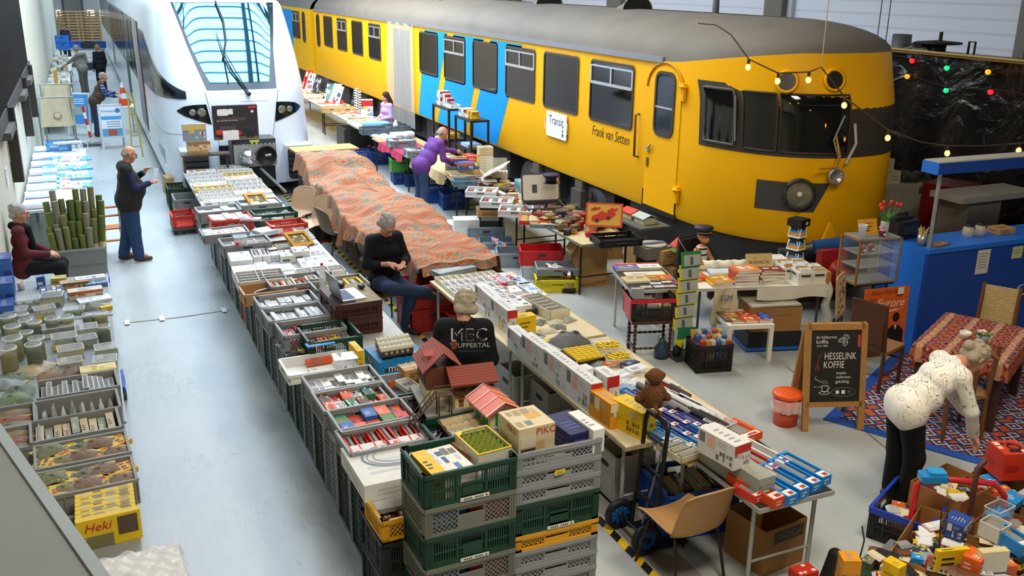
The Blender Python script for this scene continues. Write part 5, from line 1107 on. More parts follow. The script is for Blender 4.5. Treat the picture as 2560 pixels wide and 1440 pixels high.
for k in range(4):
 for s in(-1,1):y=-.19+k*.126;m.add([(s*.152,y,.206),(s*.152,y+.012,.206),(0,y+.012,.291),(0,y,.291)],[(0,1,2,3)if s>0 else(3,2,1,0)],'#f0d9c6')
m.bld('roof',ha)
c=cratep('slot',1155,1065,.80,'#173f31',.16,'dark green crate holding three long model roofs behind the grass box',2,.52,.42)
for i,(y,cc)in enumerate(((.11,'#b09a72'),(.0,'#a8916a'),(-.11,'#9d9d9a'))):coach((c.location.x+.06,c.location.y+y,.86),.38,.10,.13,'#3a382f',cc,('long tan roofed model coach in the green crate, farthest of three','long tan roofed model coach in the green crate, middle of three','long grey roofed model coach in the green crate, nearest of three')[i],.06)
m=MB();s=Sdf(.02);[s.cap((ru(-.07,.07),ru(-.12,.12),ru(0,.08)),(ru(-.07,.07),ru(-.12,.12),ru(0,.1)),.012)for _ in range(24)];s.put(m,C('#141416',.3),.008);tag(m.bld('black_track_parts',None,(c.location.x-.20,c.location.y,.83)),'tangle of black plastic track parts in the crate of model roofs','parts')
# ---- crate towers at the near end
def labelstrip(cr,w,d,h,txt=1):
 m=MB();m.box(-.08,-d/2-.014,.006,.12,-d/2-.0095,.030,C('#e8e6d8',.4));[m.box(-.07+k*.015,-d/2-.0145,.012,-.07+k*.015+.010,-d/2-.014,.024,'#3a3a34')for k in range(12)if k%5];m.bld('label_strip',cr)
XA,XB,YT=1.935,2.575,5.10
tw=[('slot','#0f3f2e',.235,'top','dark green crate on top of the left crate tower'),('lattice','#77776f',.21,'','grey lattice crate right below the top of the left tower'),('slot','#0f3f2e',.23,'','lower dark green crate in the left tower, between two grey ones'),('lattice','#77776f',.21,'','second grey lattice crate from the bottom of the left tower'),('slot','#0f3f2e',.23,'','bottom dark green crate of the left crate tower')]
z=1.255;left_top=None
for kind,col,h,q,lb in tw:
 z-=h;hh=max(.1,h if z>0 else h+z);zz=max(.0,z)
 c=crate(kind,XA,YT,zz,col,hh,lb,.03,.63,.42)
 if kind=='slot':labelstrip(c,.63,.42,hh)
 if q:left_top=c
 else:
  for i,(x,w_,cc,nm)in enumerate(((-.15,.26,('azure','white','yellow'),'blue and white'),(.14,.27,('#c8584a','#d8776a','white'),'red and white'))):
   if kind=='lattice':q_=Matrix.Rotation(.03,3,'Z')@Vector((x,-.07,0));item('plain',XA+q_.x,YT+q_.y,zz+.016,w_,.20,hh*(.55,.8)[i],cc[:2],nm+' boxes seen through the lattice of a left tower crate, '+('upper'if zz>.5 else 'lower')+' crate',.03)
z=1.255;rt=None
for kind,col,h,lb in(('lattice','#8f9398',.125,'top grey lattice crate of the right tower, under the cream kit box'),('lattice','#8f9398',.125,'second grey crate of the right tower, with a yellow price tag'),('lattice','#8f9398',.125,'third grey lattice crate from the top of the right tower'),('slot','#0f3f2e',.235,'dark green crate in the middle of the right tower'),('lattice','#e0a21a',.125,'yellow lattice crate in the right tower'),('lattice','#8f9398',.125,'grey lattice crate just below the yellow one in the right tower'),('lattice','#8f9398',.125,'grey lattice crate, second below the yellow one in the right tower'),('lattice','#8f9398',.125,'grey lattice crate, third below the yellow one in the right tower'),('slot','#0f3f2e',.135,'bottom dark green crate of the right crate tower')):
 z-=h;c=crate(kind,XB,YT+.02,max(0,z),col,h,lb,.0,.625,.41)
 if kind=='slot'and h>.2:labelstrip(c,.625,.41,h)
 if rt is None:rt=c
 elif kind=='lattice':
  for i,x in enumerate((-.18,.17)):item('plain',XB+x,YT-.05,max(0,z)+.016,.22,.22,h*.6,(('white','#c9c0a8','#b9b29a')[int(z*8)%3],'grey'),'pale box inside the right tower at %s side, crate number %s up'%(('left','right')[i],ORD[max(0,int(z/.125))]))
 if 'price tag'in lb:m=MB();m.prism([(-.04,-.012),(-.03,-.02),(.03,-.012),(.04,-.004),(.04,.018),(-.03,.016),(-.04,.008)],.003,'#e2cf1e',T(.0,-.216,.065,0,PI/2));m.text('2010',.018,'#3a3510',T(0,-.2195,.065,0,PI/2));m.bld('price_tag',c)
 # contents of the top crates
zt=1.03
o=item('plain',XA-.215,YT-.03,zt+.02,.10,.33,.19,('yellow','#2a2a12'),'flat yellow box standing in the top green crate',.1)
o=item('pic',XA-.08,YT-.02,zt+.02,.21,.35,.18,('#e6e3da','#7d9a4a','#5a7fb0','#c8a23a','#6d6a5a','#3a5a8a','#b9c9d8'),'landscape kit box with colourful lid picture in the top green crate',.12,seed=5)
itp('carton',1165,1118,zt+.06,.09,.26,.13,('#b5855a',),'small brown carton in the top green crate',12);itp('plain',1135,1112,zt+.02,.05,.24,.12,('#3a3d3a','white'),'dark blister pack between kit box and carton in the top green crate',12)
o=thg('grass_box','open display box full of moss green scatter in the top green crate','box',(XA+.19,YT+.05,zt+.06),.1)
m=MB();w_,d_,h_=.24,.34,.19
for s in(-1,1):m.box(s*w_/2-.003,-d_/2,0,s*w_/2+.003,d_/2,h_,'#d8d5c6');m.box(-w_/2,s*d_/2-.003,0,w_/2,s*d_/2+.003,h_,'#dcd9cc')
m.box(-w_/2,-d_/2,0,w_/2,d_/2,.004,'#d8d5c6');m.ring(rrect(w_+.01,d_+.01,.004),rrect(w_-.012,d_-.012,.004),.006,'#e3c71c',T(z=h_-.004));m.add([(-w_/2,d_/2-.07,h_+.003),(-w_/2+.06,d_/2,h_+.003),(-w_/2,d_/2,h_+.003)],[(0,1,2)],'#e9d01c');m.text('Heki',.06,'#c4242a',T(.0,-d_/2-.0042,.10,0,PI/2),.3);m.box(-.12,-d_/2-.004,.0,.12,-d_/2-.003,.05,'#9db8cf');m.bld('box',o)
m=MB();m.grid(lambda u,v:((u-.5)*.225,(v-.5)*.325,h_-.03+.018*sin(u*31)*cos(v*37)+.012*sin(u*77+v*51)),50,60,C('#8d9a35',.9,0,.45,120,0,.8));g_=m.bld('green_scatter',o);g_['kind']='stuff'
o=item('pic',XB-.14,YT+.04,1.15,.27,.30,.24,('#d6c7a0','#8a93a8','#a89070','#d8a23a','#6d7a8a','#c9a878'),'cream kit box with house pictures standing in the top right grey crate',.06,seed=9)
q=MB();q.text('PIKO',.07,'#c8382a',T(.07,-.1515,.20,0,PI/2));q.text('PIKO',.06,'#c8382a',Matrix(((0,0,-1,-.1365),(-1,0,0,-.05),(0,1,0,.2),(0,0,0,1))));q.bld('lettering',o);q=MB();q.box(-.12,-.1518,.0,-.01,-.151,.09,'#3a3540');q.box(-.11,-.1522,.015,-.03,-.152,.05,'#b8a89a');q.box(-.12,-.1518,.10,-.01,-.151,.18,'#d9d0bc');q.bld('printed_picture',o)
itp('plain',1425,1055,1.16,.21,.33,.14,('#1c2356','#4a568f'),'dark navy box lying in the top right grey crate',6);itp('plain',1465,1050,1.15,.09,.32,.17,('white','grey'),'white box beside the navy one in the top right grey crate',5)
# yellow crate and dark crates under the near end
c=crate('lattice',1.66,5.45,.60,'#e0a418',.16,'yellow crate below the silver track box at the near table end',.05,.42,.36);fillc(c,'pic',3,[('brown','cream','yellow'),('maroon','tan')],'boxed brown model','in yellow crate below the track box',.1,1,.36,.3)
for i,(y,z,h)in enumerate(((5.55,0,.28),(5.55,.285,.28))):c=crate('slot',1.68,y,z,'#26292b',h,('lower black crate below the yellow one at the aisle corner','upper black crate below the yellow one at the aisle corner')[i],.03,.44,.5)
# crates standing on end under the stall, bottoms towards the aisle
def stand_crate(y,col,h,i):
 key=('stand',col);lb='%s crate standing on end under the aisle stall, %s from the crate towers'%({'#8b9094':'grey','#173f31':'dark green','#2b3033':'black','#b9651f':'orange','#5a5f63':'dark grey'}[col],ORD[i])
 if key not in _CR:
  mb=MB();m=C(col,.5,0,.06,3);mr=C('#9a9fa3'if col in('#8b9094','#5a5f63')else '#8d9194',.45)
  mb.box(.0,-.19,.0,.02,.19,.6,C('#20282a'if col!='#8b9094'else '#3c4448',.6))
  for s in(-1,1):mb.box(-.012,s*.19-.012,0,.2,s*.19+.012,.62,m);mb.box(-.02,s*.19-.01,0,-.012,s*.19+.01,.62,mr)
  mb.box(-.012,-.19,0,.2,.19,.024,m);mb.box(-.012,-.19,.596,.2,.19,.62,m);mb.box(-.02,-.19,0,-.012,.19,.02,mr)
  for k in range(11):mb.box(-.008,-.178,.05+k*.05,.0,.178,.05+k*.05+.016,m)
  mb.box(-.008,-.012,.03,.0,.012,.59,m);_CR[key]=mb.mesh('crate')
 tag(link('plastic_crate',_CR[key],None,(1.51,y,0)),lb,'crate','crates on end under the aisle stall')
cols=['#173f31','#2b3033','#8b9094','#173f31','#5a5f63','#173f31','#2b3033','#8b9094','#5a5f63','#173f31','#8b9094','#2b3033','#5a5f63','#b9651f','#173f31','#8b9094','#173f31','#5a5f63','#8b9094','#2b3033','#8b9094']
y=6.06
for i,cc in enumerate(cols):
 stand_crate(y,cc,.6,i);y+=.418
 # small crates at the far end of the stall
c=crate('lattice',1.28,16.55,.12,'#d8391f',.2,'red crate on a small trolley beside the far end of the aisle stall',1.57,.5,.36)
t=thg('crate_trolley','small wheeled trolley under the red crate at the aisle','trolley',(1.28,16.55,0));m=MB();m.cb(0,0,.085,.4,.56,.03,'#55585a');m.bld('deck',t)
for sx in(-.15,.15):
 for sy in(-.22,.22):q=MB();q.lathe([(0,-.015),(.04,-.015),(.04,.015),(0,.015)],'#222222',14,T(sx,sy,.04,0,0,PI/2));q.bld('castor',t)
crate('solid',1.42,17.4,.0,'grey',.22,'lower grey crate stacked near the white railcar',1.57);crate('solid',1.42,17.4,.225,'grey',.2,'upper grey crate stacked near the white railcar',1.57);crate('lattice',1.45,17.95,0,'#e59a1c',.3,'orange crate under the far end of the aisle stall',1.57);crate('slot',1.4,18.5,0,'#173f31',.4,'dark green crate under the white railcar nose',1.57)
itp('carton',430,440,0,.3,.4,.35,('tan',),'brown carton on the floor beside the white railcar nose',10)
# chairs, tool bag and tub between the stalls
p=at(700,570);q=at(752,560)
chair((2.95,15.25,0),2.35,'beige plastic chair, left one of the pair by the patterned cloth');chair((3.05,14.5,0),2.1,'beige plastic chair, right one of the pair by the patterned cloth')
p=at(858,648);chair((p.x-.02,p.y+.1,0),-1.35,'brown grey plastic chair with its back to the aisle beside the patterned cloth','#8d7a68','#2a2624')
jx,jy,_=headloc(968,558,1.35,PI+.22,0,.11);
t=thg('wooden_chair','black framed chair with a wooden seat under the person with crossed legs','chair',(jx,jy,0),PI+.22)
m=MB();m.prism(rrect(.42,.42,.05),.02,C('#c9973f',.4),T(z=.44));m.bld('seat',t)
for sx in(-.19,.19):
 for sy in(-.19,.19):m=MB();m.tube([(sx,sy,.45),(sx*1.15,sy*1.2,0)],.012,'#17181a',8);m.bld('leg',t)
m=MB();m.tube([(-.19,-.2,.44),(-.2,-.26,.86),(.2,-.26,.86),(.19,-.2,.44)],.012,'#17181a',8);m.bld('back_frame',t);m=MB();m.box(-.19,-.262,.66,.19,-.245,.84,C('#c9973f',.4));m.bld('backrest',t)
kx,ky,_=headloc(1160,762,1.38,-.42,0,.08)
t=thg('plastic_chair','chair draped with a dark red cloth behind the person in the printed jacket','chair',(kx,ky,0),-.42);link('seat_shell',chair_mesh('#8d7a68'),t)
for sx in(-.2,.2):
 for sy in(-.2,.2):m=MB();m.tube([(sx*.8,sy*.6,.42),(sx*1.1,sy*1.15-.02,0)],.012,'#2a2624',8);m.bld('leg',t)
m=MB();m.grid(lambda u,v:((u-.5)*.56,-.40+.02*sin(u*17)*v+(.02*v if v>0 else 0),.86-.46*v+.015*sin(u*9))if v>.0 else((u-.5)*.5,-.36,.87),24,10,C('#8a2d28',.85,0,.12,8));m.grid(lambda u,v:((u-.5)*.5,-.39+.09*v,.87),10,2,C('#8a2d28',.85,0,.12,8));tag(m.bld('red_cloth',None,(kx,ky,0),-.42),'dark red cloth hanging over the chair back behind the model station','cloth')
p=at(805,600);t=thg('tool_bag','black and red tool bag with bottles in it beside the patterned cloth stall','bag',(p.x,p.y,0),.15)
m=MB();m.prism(rrect(.42,.3,.06),.3,C('#1e2024',.7));m.prism(rrect(.43,.31,.06),.03,'#b92a26',T(z=.0));m.bld('body',t);m=MB();m.ring(rrect(.44,.32,.07),rrect(.38,.26,.05),.04,C('#c22f2a',.5),T(z=.29));m.bld('rim',t);m=MB();m.tube([(-.21,0,.3),(-.25,0,.44),(-.1,0,.5)],.014,'#15161a',8);m.bld('strap',t)
for i,(x,y,cc)in enumerate(((-.08,.02,'#5fbf3a'),(.0,.06,'#3a8ac0'),(.09,.0,'#c9d6da'))):m=MB();m.lathe([(0,0),(.035,0),(.035,.16),(.014,.2),(.014,.23),(0,.23)],GLASS(cc,.75),12);tag(m.bld('bottle',None,(p.x+x,p.y+y,.302)),('green bottle standing in the tool bag','blue bottle standing in the tool bag','clear bottle standing in the tool bag')[i],'bottle')
p=at(790,555);m=MB();m.lathe([(0,.01),(.2,.01),(.24,.36),(.26,.37),(.255,.33),(.22,.02)],C('#8d9398',.5),24);tag(m.bld('grey_tub',None,(p.x+.1,p.y+.2,0)),'round grey tub behind the black and red tool bag','tub')
# ---------------------------------------------------------------- stall covered with a patterned cloth
def m_ethnic(nt,b,tc):
 N=nt.nodes.new;K=nt.links.new
 w=N('ShaderNodeTexWave');w.bands_direction='Y';w.inputs['Scale'].default_value=.75;w.inputs['Distortion'].default_value=1.2;w.inputs['Detail'].default_value=1;K(tc.outputs['Object'],w.inputs['Vector'])
 mp=N('ShaderNodeMapping');mp.inputs['Scale'].default_value=(1,1.7,1);K(tc.outputs['Object'],mp.inputs[0])
 v=N('ShaderNodeTexVoronoi');v.inputs['Scale'].default_value=6.5;v.distance='MANHATTAN';v.inputs['Randomness'].default_value=.55;K(mp.outputs[0],v.inputs['Vector'])
 r1=ramp(nt,w.outputs['Fac'],[(0,'#a85c38'),(.22,'#c08a5c'),(.28,'#456a70'),(.38,'#b59468'),(.44,'#b5603a'),(.58,'#c07448'),(.64,'#963524'),(.74,'#bd8454'),(.86,'#4f7274'),(.92,'#b86840')],True)
 r2=ramp(nt,v.outputs['Distance'],[(0,'#34565e'),(.16,'#cdae80'),(.3,'#963822'),(.42,'#b86f44'),(.6,'#c3935e'),(.8,'#66807c')],True)
 n=N('ShaderNodeTexNoise');n.inputs['Scale'].default_value=2.2;K(tc.outputs['Object'],n.inputs['Vector']);r3=ramp(nt,n.outputs['Fac'],[(.42,'#303030'),(.55,'#c8c8c8')])
 mx=N('ShaderNodeMix');mx.data_type='RGBA';K(r3.outputs[0],mx.inputs[0]);K(r1.outputs[0],mx.inputs[6]);K(r2.outputs[0],mx.inputs[7]);K(mx.outputs[2],b.inputs['Base Color'])
m_cloth=nodemat('patterned_cotton',m_ethnic,.8)
def bump(x,a,b,s):return 1/(1+math.exp(-(x-a)/s))*1/(1+math.exp((x-b)/s))
def cl_h(x,y):
 z=.79+.27*bump(y,16.2,17.74,.05)*bump(x,3.3,4.6,.06)+.19*bump(y,15.2,16.4,.12)*bump(x,3.6,4.6,.08)+.13*bump(y,14.0,15.5,.1)*bump(x,3.2,4.1,.1)+.20*bump(y,12.4,14.0,.14)*bump(x,3.8,4.6,.08)+.10*bump(y,11.6,12.7,.1)*bump(x,3.4,4.0,.08)+.06*bump(y,10.9,11.6,.08)
 return z+.022*sin(x*13+y*2.1)+.018*sin(y*8.3+x*4)*cos(x*6-y*1.7)+.017*sin(y*21+x*9)
def lerp1(x,P):
 for(a,p),(b,q)in zip(P,P[1:]):
  if x<=b:return p+(q-p)*max(0,(x-a)/(b-a))
 return P[-1][1]
CE=[(10.6,3.55),(11.2,3.5),(12.2,3.32),(13.6,3.32),(16,3.40),(18.3,3.52)]
def cl(u,v):
 y=10.62+7.1*v;x0,x1=lerp1(y,CE)+.04*sin(y*2.3),4.55+.05*sin(y*1.9+1);hang=.26+.14*sin(y*1.9)*sin(y*.7)+(.22 if 13<y<15.2 else 0)+(.1 if y>16.6 else 0)
 hl,hr=.16,.12
 if u<hl:
  t=1-u/hl;z0=cl_h(x0,y);wv=.035*sin(y*11)*t+.02*sin(y*23+1)*t;return(x0-.015-.05*t+wv,y+.01*sin(y*17)*t,z0-hang*t)
 if u>1-hr:
  t=(u-1+hr)/hr;z0=cl_h(x1,y);return(x1+.02+.04*t+.02*sin(y*13)*t,y,z0-.26*t)
 x=x0+(x1-x0)*(u-hl)/(1-hl-hr);return(x,y,cl_h(x,y))
m=MB();m.grid(cl,70,320,m_cloth)
m.grid(lambda u,v:(3.52+1.05*u+.02*sin(u*20)*v,17.72+.02+.03*v,cl_h(3.52+1.05*u,17.72)-.35*v),20,6,m_cloth);m.grid(lambda u,v:(3.55+1.0*(1-u),10.62-.02-.05*v+.02*sin(u*25)*v,cl_h(3.55+1.0*(1-u),10.62)-.10*v),24,3,m_cloth)
tag(link('patterned_cloth',m.mesh('patterned_cloth')),'long orange and teal patterned cloth thrown over the goods of the middle stall','cloth')
for i,(y0,y1)in enumerate(((16.0,17.6),(13.3,15.9),(10.75,13.2))):table('grey table hidden below the patterned cloth, %s one counted from the printed jacket'%ORD[2-i],3.58,4.45,y0,y1,.72,'#8d8f90','#7d8082','#54585b','post')
# end of the cloth stall: red totes, wooden crate, grey tray
for i,(z,h)in enumerate(((0,.30),(.31,.3))):crate('solid',3.62,10.62,z,'#a3201f',h,('lower red tote at the near end of the patterned cloth stall','upper red tote at the near end of the patterned cloth stall')[i],.04,.62,.5)
crate('solid',3.95,10.35,.0,'#a3201f',.25,'red tote on the floor below the far corner of the white box stall',.0,.4,.4)
item('plain',3.92,10.62,.66,.55,.4,.075,('#9aa3a8','white'),'flat grey tray sticking out from under the patterned cloth',.25)
t=thg('wooden_crate','slatted wooden crate at the near end of the patterned cloth','crate',(4.33,10.55,.0),.12);m=MB()
for k in range(5):m.box(-.28,-.2,.36+k*.055,.28,-.185,.36+k*.055+.047,'#a0743f');m.box(-.28,.185,.36+k*.055,.28,.2,.36+k*.055+.047,'#a0743f');m.box(-.28,-.185,.36+k*.055,-.265,.185,.36+k*.055+.047,'#8d6536');m.box(.265,-.185,.36+k*.055,.28,.185,.36+k*.055+.047,'#8d6536')
m.box(-.28,-.2,.35,.28,.2,.362,'#7d5a30');m.bld('slats',t);m=MB();m.box(-.26,-.18,0,.26,.18,.345,C('#a3201f',.5));m.bld('plinth',t)
# ---------------------------------------------------------------- right stall of white boxes
table('long pale table of the white box stall, far one behind the printed jacket',3.48,4.55,7.75,10.1,.75,'#d9c9a2','#c9b98e','#a9adb0');table('long pale table of the white box stall, middle one',3.48,4.55,5.55,7.7,.75,'#d9c9a2','#c9b98e','#a9adb0');table('narrow aluminium folding table at the near end of the white box stall',3.86,4.52,4.42,5.53,.75,'#2a2b2c','#b3b5b4','#a9abaa')
R0=.752
RB=[('#dccfae','#f0ead6','maroon'),('cream','#f3eddc','#5a2f24'),('#ded3b5','#efe9d6','#b98a2a'),('#e0d6ba','#eee6d0','brown')];WB=[('white','#f4f4f2','#8a8f96'),('white','#efefec','maroon'),('#e9e9e6','white','#3f4a56'),('white','#f2f2f2','orange'),('#e4e6e8','white','#6b4127')]
for r,(y,cs,n,nm)in enumerate(((9.98,RB,9,'cream'),(9.76,WB,9,'white'),(9.53,WB,9,'white'),(9.29,WB,8,'white'),(9.05,WB,6,'white'))):
 row('win',3.53+.0*r,4.30 if r<2 else 4.15,y,R0,n,.21,.045,cs,'small '+nm+' window box in the '+ORD[r]+' row behind the printed jacket, %s from the left',group='window boxes behind the printed jacket',jit=.03)
PX=[('#e6e6e6','azure','navy','red'),('#d9dce0','#5f6fa8','white'),('#c8d4e2','#2f62b0','#b9bec9'),('#dfe2e6','#b02a2a','#2d3a6a','white'),('#e4e4df','#7b84a8','#c9c0a8')]
for i,(px,py,w,d,c_,nm)in enumerate(((1265,692,.16,.34,('#b9bec6','#b3282c','#7d8fb8','white'),'red banded'),(1245,700,.12,.30,('#b3282c','#dfe3e6','#7d8fb8'),'red'),(1250,722,.15,.2,PX[0],'pale'),(1283,722,.15,.22,PX[3],'steam train'),(1300,700,.14,.3,PX[2],'grey blue'),(1318,745,.20,.25,PX[1],'violet'),(1228,732,.24,.17,('#1d8ed2','#cfe2ee','white'),'bright blue'),(1250,752,.2,.18,PX[4],'red white'),(1288,765,.2,.26,PX[0],'white'),(1330,722,.16,.5,('#e4e6e8','#8a97a8','azure'),'long blue edged'))):
 itp('pic',px,py,R0,w,d,.045,c_,nm+' picture box lying on the far white box table near the yellow cartons',0,seed=i)
for i,(px,py)in enumerate(((1180,735),(1205,758),(1235,768),(1262,790),(1218,738))):itp('win',px,py,R0,.13,.42,.07,WB[i%5],'long white window box beside the standing grey boxes, %s of five'%ORD[i],2,seed=i)
itp('pic',1285,757,R0,.30,.26,.12,('white','#c9ccd0','#5a5f66','#e9e9e9'),'white box with small engine pictures beside the cream long box',3,seed=2)
itp('tray',1362,755,R0,.24,.62,.10,('#e2d8ba','#efe6cb','#b9a070','brown'),'long cream box with three cut out windows at the gangway edge',6)
p=at(1330,775,.8);[item('loco',p.x-.06+.04*i,p.y+.02*i,R0,.04,.18,.07,('#1e1d1c','#3a2f24'),'black model locomotive between the cream long box and yellow carton, %s one'%ORD[i],-.3)for i in range(4)]
itp('plain',1310,787,R0,.22,.12,.17,('yellow','#7a6a12'),'bright yellow carton standing behind the plastic packed kit',2);itp('plain',1270,800,R0,.15,.1,.1,('#e6c94a','white'),'small yellow and white box behind the standing grey boxes',4)
for i,(px,py)in enumerate(((1350,800),(1390,800),(1310,820),(1340,835),(1372,822),(1420,795),(1395,812),(1298,832),(1330,850))):
 itp('bag',px,py,R0,.17,.12,.03,('#e3bd16',['#4f5a3a','#c9c0a0','#8a8f6a'][i%3],'black'),'small yellow carded accessory bag before the cream long box, %s of nine'%ORD[i],ru(-40,40),seed=i)
for i,(px,py)in enumerate(((1335,862),(1318,848),(1360,860),(1350,845))):itp('win',px,py,R0,.10,.07,.03,('white','#e9d88a','brown'),'tiny white window box beside the packed kit, %s of four'%ORD[i],10)
itp('bag',1425,830,R0+.02,.36,.3,.11,('#e3c21a','#2a2b2d','black'),'dark model kit packed in clear plastic with a yellow card',12,seed=4)
itp('plain',1420,862,R0,.5,.22,.02,('#a9ada8',),'flat grey foam sheet in front of the plastic packed kit',8)
p=at(1458,886,.80);c=item('tray',p.x,p.y,R0,.30,.34,.055,('#1b1916','#26221c','#26221c'),'black tray filled with rows of small yellow packs',.1)
k=0
for a in range(5):
 for b_ in range(7):item('plain',p.x-.115+a*.057,p.y-.135+b_*.045,.775,.05,.026,.05,('#e8c61a','#b8921a'),'small yellow pack in the black tray, %s row from the camera, %s from the left'%(ORD[b_],ORD[a]),.1,'yellow packs in the black tray');k+=1
for i,(px,py,w)in enumerate(((1520,862,.30),(1545,890,.26))):
 p=at(px,py,.82);o=item('tub',p.x,p.y,R0,w,.24,.08,('#d8b51a',),('clear tub of yellow packs, the larger one beside the black tray','clear tub of yellow packs, the smaller one nearer the camera')[i],-.25,seed=i)
 for q in range(8):item('plain',p.x-.09+.026*q,p.y-.03+.06*(q%2),.80,.02,.09,.03,('#e8c61a','#f0e49a'),'yellow pack lying in the %s clear tub, %s one'%(('larger','smaller')[i],ORD[q]),.3+.2*(q%3),'yellow packs in the clear tubs')
 # standing white boxes along the stall edge (seller's side)
def stand_along(px0,py0,px1,py1,h,lab,c_=('#dcdcda','#e2b7aa','#77797c','#9a9c9f','#c9c9c7'),wx=.11,z=R0):
 a,b=at(px0,py0,z),at(px1,py1,z);L=(b-a).length;m_=(a+b)/2;rz=math.atan2(b.y-a.y,b.x-a.x)+PI/2
 return item('stand',m_.x+wx/2*cos(rz),m_.y+wx/2*sin(rz),z,wx,L-.006,h,c_,lab,rz,'white product boxes along the stall edge',seed=int(px0))
for i,q in enumerate(((1187,765,1226,802,.26),(1226,802,1268,838,.26),(1268,868,1301,897,.22),(1302,898,1357,941,.26),(1357,941,1413,986,.27),(1413,986,1475,1036,.27))):
 stand_along(*q,'tall white box standing on the stall edge by the printed jacket, %s from far end'%ORD[i])
itp('stand',1516,928,R0,.12,.22,.30,('#e4e4e2','#d8d8d6','#77797c','#9a9c9f'),'tall white and red box set back between the edge boxes and the orange carton',3)
stand_along(1472,1036,1525,1075,.22,'orange printed carton standing on the stall edge',('#e39a1c','#e8dcae','#d88a14','#c9851a'),.12)
stand_along(1525,1060,1603,1102,.23,'bright yellow printed carton standing beside the brown toy monkey',('yellow','#d9c21a','#6d6412','#8a7d16'),.16)
# small packs and loose models on the gangway edge
for i,(px,py,st,w,d,h,c_,nm)in enumerate(((1575,905,'plain',.16,.11,.05,('navy','white'),'navy and white box'),(1590,918,'plain',.2,.12,.05,('white','navy'),'white and navy box'),(1528,905,'plain',.15,.07,.04,('orange','white'),'orange and white box'),(1498,905,'bag',.16,.12,.03,('#3a4a3a','#6d7a6a','white'),'grey green bag'),(1555,932,'pic',.18,.13,.03,('white','#dfe2e6','#b9bec4'),'white card pack'),(1535,945,'plain',.2,.16,.02,('#b5bcc2','grey'),'grey flat pack'),(1460,918,'plain',.14,.12,.05,('white','#d9d9d9'),'white paper pack'),(1485,930,'bag',.2,.14,.03,('white','#c9ccd2','grey'),'white bag'))):
 itp(st,px,py,R0,w,d,h,c_,nm+' lying beside the yellow tubs on the white box stall',ru(-10,20),seed=i)
for i in range(14):
 a,b=(1555+(i%4)*34,935+(i//4)*14+(i%4)*17);itp('bag',a,b,R0,.17,.13,.02,(('#e3b91a','white','#2f6fb8')[i%3],('#c9d2da','#dfe3e8','#8aa0b8')[i%3],'black'),'small carded spare part bag on the gangway side, %s from the yellow tubs'%ORD[i],ru(-20,30),group='carded spare part bags',seed=i)
LC=[('#c02420','#d8d8d4','white red'),('#b8221c','#3a3a3a','bright red'),('#26282a','#55585a','black'),('#3f2a24','#6a655c','brown'),('#8a8f92','#c9c9c4','grey'),('#26282a','#4a4a48','black'),('#d8d8d4','#b9bcbf','silver'),('#2c2c2e','#6d6d6a','black'),('#5a1f22','#8a8a86','maroon'),('#e6c12a','#3a3a3a','yellow')]
for i,(px,py)in enumerate(((1672,952),(1700,972),(1640,962),(1618,968),(1683,980),(1652,985),(1725,1000),(1668,1002),(1700,1012),(1640,1000))):
 c_=LC[i];itp('loco',px,py,R0,.05,.26,.07,c_[:2],c_[2]+' loose model railcar lying on the gangway edge, %s of the loose models'%ORD[i],8+ru(-4,4))
for i,(px,py,cc,nm)in enumerate(((1712,1000,'white','white'),(1733,1005,'white','white'),(1755,1012,'#e6e6e6','white'))):itp('loco',px,py,R0,.06,.55,.07,(cc,'#dcdcdc'),'long white model coach on the gangway edge, %s one from the seller side'%ORD[i],9)
for i,(px,py)in enumerate(((1760,1035),(1782,1042))):itp('loco',px,py,R0,.06,.32,.08,('#161514','#2b2622'),('black model steam locomotive with pipes, left of the pair near the white box','black model steam locomotive with pipes, right of the pair near the white box')[i],10)
# blue window boxes, three rows
BL=[('#1c7fcb','#dfe6ec','#26303a'),('#2a2f8c','#dfe3f0','#a9a080'),('#1c7fcb','#e6eaec','#4a5560'),('#2a2f8c','#c9d2e4','#3a3f4a')]
for i,(px,py,q)in enumerate(((1585,985,0),(1608,990,1),(1632,1010,1),(1655,1015,1),(1596,1015,0),(1625,1035,0),(1660,1045,1),(1690,1040,1),(1716,1045,1),(1738,1050,1),(1640,1080,2),(1668,1088,2),(1700,1095,2),(1732,1090,2),(1765,1075,2),(1690,1068,3),(1718,1075,3))):
 itp('win',px,py,R0,.075,.30,.06,BL[q],('bright blue','dark blue','bright blue','dark blue')[q]+' coach window box between toy monkey and gangway, %s from far end'%ORD[i],9,group='blue window boxes beside the toy monkey',seed=i%3)
itp('win',1590,1010,R0+.06,.085,.30,.07,('#e3641c','#d9c9a8','#2c2c2c'),'orange window box lying on blue boxes beside the yellow carton',10)
for i in range(18):itp('pic',1545+(i%6)*9+(i//6)*6,975+(i//6)*10+(i%6)*6,R0,.035,.02,.02,(('red','white','yellow','navy')[i%4],'white'),'tiny toy car in the heap behind the orange carton, %s one'%ORD[i],20*i,group='tiny toy cars',name='toy_car',cat='toy car')
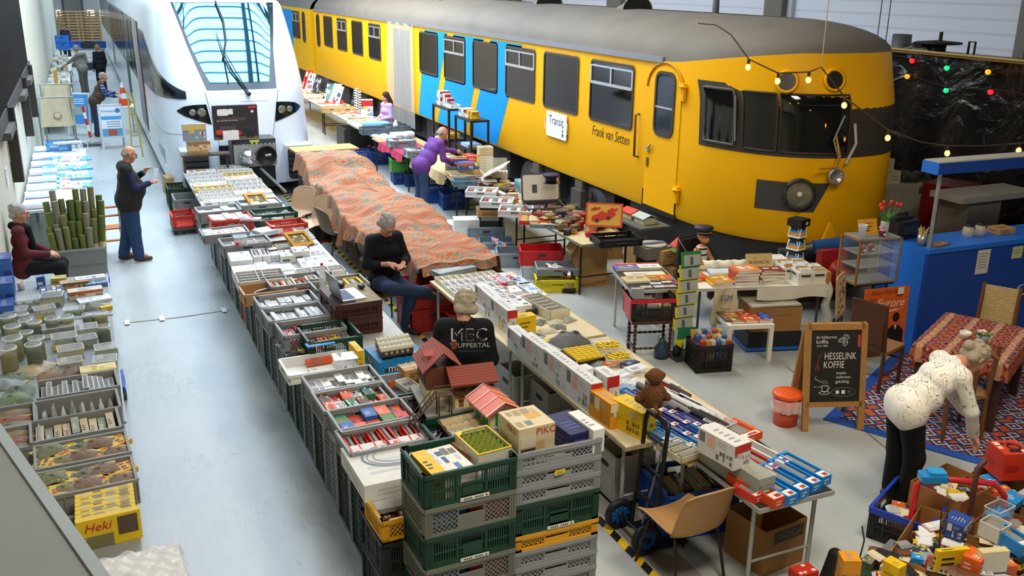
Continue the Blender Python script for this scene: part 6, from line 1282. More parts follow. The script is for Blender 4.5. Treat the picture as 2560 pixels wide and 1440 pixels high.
# near table
stand_along(1745,1150,1893,1252,.16,'long grey green box along the edge of the aluminium table',('#9da096','#9da096','#9da096','#8f9288'),.15)
o=itp('stand',1812,1085,R0+.16,.16,.36,.19,('#dddcd8','#e3b9a8','#6d6f72','#8a8c8f'),'large white printed box lying on the long grey green box',9)
itp('tub',1800,1052,R0,.18,.2,.07,('#4a4f66','navy'),'clear flat case on the blue boxes behind the large white box',15)
itp('win',1845,1070,R0,.24,.30,.06,('#e2581c','#eceae4','#dcdcd8'),'orange box with two white model coaches behind the large white box',10)
for i,(px,py,c_,nm)in enumerate(((1910,1125,('#efece4','#d8d2c4','#7a1f22'),'white and red'),(1885,1140,('#c02a22','#efe9dc','#5a5040'),'red'),(1872,1160,('#e6dfca','#efe9d8','#7a2a24'),'cream'))):itp('win',px,py,R0,.11,.44,.07,c_,nm+' long window box on the aluminium table behind the blue boxes',10,seed=i)
for i,(px,py)in enumerate(((1925,1205),(1955,1190),(1985,1175),(2010,1160))):itp('win',px,py,R0,.10,.42,.075,('#1c86d8','#dfe6ec','#9aa3aa'),'bright blue window box at the end of the aluminium table, %s from the left'%ORD[i],9,group='blue window boxes at the table end',seed=1)
itp('win',1890,1210,R0,.12,.44,.07,('#d8481c','#e9dfb0','#2a2a2a'),'yellow and red open box with black locomotive beside the blue end boxes',9)
itp('win',1872,1222,R0,.09,.2,.06,('#d8382a','white','grey'),'small red and white box squeezed at the aluminium table corner',9)
itp('tray',1700,1118,R0+.02,.22,.28,.05,('#e4dab8','#c9b98a','#8f8a5a'),'open cream box with moss green model at the handle of the sack truck',8)
itp('plain',1718,1128,R0-.03,.24,.3,.03,('#e3d38e',),'cream box lid below the open moss green box',8)
# ---- totes below the stall
def tote(px,py,z,w,d,h,col,label,rz=0,inner='#2c3568',trim='#b3321f'):
 p=at(px,py,z);t=thg('folding_tote',label,'crate',(p.x,p.y,0),rz);m=MB();c_=C(col,.5)
 for s in(-1,1):
  m.box(s*w/2-.012,-d/2,0,s*w/2+.012,d/2,h,c_);m.box(-w/2,s*d/2-.012,0,w/2,s*d/2+.012,h,c_ if s>0 or inner is None else c_)
  for k in range(7):m.box(s*w/2+s*.012-.003,-d*.42+k*d*.14,.06,s*w/2+s*.012+.003,-d*.42+k*d*.14+.05,h*.6,c_)
 m.box(-w/2,-d/2,0,w/2,d/2,.02,inner or col);m.bld('body',t);m=MB();m.box(-w/2-.012,-d/2-.012,0,w/2+.012,d/2+.012,.03,trim);m.bld('base_trim',t)
 m=MB();m.prism(rrect(.14,.045,.02),.003,'#15151a',Matrix(((0,0,-1,-w/2-.012),(-1,0,0,0),(0,1,0,h*.75),(0,0,0,1))));m.bld('hand_hole',t)
 m=MB();m.box(-w*.46,-d*.46,.03,w*.46,d*.46,h*.6,C(inner or '#333333',.7));m.bld('lining',t);return t
tote(1300,925,.40,.30,.40,.42,'#a3a29e','grey folding tote below the stall edge, left of the metal leg',.0,'#26304e','#a3301f');tote(1390,965,.40,.34,.40,.42,'#a3a29e','grey folding tote below the stall edge, right of the metal leg',.0,'#26304e','#26304e')
tote(1562,1120,.42,.36,.36,.44,'#b9b7ae','pale folding tote with a red base below the yellow carton',.0,'#3a2f2c','#b3321f')
c=crate('slot',4.08,5.52,0,'#0f4aa3',.40,'blue slotted crate on the floor behind the sack truck',-.12,.62,.5)
for i in range(5):item('pic',3.90+.09*i,5.5+.04*(i%2),.1,.08,.3,.26,(('#8a8a72','#5d5a48','tan'),('black','grey','white'),('#6d7a4a','cream','grey'))[i%3],'box standing in the blue slotted crate, %s from the left'%ORD[i],-.12)
crate('slot',4.1,6.75,0,'#232326',.22,'lower black crate under the middle of the white box stall',.1);crate('slot',4.1,6.75,.225,'#232326',.2,'upper black crate under the middle of the white box stall',.1)
# ---- sack truck with the plush monkey
t=thg('sack_truck','black folding sack truck with blue wheels beside the aluminium table','trolley',(3.52,5.42,0),-PI/2)
k=C('#1b1c1e',.4,.3)
for s in(-1,1):
 m=MB();m.tube([(s*.15,.06,.05),(s*.15,.10,.45),(s*.15,.14,.97)],.017,k,8);m.bld('rail',t)
 m=MB();m.lathe([(.085,-.02),(.125,-.022),(.13,0),(.125,.022),(.085,.02)],'#15161a',28,T(s*.2,-.02,.13,0,0,PI/2));w_=m.bld('wheel',t)
 m=MB();m.lathe([(.02,-.012),(.09,-.008),(.09,.008),(.02,.012)],C('#1a6fc0',.4),28,T(s*.2,-.02,.13,0,0,PI/2))
 for q in range(5):m.box(-.008,-.085,-.014,.008,.085,.014,'#124f8c',T(s*.2,-.02,.13,0,0,PI/2)@Matrix.Rotation(q*PI/5,4,'Z'))
 m.lathe([(0,-.03),(.025,-.028),(.025,.028),(0,.03)],'#111214',12,T(s*.2,-.02,.13,0,0,PI/2));m.bld('hub',w_)
m=MB();m.tube([(-.15,.14,.97),(-.14,.15,1.03),(.14,.15,1.03),(.15,.14,.97)],.02,k,8);m.bld('handle',t)
for z in(.35,.60,.85):m=MB();m.rod((-.15,.06+.09*z,z),(.15,.06+.09*z,z),.013,k,8);m.bld('crossbar',t)
m=MB();m.box(-.2,.08,.015,.2,.36,.025,k);m.bld('toe_plate',t);m=MB();m.rod((-.22,-.02,.13),(.22,-.02,.13),.012,k,8);m.bld('axle',t);m=MB();m.rod((-.05,.1,.1),(.12,.13,.85),.01,'#7d8083',6);m.bld('elastic_strap',t)
hp=at(1645,1072,1.02)
mo=Sdf(.03);x,y=0,0
mo.ell((0,0,.13),(.075,.065,.10)).ell((0,0,.29),(.062,.062,.062));mo.cap((0,.04,.275),(0,.065,.265),.032,.026)
for s in(-1,1):mo.cap((s*.05,0,.19),(s*.115,.02,.10),.026,.022).cap((s*.115,.02,.10),(s*.07,.08,.07),.022,.02).cap((s*.045,.02,.05),(s*.075,.12,.045),.032,.024).cap((s*.075,.12,.045),(s*.08,.14,.09),.022,.018).ell((s*.066,0,.295),(.016,.012,.02))
mo.cap((0,-.06,.06),(.04,-.11,.02),.013,.010)
m=MB();mo.put(m,C('#6b4420',.95,0,.35,70,0,.9),.007);root=m.bld('toy_monkey',None,(hp.x,hp.y,1.02),-.3);tag(root,'brown plush monkey sitting with its back to the camera on the sack truck handle','plush toy')
m=MB();m.sph((0,.085,.27),.024,'#c9a57c',8);[m.sph((s*.02,.066,.30),.006,'#141010',6)for s in(-1,1)];m.bld('face',root)
root.location=(3.67,5.50,1.048)
# ---- front chair and cartons on the floor
p=at(1730,1395,0);chair((3.62,4.96,0),.05,'beige plastic chair with dark brown legs in front of the aluminium table','#b78a56','#2e1f18')
def carton(px,py,z,w,d,h,label,rz=0,col='#a9773f',flaps=1,text=None,tsize=.06):
 p=at(px,py,z)if py else Vector(px);t=thg('cardboard_carton',label,'box',(p.x,p.y,0 if z<.9 and py else p.z),rz);c_=C(col,.75,0,.12,3);m=MB();e=.006
 for s in(-1,1):m.box(s*w/2-e/2,-d/2,0,s*w/2+e/2,d/2,h,c_);m.box(-w/2,s*d/2-e/2,0,w/2,s*d/2+e/2,h,c_)
 m.box(-w/2,-d/2,0,w/2,d/2,e,C(col,.8,0,.1,3));m.bld('carton',t)
 if flaps:
  for s in(-1,1):
   m=MB();m.add([(s*w/2,-d*.48,h),(s*w/2,d*.48,h),(s*(w/2+.09),d*.45,h-.13*(flaps>0)+.0),(s*(w/2+.09),-d*.45,h-.13)],[(0,1,2,3)],c_);m.add([(s*(w/2+.003),-d*.48,h),(s*(w/2+.003),d*.48,h),(s*(w/2+.093),d*.45,h-.13),(s*(w/2+.093),-d*.45,h-.13)],[(3,2,1,0)],c_);m.bld('flap',t)
 if text:m=MB();m.box(-w*.3,-d/2-e/2-.001,h*.78-tsize*.7,w*.42,-d/2-e/2-.0005,h*.78+tsize*.7,'#2b2017');m.text(text,tsize,col,T(w*.1,-d/2-e/2-.0015,h*.78,0,PI/2));m.bld('lettering',t)
 return t
t=carton(1908,1395,.0,.42,.40,.38,'open brown carton with printed maker name under the aluminium table',.12,'#9a6d38',0,'NOCH',.07);t.location=(4.32,4.86,0)
item('plain',4.25,4.88,.03,.14,.2,.05,('#3a2a20','tan'),'dark pack lying inside the open brown carton under the aluminium table',.4)
# ---------------------------------------------------------------- stalls along the yellow railcar
for i,(x0,x1,y0,y1,h)in enumerate(((5.92,6.75,10.85,12.95,'#c9b98c'),(5.92,6.74,13.0,15.4,'#a9a49a'),(5.86,6.74,15.5,18.0,'#8d8f90'),(5.78,6.74,18.05,20.6,'#b8935a'),(5.86,6.74,20.65,23.2,'#d8c9a8'),(5.92,6.74,23.25,26.2,'#d8c9a8'),(5.95,6.8,26.3,31.5,'#d8c9a8'))):
 table('long table with black legs beside the yellow railcar, %s one from the cab'%ORD[i],x0,x1,y0,y1,.75,h,'#a9a596'if i else '#8d8a7a','#17181a')
R0=.752;XM=6.72
def cloth_edge(x,y0,y1,drop,col,label):
 m=MB();m.grid(lambda u,v:(x-.012-.03*v+.015*sin(u*30)*v,y0+(y1-y0)*u,.752-drop*v*(.8+.2*sin(u*9))),40,5,C(col,.85));m.grid(lambda u,v:(x-.012+.75*v,y0+(y1-y0)*u,.753),4,2,C(col,.85));tag(link('tablecloth',m.mesh('tablecloth')),label,'tablecloth')
cloth_edge(5.86,16.0,18.0,.22,'#d9b886','sand coloured cloth hanging over the stall table beside the person in purple');cloth_edge(5.78,18.3,20.0,.18,'#b3264f','magenta cloth hanging over the stall table below the blue cushion')
# far section: jumble boards
DB=[('white','grey','black','maroon'),('#c9ccd0','navy','grey'),('red','white','maroon'),('#2c2f36','white','grey'),('#dfe3e6','azure','grey'),('#3a7a6a','white','grey')]
for i,(px,py,h_,q)in enumerate(((795,205,.55,0),(812,212,.5,3),(830,200,.62,2),(822,228,.45,1),(845,225,.5,3),(862,228,.48,5),(876,235,.5,1),(884,232,.55,4))):
 p=at(px,py,1.0);o=item('pic',min(6.6,p.x+.05),p.y,.757,.34,h_,.02,DB[q],'sloping display board of small models on the far stall, %s from the white railcar'%ORD[i],-.25,seed=i);o.rotation_euler=(1.15,0,-1.15);o.location.z=.757+h_*.5*sin(1.15)
for i in range(44):
 a,b=i%11,i//11;px,py=765+a*13+b*9,238+a*6.2-b*7;itp('pic',px,py,R0,.20,.16,.03,(('#d9d6cc','#c9573a','grey'),('#b9a47a','white','red'),('white','grey','navy'),('#d86a4a','white','cream'))[(i*5)%4],'small flea market pack on the farthest railcar table, %s along row %s'%(ORD[a],ORD[b]),ru(-40,40),group='small packs on the farthest table',seed=i%6)
for i,px in enumerate((818,838,855)):m=MB();m.add([(-.09,-.07,0),(.09,-.07,0),(.09,.07,0),(-.09,.07,0),(0,0,.12)],[(0,1,4),(1,2,4),(2,3,4),(3,0,4),(3,2,1,0)],C('#d8302a',.4));p=at(px,256,.78);tag(m.bld('red_card_stand',None,(p.x,p.y,R0)),'red folded card stand before the display boards, %s of three'%ORD[i],'stand')
for i,(px,py,w)in enumerate(((828,268,.5),(868,268,.45))):c=cratep('solid',px,py,R0,'#c9a878',.12,('pale brown tray on the far table, left of two','pale brown tray on the far table, right of two')[i],-10,w,.4);c.name='cardboard_tray';c['category']='tray'
for i in range(40):
 a,b=i%8,i//8;px,py=845+a*14+b*10,283+a*5-b*5.5;itp('plain',px,py,R0,.07,.10,.05,(('#d8c89a','grey'),('#b9b2a0','white'),('#8d8a7a','cream'),('white','grey'))[(i*3)%4],'tiny cream box in rows beyond the blue cushion, %s along row %s'%(ORD[a],ORD[b]),ru(-10,10),group='tiny boxes beyond the blue cushion',seed=i%4)
for i,(px,py,n)in enumerate(((917,275,9),(931,277,10),(940,280,9))):
 p=at(px,py,.78);t=thg('ring_stand','thin post of white ring parts behind the far stall, %s of three'%ORD[i],'stand',(min(p.x,6.6),p.y,.757));m=MB();m.rod((0,0,0),(0,0,n*.065),.008,'#55575a',6);m.bld('post',t);m=MB();[m.lathe([(.015,k*.065+.02),(.04,k*.065+.02),(.04,k*.065+.05),(.015,k*.065+.05)],'#e2e4e4',12)for k in range(n)];m.bld('rings',t)
 # blue cushion and grey crates
m=MB();s=Sdf(.05);s.cap((-.25,-.1,.05),(.25,-.1,.05),.055).cap((-.25,.1,.05),(.25,.1,.05),.055).cap((-.28,0,.05),(.28,0,.05),.06);s.put(m,C('#6fa8dc',.8),.015);p=at(940,305,.9);tag(m.bld('blue_cushion',None,(p.x,p.y,.80),-.2),'light blue cushion lying on grey crates beside the dark haired person','cushion')
cratep('solid',935,318,R0,'#56636c',.145,'dark grey crate below the light blue cushion',-4,.62,.42);cratep('solid',990,312,R0,'#56636c',.13,'dark grey crate right of the light blue cushion',-4,.6,.4)
for i in range(12):itp('bag',938+(i%6)*13+(i//6)*8,336+(i%6)*3.2-(i//6)*5,R0,.18,.13,.03,('#3f7ab8',('white','#b9c9da','#e6e9ec')[i%3],'white'),'white and blue carded pack before the grey crates, %s of the packs'%ORD[i],ru(-20,20),group='white blue carded packs',seed=i)
for i,(px,py,col)in enumerate(((1003,348,'#7f8d94'),(1048,372,'#7f8d94'))):
 c=cratep('lattice',px,py,R0,col,.16,('grey lattice crate on the sand cloth table, farther of two','grey lattice crate on the sand cloth table, nearer of two')[i],-6,.55,.42);fillc(c,'pic',5,[('white','azure','red'),('#3a4a55','white'),('#d8502a','white'),('#2f9aa8','white')],'mixed small box','in the %s crate on the sand cloth'%('farther','nearer')[i],.12,1)
 # black shelf units behind
def shelf2(x,y,w,d,zt,label):
 t=thg('shelf_unit',label,'shelf',(x,y,0));k=C('#121315',.45)
 for sx in(-1,1):
  for sy in(-1,1):m=MB();m.cb(sx*w/2,sy*d/2,0,.04,.04,zt,k);m.bld('post',t)
 for q in(.45,.95,zt-.04):m=MB();m.cb(0,0,q,w+.03,d+.03,.04,k);m.bld('shelf',t)
shelf2(6.98,18.85,.36,.95,1.62,'black plastic shelf unit behind the person in purple, farther of two');shelf2(6.98,17.55,.36,.85,1.55,'black plastic shelf unit beside the person in purple, nearer of two')
for i,(y,st,w,d,h,c_,nm,z)in enumerate(((19.1,'stand',.22,.2,.16,('#e8e4dc','#b8402a','white','grey'),'white and red kettle style box',1.62),(19.1,'stand',.22,.2,.12,('white','#d8d8d8','grey'),'white box stacked on top',1.79),(18.9,'stand',.14,.14,.25,('#e9ece4','#9fb870','white','grey'),'tall white and green box',1.62),(18.72,'stand',.16,.12,.18,('#e2e6ea','#5f8ac0','red'),'white box with red strip',1.62),(18.5,'tray',.22,.34,.08,('white','#e9e9ea','red','navy'),'white tray of model wagons',1.62),(17.75,'stand',.24,.26,.15,('white','#2f4f9a','grey'),'white box with a blue model picture',1.555),(17.5,'stand',.16,.14,.14,('yellow','#b8651a','red','black'),'yellow box',1.555),(17.32,'stand',.16,.12,.14,('yellow','#b8651a','brown','black'),'second yellow box',1.555),(17.6,'pic',.2,.3,.05,('white','grey','black'),'white wagon box',1.555),(17.5,'plain',.3,.4,.06,('#8fa8c8','white'),'blue white flat box',.99),(18.95,'plain',.28,.3,.1,('orange','white'),'orange box',.99),(18.6,'plain',.26,.25,.1,('yellow','red'),'yellow and red box',.99))):
 item(st,6.95,y,z+.002,w,d,h,c_,nm+' on the black shelf unit beside the blue stripes'if i not in(2,6,7)else nm+' standing on the black shelf unit before the blue stripes',0,seed=i)
itp('stand',1017,245,R0,.3,.22,.46,('#e9e9e6','#d8c23a','#b83a2a','azure','grey'),'white display box with car pictures behind the dark haired person',-15)
p=at(1045,308,.9);m=MB();m.lathe([(0,0),(.06,0),(.06,.17),(.03,.2),(.03,.24),(0,.24)],'#e2e5e8',14);tag(m.bld('white_bottle',None,(min(6.6,p.x),p.y,R0)),'white jug on the table left of the person in purple','bottle')
m=MB();s=Sdf(.04);[s.cap((ru(-.2,.2),ru(-.15,.15),.05),(ru(-.2,.2),ru(-.15,.15),.07),.055)for _ in range(7)];s.put(m,C('#dfe6f2',.4),.015);p=at(1065,330,.85);tag(m.bld('white_bag',None,(min(6.5,p.x),p.y,R0+.005)),'crumpled white bag left of the person in purple','bag')
for i,(px,py,st,w,d,h,c_,nm)in enumerate(((1145,395,'stand',.3,.2,.12,('orange','#2f62b8','white'),'orange and blue box'),(1165,405,'stand',.3,.18,.12,('#2a56a8','orange','white'),'blue and orange box'),(1180,388,'plain',.25,.2,.1,('#d8401c','white'),'red orange box'),(1150,392,'plain',.2,.18,.12,('yellow','red'),'yellow box'),(1172,385,'plain',.2,.18,.1,('red','white'),'red box'))):
 itp(st,px,py,R0+.14,w,d,h,c_,nm+' in the grey crate right of the person in purple',-8,seed=i)
cratep('solid',1160,410,R0,'#6f777c',.15,'grey crate full of orange and blue boxes right of the person in purple',-6,.6,.45)
for k in range(7):item('book',6.62,15.98,R0+.006+k*.048,.26,.2,.042,(('#c9a83a','brown'),('#e0b52a','brown'),('#e0b52a','black'))[k%3],'thick yellow volume in the pile by the person in purple, %s from the bottom'%ORD[k],-.12,'pile of yellow volumes',seed=k)
for k in range(3):item('pic',6.62,15.98,R0+.345+k*.05,.26,.2,.046,('#d9c9a0','#5d4a30','#3a3026','#c9b080'),'long boxed model on top of the pile of yellow volumes, %s from the bottom'%ORD[k],-.12,seed=k)
m=MB();m.grid(lambda u,v:(-.2+.4*u,.02*sin(u*9),.0+.34*v),8,6,GLASS('#e9e6c8',.5));p=at(1238,385,.95);tag(m.bld('plastic_pouch',None,(6.68,15.6,.755),-.5),'clear plastic pouch leaning behind the pile of yellow volumes','pouch')
t=item('pic',6.40,14.95,.83,.45,.62,.02,('#eceae6','#8a8a86','#c9c5ba','#5d5a55','#b9a890'),'white board with sketch prints propped up beside the yellow volumes',0,seed=8);t.rotation_euler=(.0,-.5,-.6);t.location.z=1.0
# middle railcar tables: railway odds and ends
cratep('solid',1165,432,R0,'#c9b283',.10,'shallow wooden tray of brass parts before the sketch board',-10,.62,.5)
for i in range(10):itp('loco',1140+(i%5)*13,430+(i%5)*3+(i//5)*8,R0+.03,.03,.22,.04,(('#c9a85a','#8a6a3a'),('silver','grey'))[i%2],'brass coloured part in the shallow wooden tray, %s from the left, %s row'%(ORD[i%5],ORD[i//5]),40+ru(-20,20))
itp('plain',1223,450,R0+.10,.26,.2,.012,('white','#c9ccd0'),'white sheet of paper on the dark case before the blue volumes',-20)
cratep('solid',1168,448,R0,'#5d7f92',.10,'low blue grey tray in front of the dark case',-15,.5,.3);itp('plain',1215,440,R0,.5,.36,.09,('#3a2420','#6d4a3a'),'dark red brown flat case on the railcar stall',-18)
for k in range(4):item('book',6.52,13.95,R0+.004+k*.062,.3,.36,.056,(('#5f8d96','cream'),('#4f7d88','grey'),('#6d9aa0','white'),('#b98a52','tan'))[3-k if k==0 else k-1],'thick volume in the blue pile beside the conductor cap, %s from the bottom'%ORD[k],-.15,'blue volume pile',seed=k)
for i,(px,py)in enumerate(((1258,408),(1278,400),(1300,425))):itp('pic',px,py,R0,.28,.22,.09+.04*i,('#e6e4da','#8a8a80','#c9c5b4','#55534a'),'white boxed bogie set under the sketch board, %s of three'%ORD[i],-25,seed=i)
for i,(px,py)in enumerate(((1205,473),(1243,498),(1290,520))):
 c=cratep('solid',px,py,R0,'#dfe3e8',.10,'white shallow crate on the stall front edge, %s from the person in purple'%ORD[i],-30,.5,.4);fillc(c,'loco',6,[('#b9543a','#8a3a2a'),('#d8d8d4','#b0b4b8'),('#4a3a30','#6d5a48'),('#a89a80','#c9c0a8')],'loose model coach','in the %s white shallow crate'%ORD[i],.06,1,.46,.34)
for i in range(38):
 x,y=6.02+.62*((i*7)%11)/10+ru(-.03,.03),12.98+2.35*i/38
 if 12.95<y<13.1 and x>6.2:x=6.02
 item(('loco','plain','win','loco')[i%4],x,y,R0,.06+.06*(i%2),.18,.05+.06*rnd.random(),(('#8a2d24','#5d4a3a'),('#c9b98e','brown'),('#e4ddc8','white','red'),('#3a302a','#55483c'),('#d8c23a','red'),('#b9a47c','cream','maroon'))[(i*5)%6],'second hand model piece in the muddle before the conductor cap, %s of the muddle'%ORD[i],ru(-1.5,1.5),'muddle before the conductor cap',seed=i%5)
 # suitcase with cap
t=thg('open_suitcase','open suitcase of toy parts with a raised white lid below the conductor cap','suitcase',(6.28,12.75,R0),-.2);m=MB();c_=C('#4a4a50',.4)
m.ring(rrect(.62,.46,.04),rrect(.59,.43,.03),.12,c_);m.prism(rrect(.62,.46,.04),.01,c_)
for x in(-.15,.15):m.box(x-.03,-.235,.06,x+.03,-.229,.1,'#c9ccd0')
m.bld('case',t);m=MB();tf=MT((.0,.23,.12))@Matrix.Rotation(1.35,4,'X');m.prism(rrect(.62,.44,.04,4,0,.22),.02,c_,tf);m.prism(rrect(.57,.39,.03,4,0,.22),.022,'#d8d4c6',tf);m.prism(rrect(.08,.13,.01,3,-.1,.2),.024,'#4a4a46',tf);m.bld('lid',t)
for i in range(14):item('loco',6.28+ru(-.24,.24),12.75+ru(-.16,.16),R0+.02,.05,.16,.07,(('#c8281e','#8a2a22'),('#b9bcc0','#8a8f92'),('#3a3a3a','#5d5d5d'),('#c9a05a','#8a6a3a'))[i%4],'toy vehicle piece heaped in the open suitcase, %s of the heap'%ORD[i],ru(-1.5,1.5),'toy pieces in suitcase')
p=at(1403,450,1.15);t=thg('conductor_cap','dark navy conductor cap resting on the raised suitcase lid','cap',(6.42,12.83,1.215),.1);m=MB();m.lathe([(.085,0),(.088,.05),(.13,.085),(.135,.10),(.10,.115),(0,.115)],C('#22253c',.7),28);m.bld('crown',t);m=MB();m.lathe([(.087,.004),(.091,.004),(.091,.045),(.087,.045)],'#141522',24);m.bld('band',t);m=MB();m.grid(lambda u,v:((.085+.06*v)*cos(-PI*u),(.085+.06*v)*sin(-PI*u),.004-.025*v),16,3,C('#101014',.2));m.bld('peak',t)
itp('plain',1330,465,R0,.1,.1,.16,('#e9dfb8','yellow'),'small yellow and white box standing before the suitcase',-15);itp('plain',1320,500,R0,.14,.14,.11,('#c9a45a','brown'),'gold tin standing before the suitcase',10)
# near table: toys, picture of a red car
for i,(px,py)in enumerate(((1345,545),(1372,553))):c=cratep('solid',px,py,R0,('#c8452e','#7f97a0')[i],.06,('flat orange red tray with brass strips','flat grey blue tray of pliers')[i]+' on the near railcar table',-28,.52,.4);fillc(c,'loco',4,[('#c9b06a','#a88a4a'),('#d8cfa8','#b9a878')],'pale strip','in the %s tray'%('orange red','grey blue')[i],.04)
for i in range(64):
 x,y=5.99+.68*((i*7)%13)/12+ru(-.03,.03),11.42+1.12*i/64
 item(('loco','plain','loco')[i%3],x,y,R0+.03*(i%2),.07+.05*(i%2),.17,.05+.07*rnd.random(),(('#2a2624','#4a4440'),('#8a2a22','#5d2a22'),('#6d5a44','#8a7658'),('#b99a5a','brown'),('#55585a','#777a7c'),('#c9b98e','#8d7d5a'),('#a33a22','#c9a05a'))[(i*5)%7],'old toy piece heaped before the red car picture, %s of its heap'%ORD[i%39]+(' farther back'if i>38 else ''),ru(-1.5,1.5),'old toy heap',seed=i%5)
cratep('slot',1540,590,R0,'#151517',.10,'black shallow crate holding up the red car picture',-8,.6,.42)
t=item('plain',6.52,11.27,.86,.52,.34,.012,('#d8472a',),'orange tin picture of a red convertible car propped in the black crate',0);t.rotation_euler=(1.25,0,-.55);t.location=(6.50,11.28,1.02)
m=MB();m.prism(rrect(.47,.29,.02),.002,'#d9a63a',T(z=.0125));V_=[(-.18,-.08),(-.14,-.10),(.10,-.05),(.17,.02),(.13,.05),(.03,.03),(-.04,.06),(-.10,.01),(-.17,-.02)];m.prism(V_,.003,'#c8301c',T(z=.0135));m.prism([(x*.4-.12,y*.4+.09)for x,y in V_],.003,'#b8321c',T(z=.0135));m.prism([(x*.45+.12,y*.45+.08)for x,y in V_],.003,'#c8301c',T(z=.0135));m.disc(.03,.017,'#3a2a1a',14,T(-.1,-.08));m.disc(.03,.017,'#3a2a1a',14,T(.06,-.04));m.bld('printed_picture',t)
itp('plain',1478,580,R0,.16,.12,.06,('#b81f1c','#5d1614'),'small red tin case on the near railcar table',-20);itp('plain',1430,575,R0,.14,.10,.05,('#c9a82a','red'),'small yellow tin beside the red tin case',-20)
# on the floor below the railcar stall
for i,(px,py,kind,w,d,h,col,lb)in enumerate(((1150,555,'plain',.5,.4,.10,'#cfd2d4','grey white shallow crate on the floor below the stall'),(1165,545,'plain',.42,.3,.36,'#dfe0de','white ribbed crate stack below the stall'),(1215,560,'solid',.6,.45,.26,'#7f8d98','grey crate on the floor below the boxed drawer'),(1240,600,'solid',.55,.42,.10,'#7f8d98','shallow grey crate of coloured albums on the floor'),(1290,625,'solid',.6,.42,.22,'#8d98a2','deep grey crate on the floor left of the red crate'),(1350,655,'solid',.55,.4,.2,'#c9cfd6','pale crate under the red crate on the floor'),(1390,690,'lattice',.58,.4,.18,'#d9c91a','yellow lattice crate on the floor beside the big cartons'))):
 if kind=='plain':itp('plain',px,py,0,w,d,h,(col,'white'),lb,-15)
 else:cratep(kind,px,py,0,col,h,lb,-20,w,d)
cratep('solid',1352,618,.202,'#d2232a',.22,'bright red crate on the pale crate below the railcar stall',-20,.62,.42);cratep('solid',1392,662,.183,'#8d98a2',.1,'flat grey crate of tools on top of the yellow lattice crate',-20,.6,.42)
for i in range(10):itp('loco',1375+(i%5)*12,655+(i%5)*5+(i//5)*7,.20,.05,.2,.05,(('#1c1c1e','#3a3a3a'),('orange','white'),('#b9bcc0','#dfe0e0'),('#3f7a3a','#8a2a22'))[i%4],'tool or model lying in the flat grey crate on the yellow one, %s of them'%ORD[i],ru(-60,60),group='tools in flat grey crate')
for i in range(6):itp('book',1232+i*6,597+i*3,.02,.05,.28,.09,(('violet','white'),('orange','white'),('white','red'),('navy','white'))[i%4],'thin album in the shallow grey crate on the floor, %s from the left'%ORD[i],-20)
t=item('plain',0,0,0,.44,.34,.12,('#c9995a','brown'),'light wooden drawer of dark parts hanging below the stall table',-.3,name='wooden_tray',cat='tray');p=at(1225,530,.45);t.location=(p.x,p.y,.40)
q_=item('plain',p.x,p.y,.52,.36,.26,.05,('#3a2622','#55302a'),'dark parts lying in the light wooden drawer',-.3);q2=MB();[q2.cb(sx*.18,sy*.13,0,.03,.03,.398,'#2a2624')for sx in(-1,1)for sy in(-1,1)];q2.tf=None
tag(q2.bld('stand',None,(p.x,p.y,0),-.3),'small dark stand under the light wooden drawer','stand')
for i,(px,py,z,w,d,h,lb,rz)in enumerate(((1470,705,0,.42,.42,.62,'tall brown carton with handwriting below the railcar stall',-.25),(1600,655,0,.4,.35,.45,'brown carton behind the book stall, under the red car picture',.0),(1655,660,0,.4,.35,.5,'brown carton between railcar stall and book stall',.1),(1515,640,0,.4,.4,.4,'brown carton in shadow below the near railcar table',-.2))):carton(px,py,z,w,d,h,lb,rz,'#a8804c',1 if i==0 else 0)
for i,(px,py,z,s_)in enumerate(((1660,620,0.45,.28),(1684,662,0,.3))):itp('carton',px,py,z,s_,s_,.2 if z else .42,('#b08a55',),('small taped carton on the cartons below the toy house','taped carton on the floor right of the toy house carton')[i],10)
m=MB();m.cb(0,0,0,.16,.16,.02,'#7a9a4a');m.cb(0,0,.02,.10,.10,.06,'#c9b98e');m.add([(-.08,-.08,.08),(.08,-.08,.08),(.08,.08,.08),(-.08,.08,.08),(0,0,.2)],[(0,1,4),(1,2,4),(2,3,4),(3,0,4),(3,2,1,0)],'#c8301f');p=at(1694,610,.75);tag(m.bld('toy_house',None,(p.x,p.y,.652)),'toy house with a pointed red roof on a small carton','toy house')
modelcar(1425,715,0,.42,'#2a2c30','large black toy car on the floor below the railcar stall',1.0)
# things on the carriage steps
p=Vector((7.3,11.5,.95));t=MB();t.box(-.28,-.45,0,.22,.4,.03,'#5d5a52');tag(t.bld('carriage_step',None,(7.25,11.5,.80)),'carriage step carrying a model building below the railcar door','step')
for i,(y,c_,r_)in enumerate(((11.7,'#d9cf9a','#c8301f'),(11.35,'#c9d0b0','#a8b8b0'))):
 m=MB();m.cb(0,0,0,.2,.26,.09,c_);gable(m,-.1,-.13,.1,.13,.09,.05,.03,r_,'y');tag(m.bld('model_building',None,(7.22,y,.831)),('small model building with red roof on the carriage step','small model building with pale roof on the carriage step')[i],'model building')
p=at(1630,585,.8);t=thg('model_turntable','grey model turntable box on a dark stand under the carriage step','model',(6.98,10.72,.0));m=MB();m.cb(0,0,.52,.42,.34,.16,'#77736a');m.bld('box',t);m=MB();m.lathe([(0,.68),(.18,.68),(.19,.70),(.17,.705),(0,.70)],'#a8a596',24);m.box(-.17,-.03,.705,.17,.03,.72,'#5d6f8a');m.bld('turntable',t);m=MB();m.cb(0,0,0,.34,.28,.52,'#26231f');m.bld('stand',t)
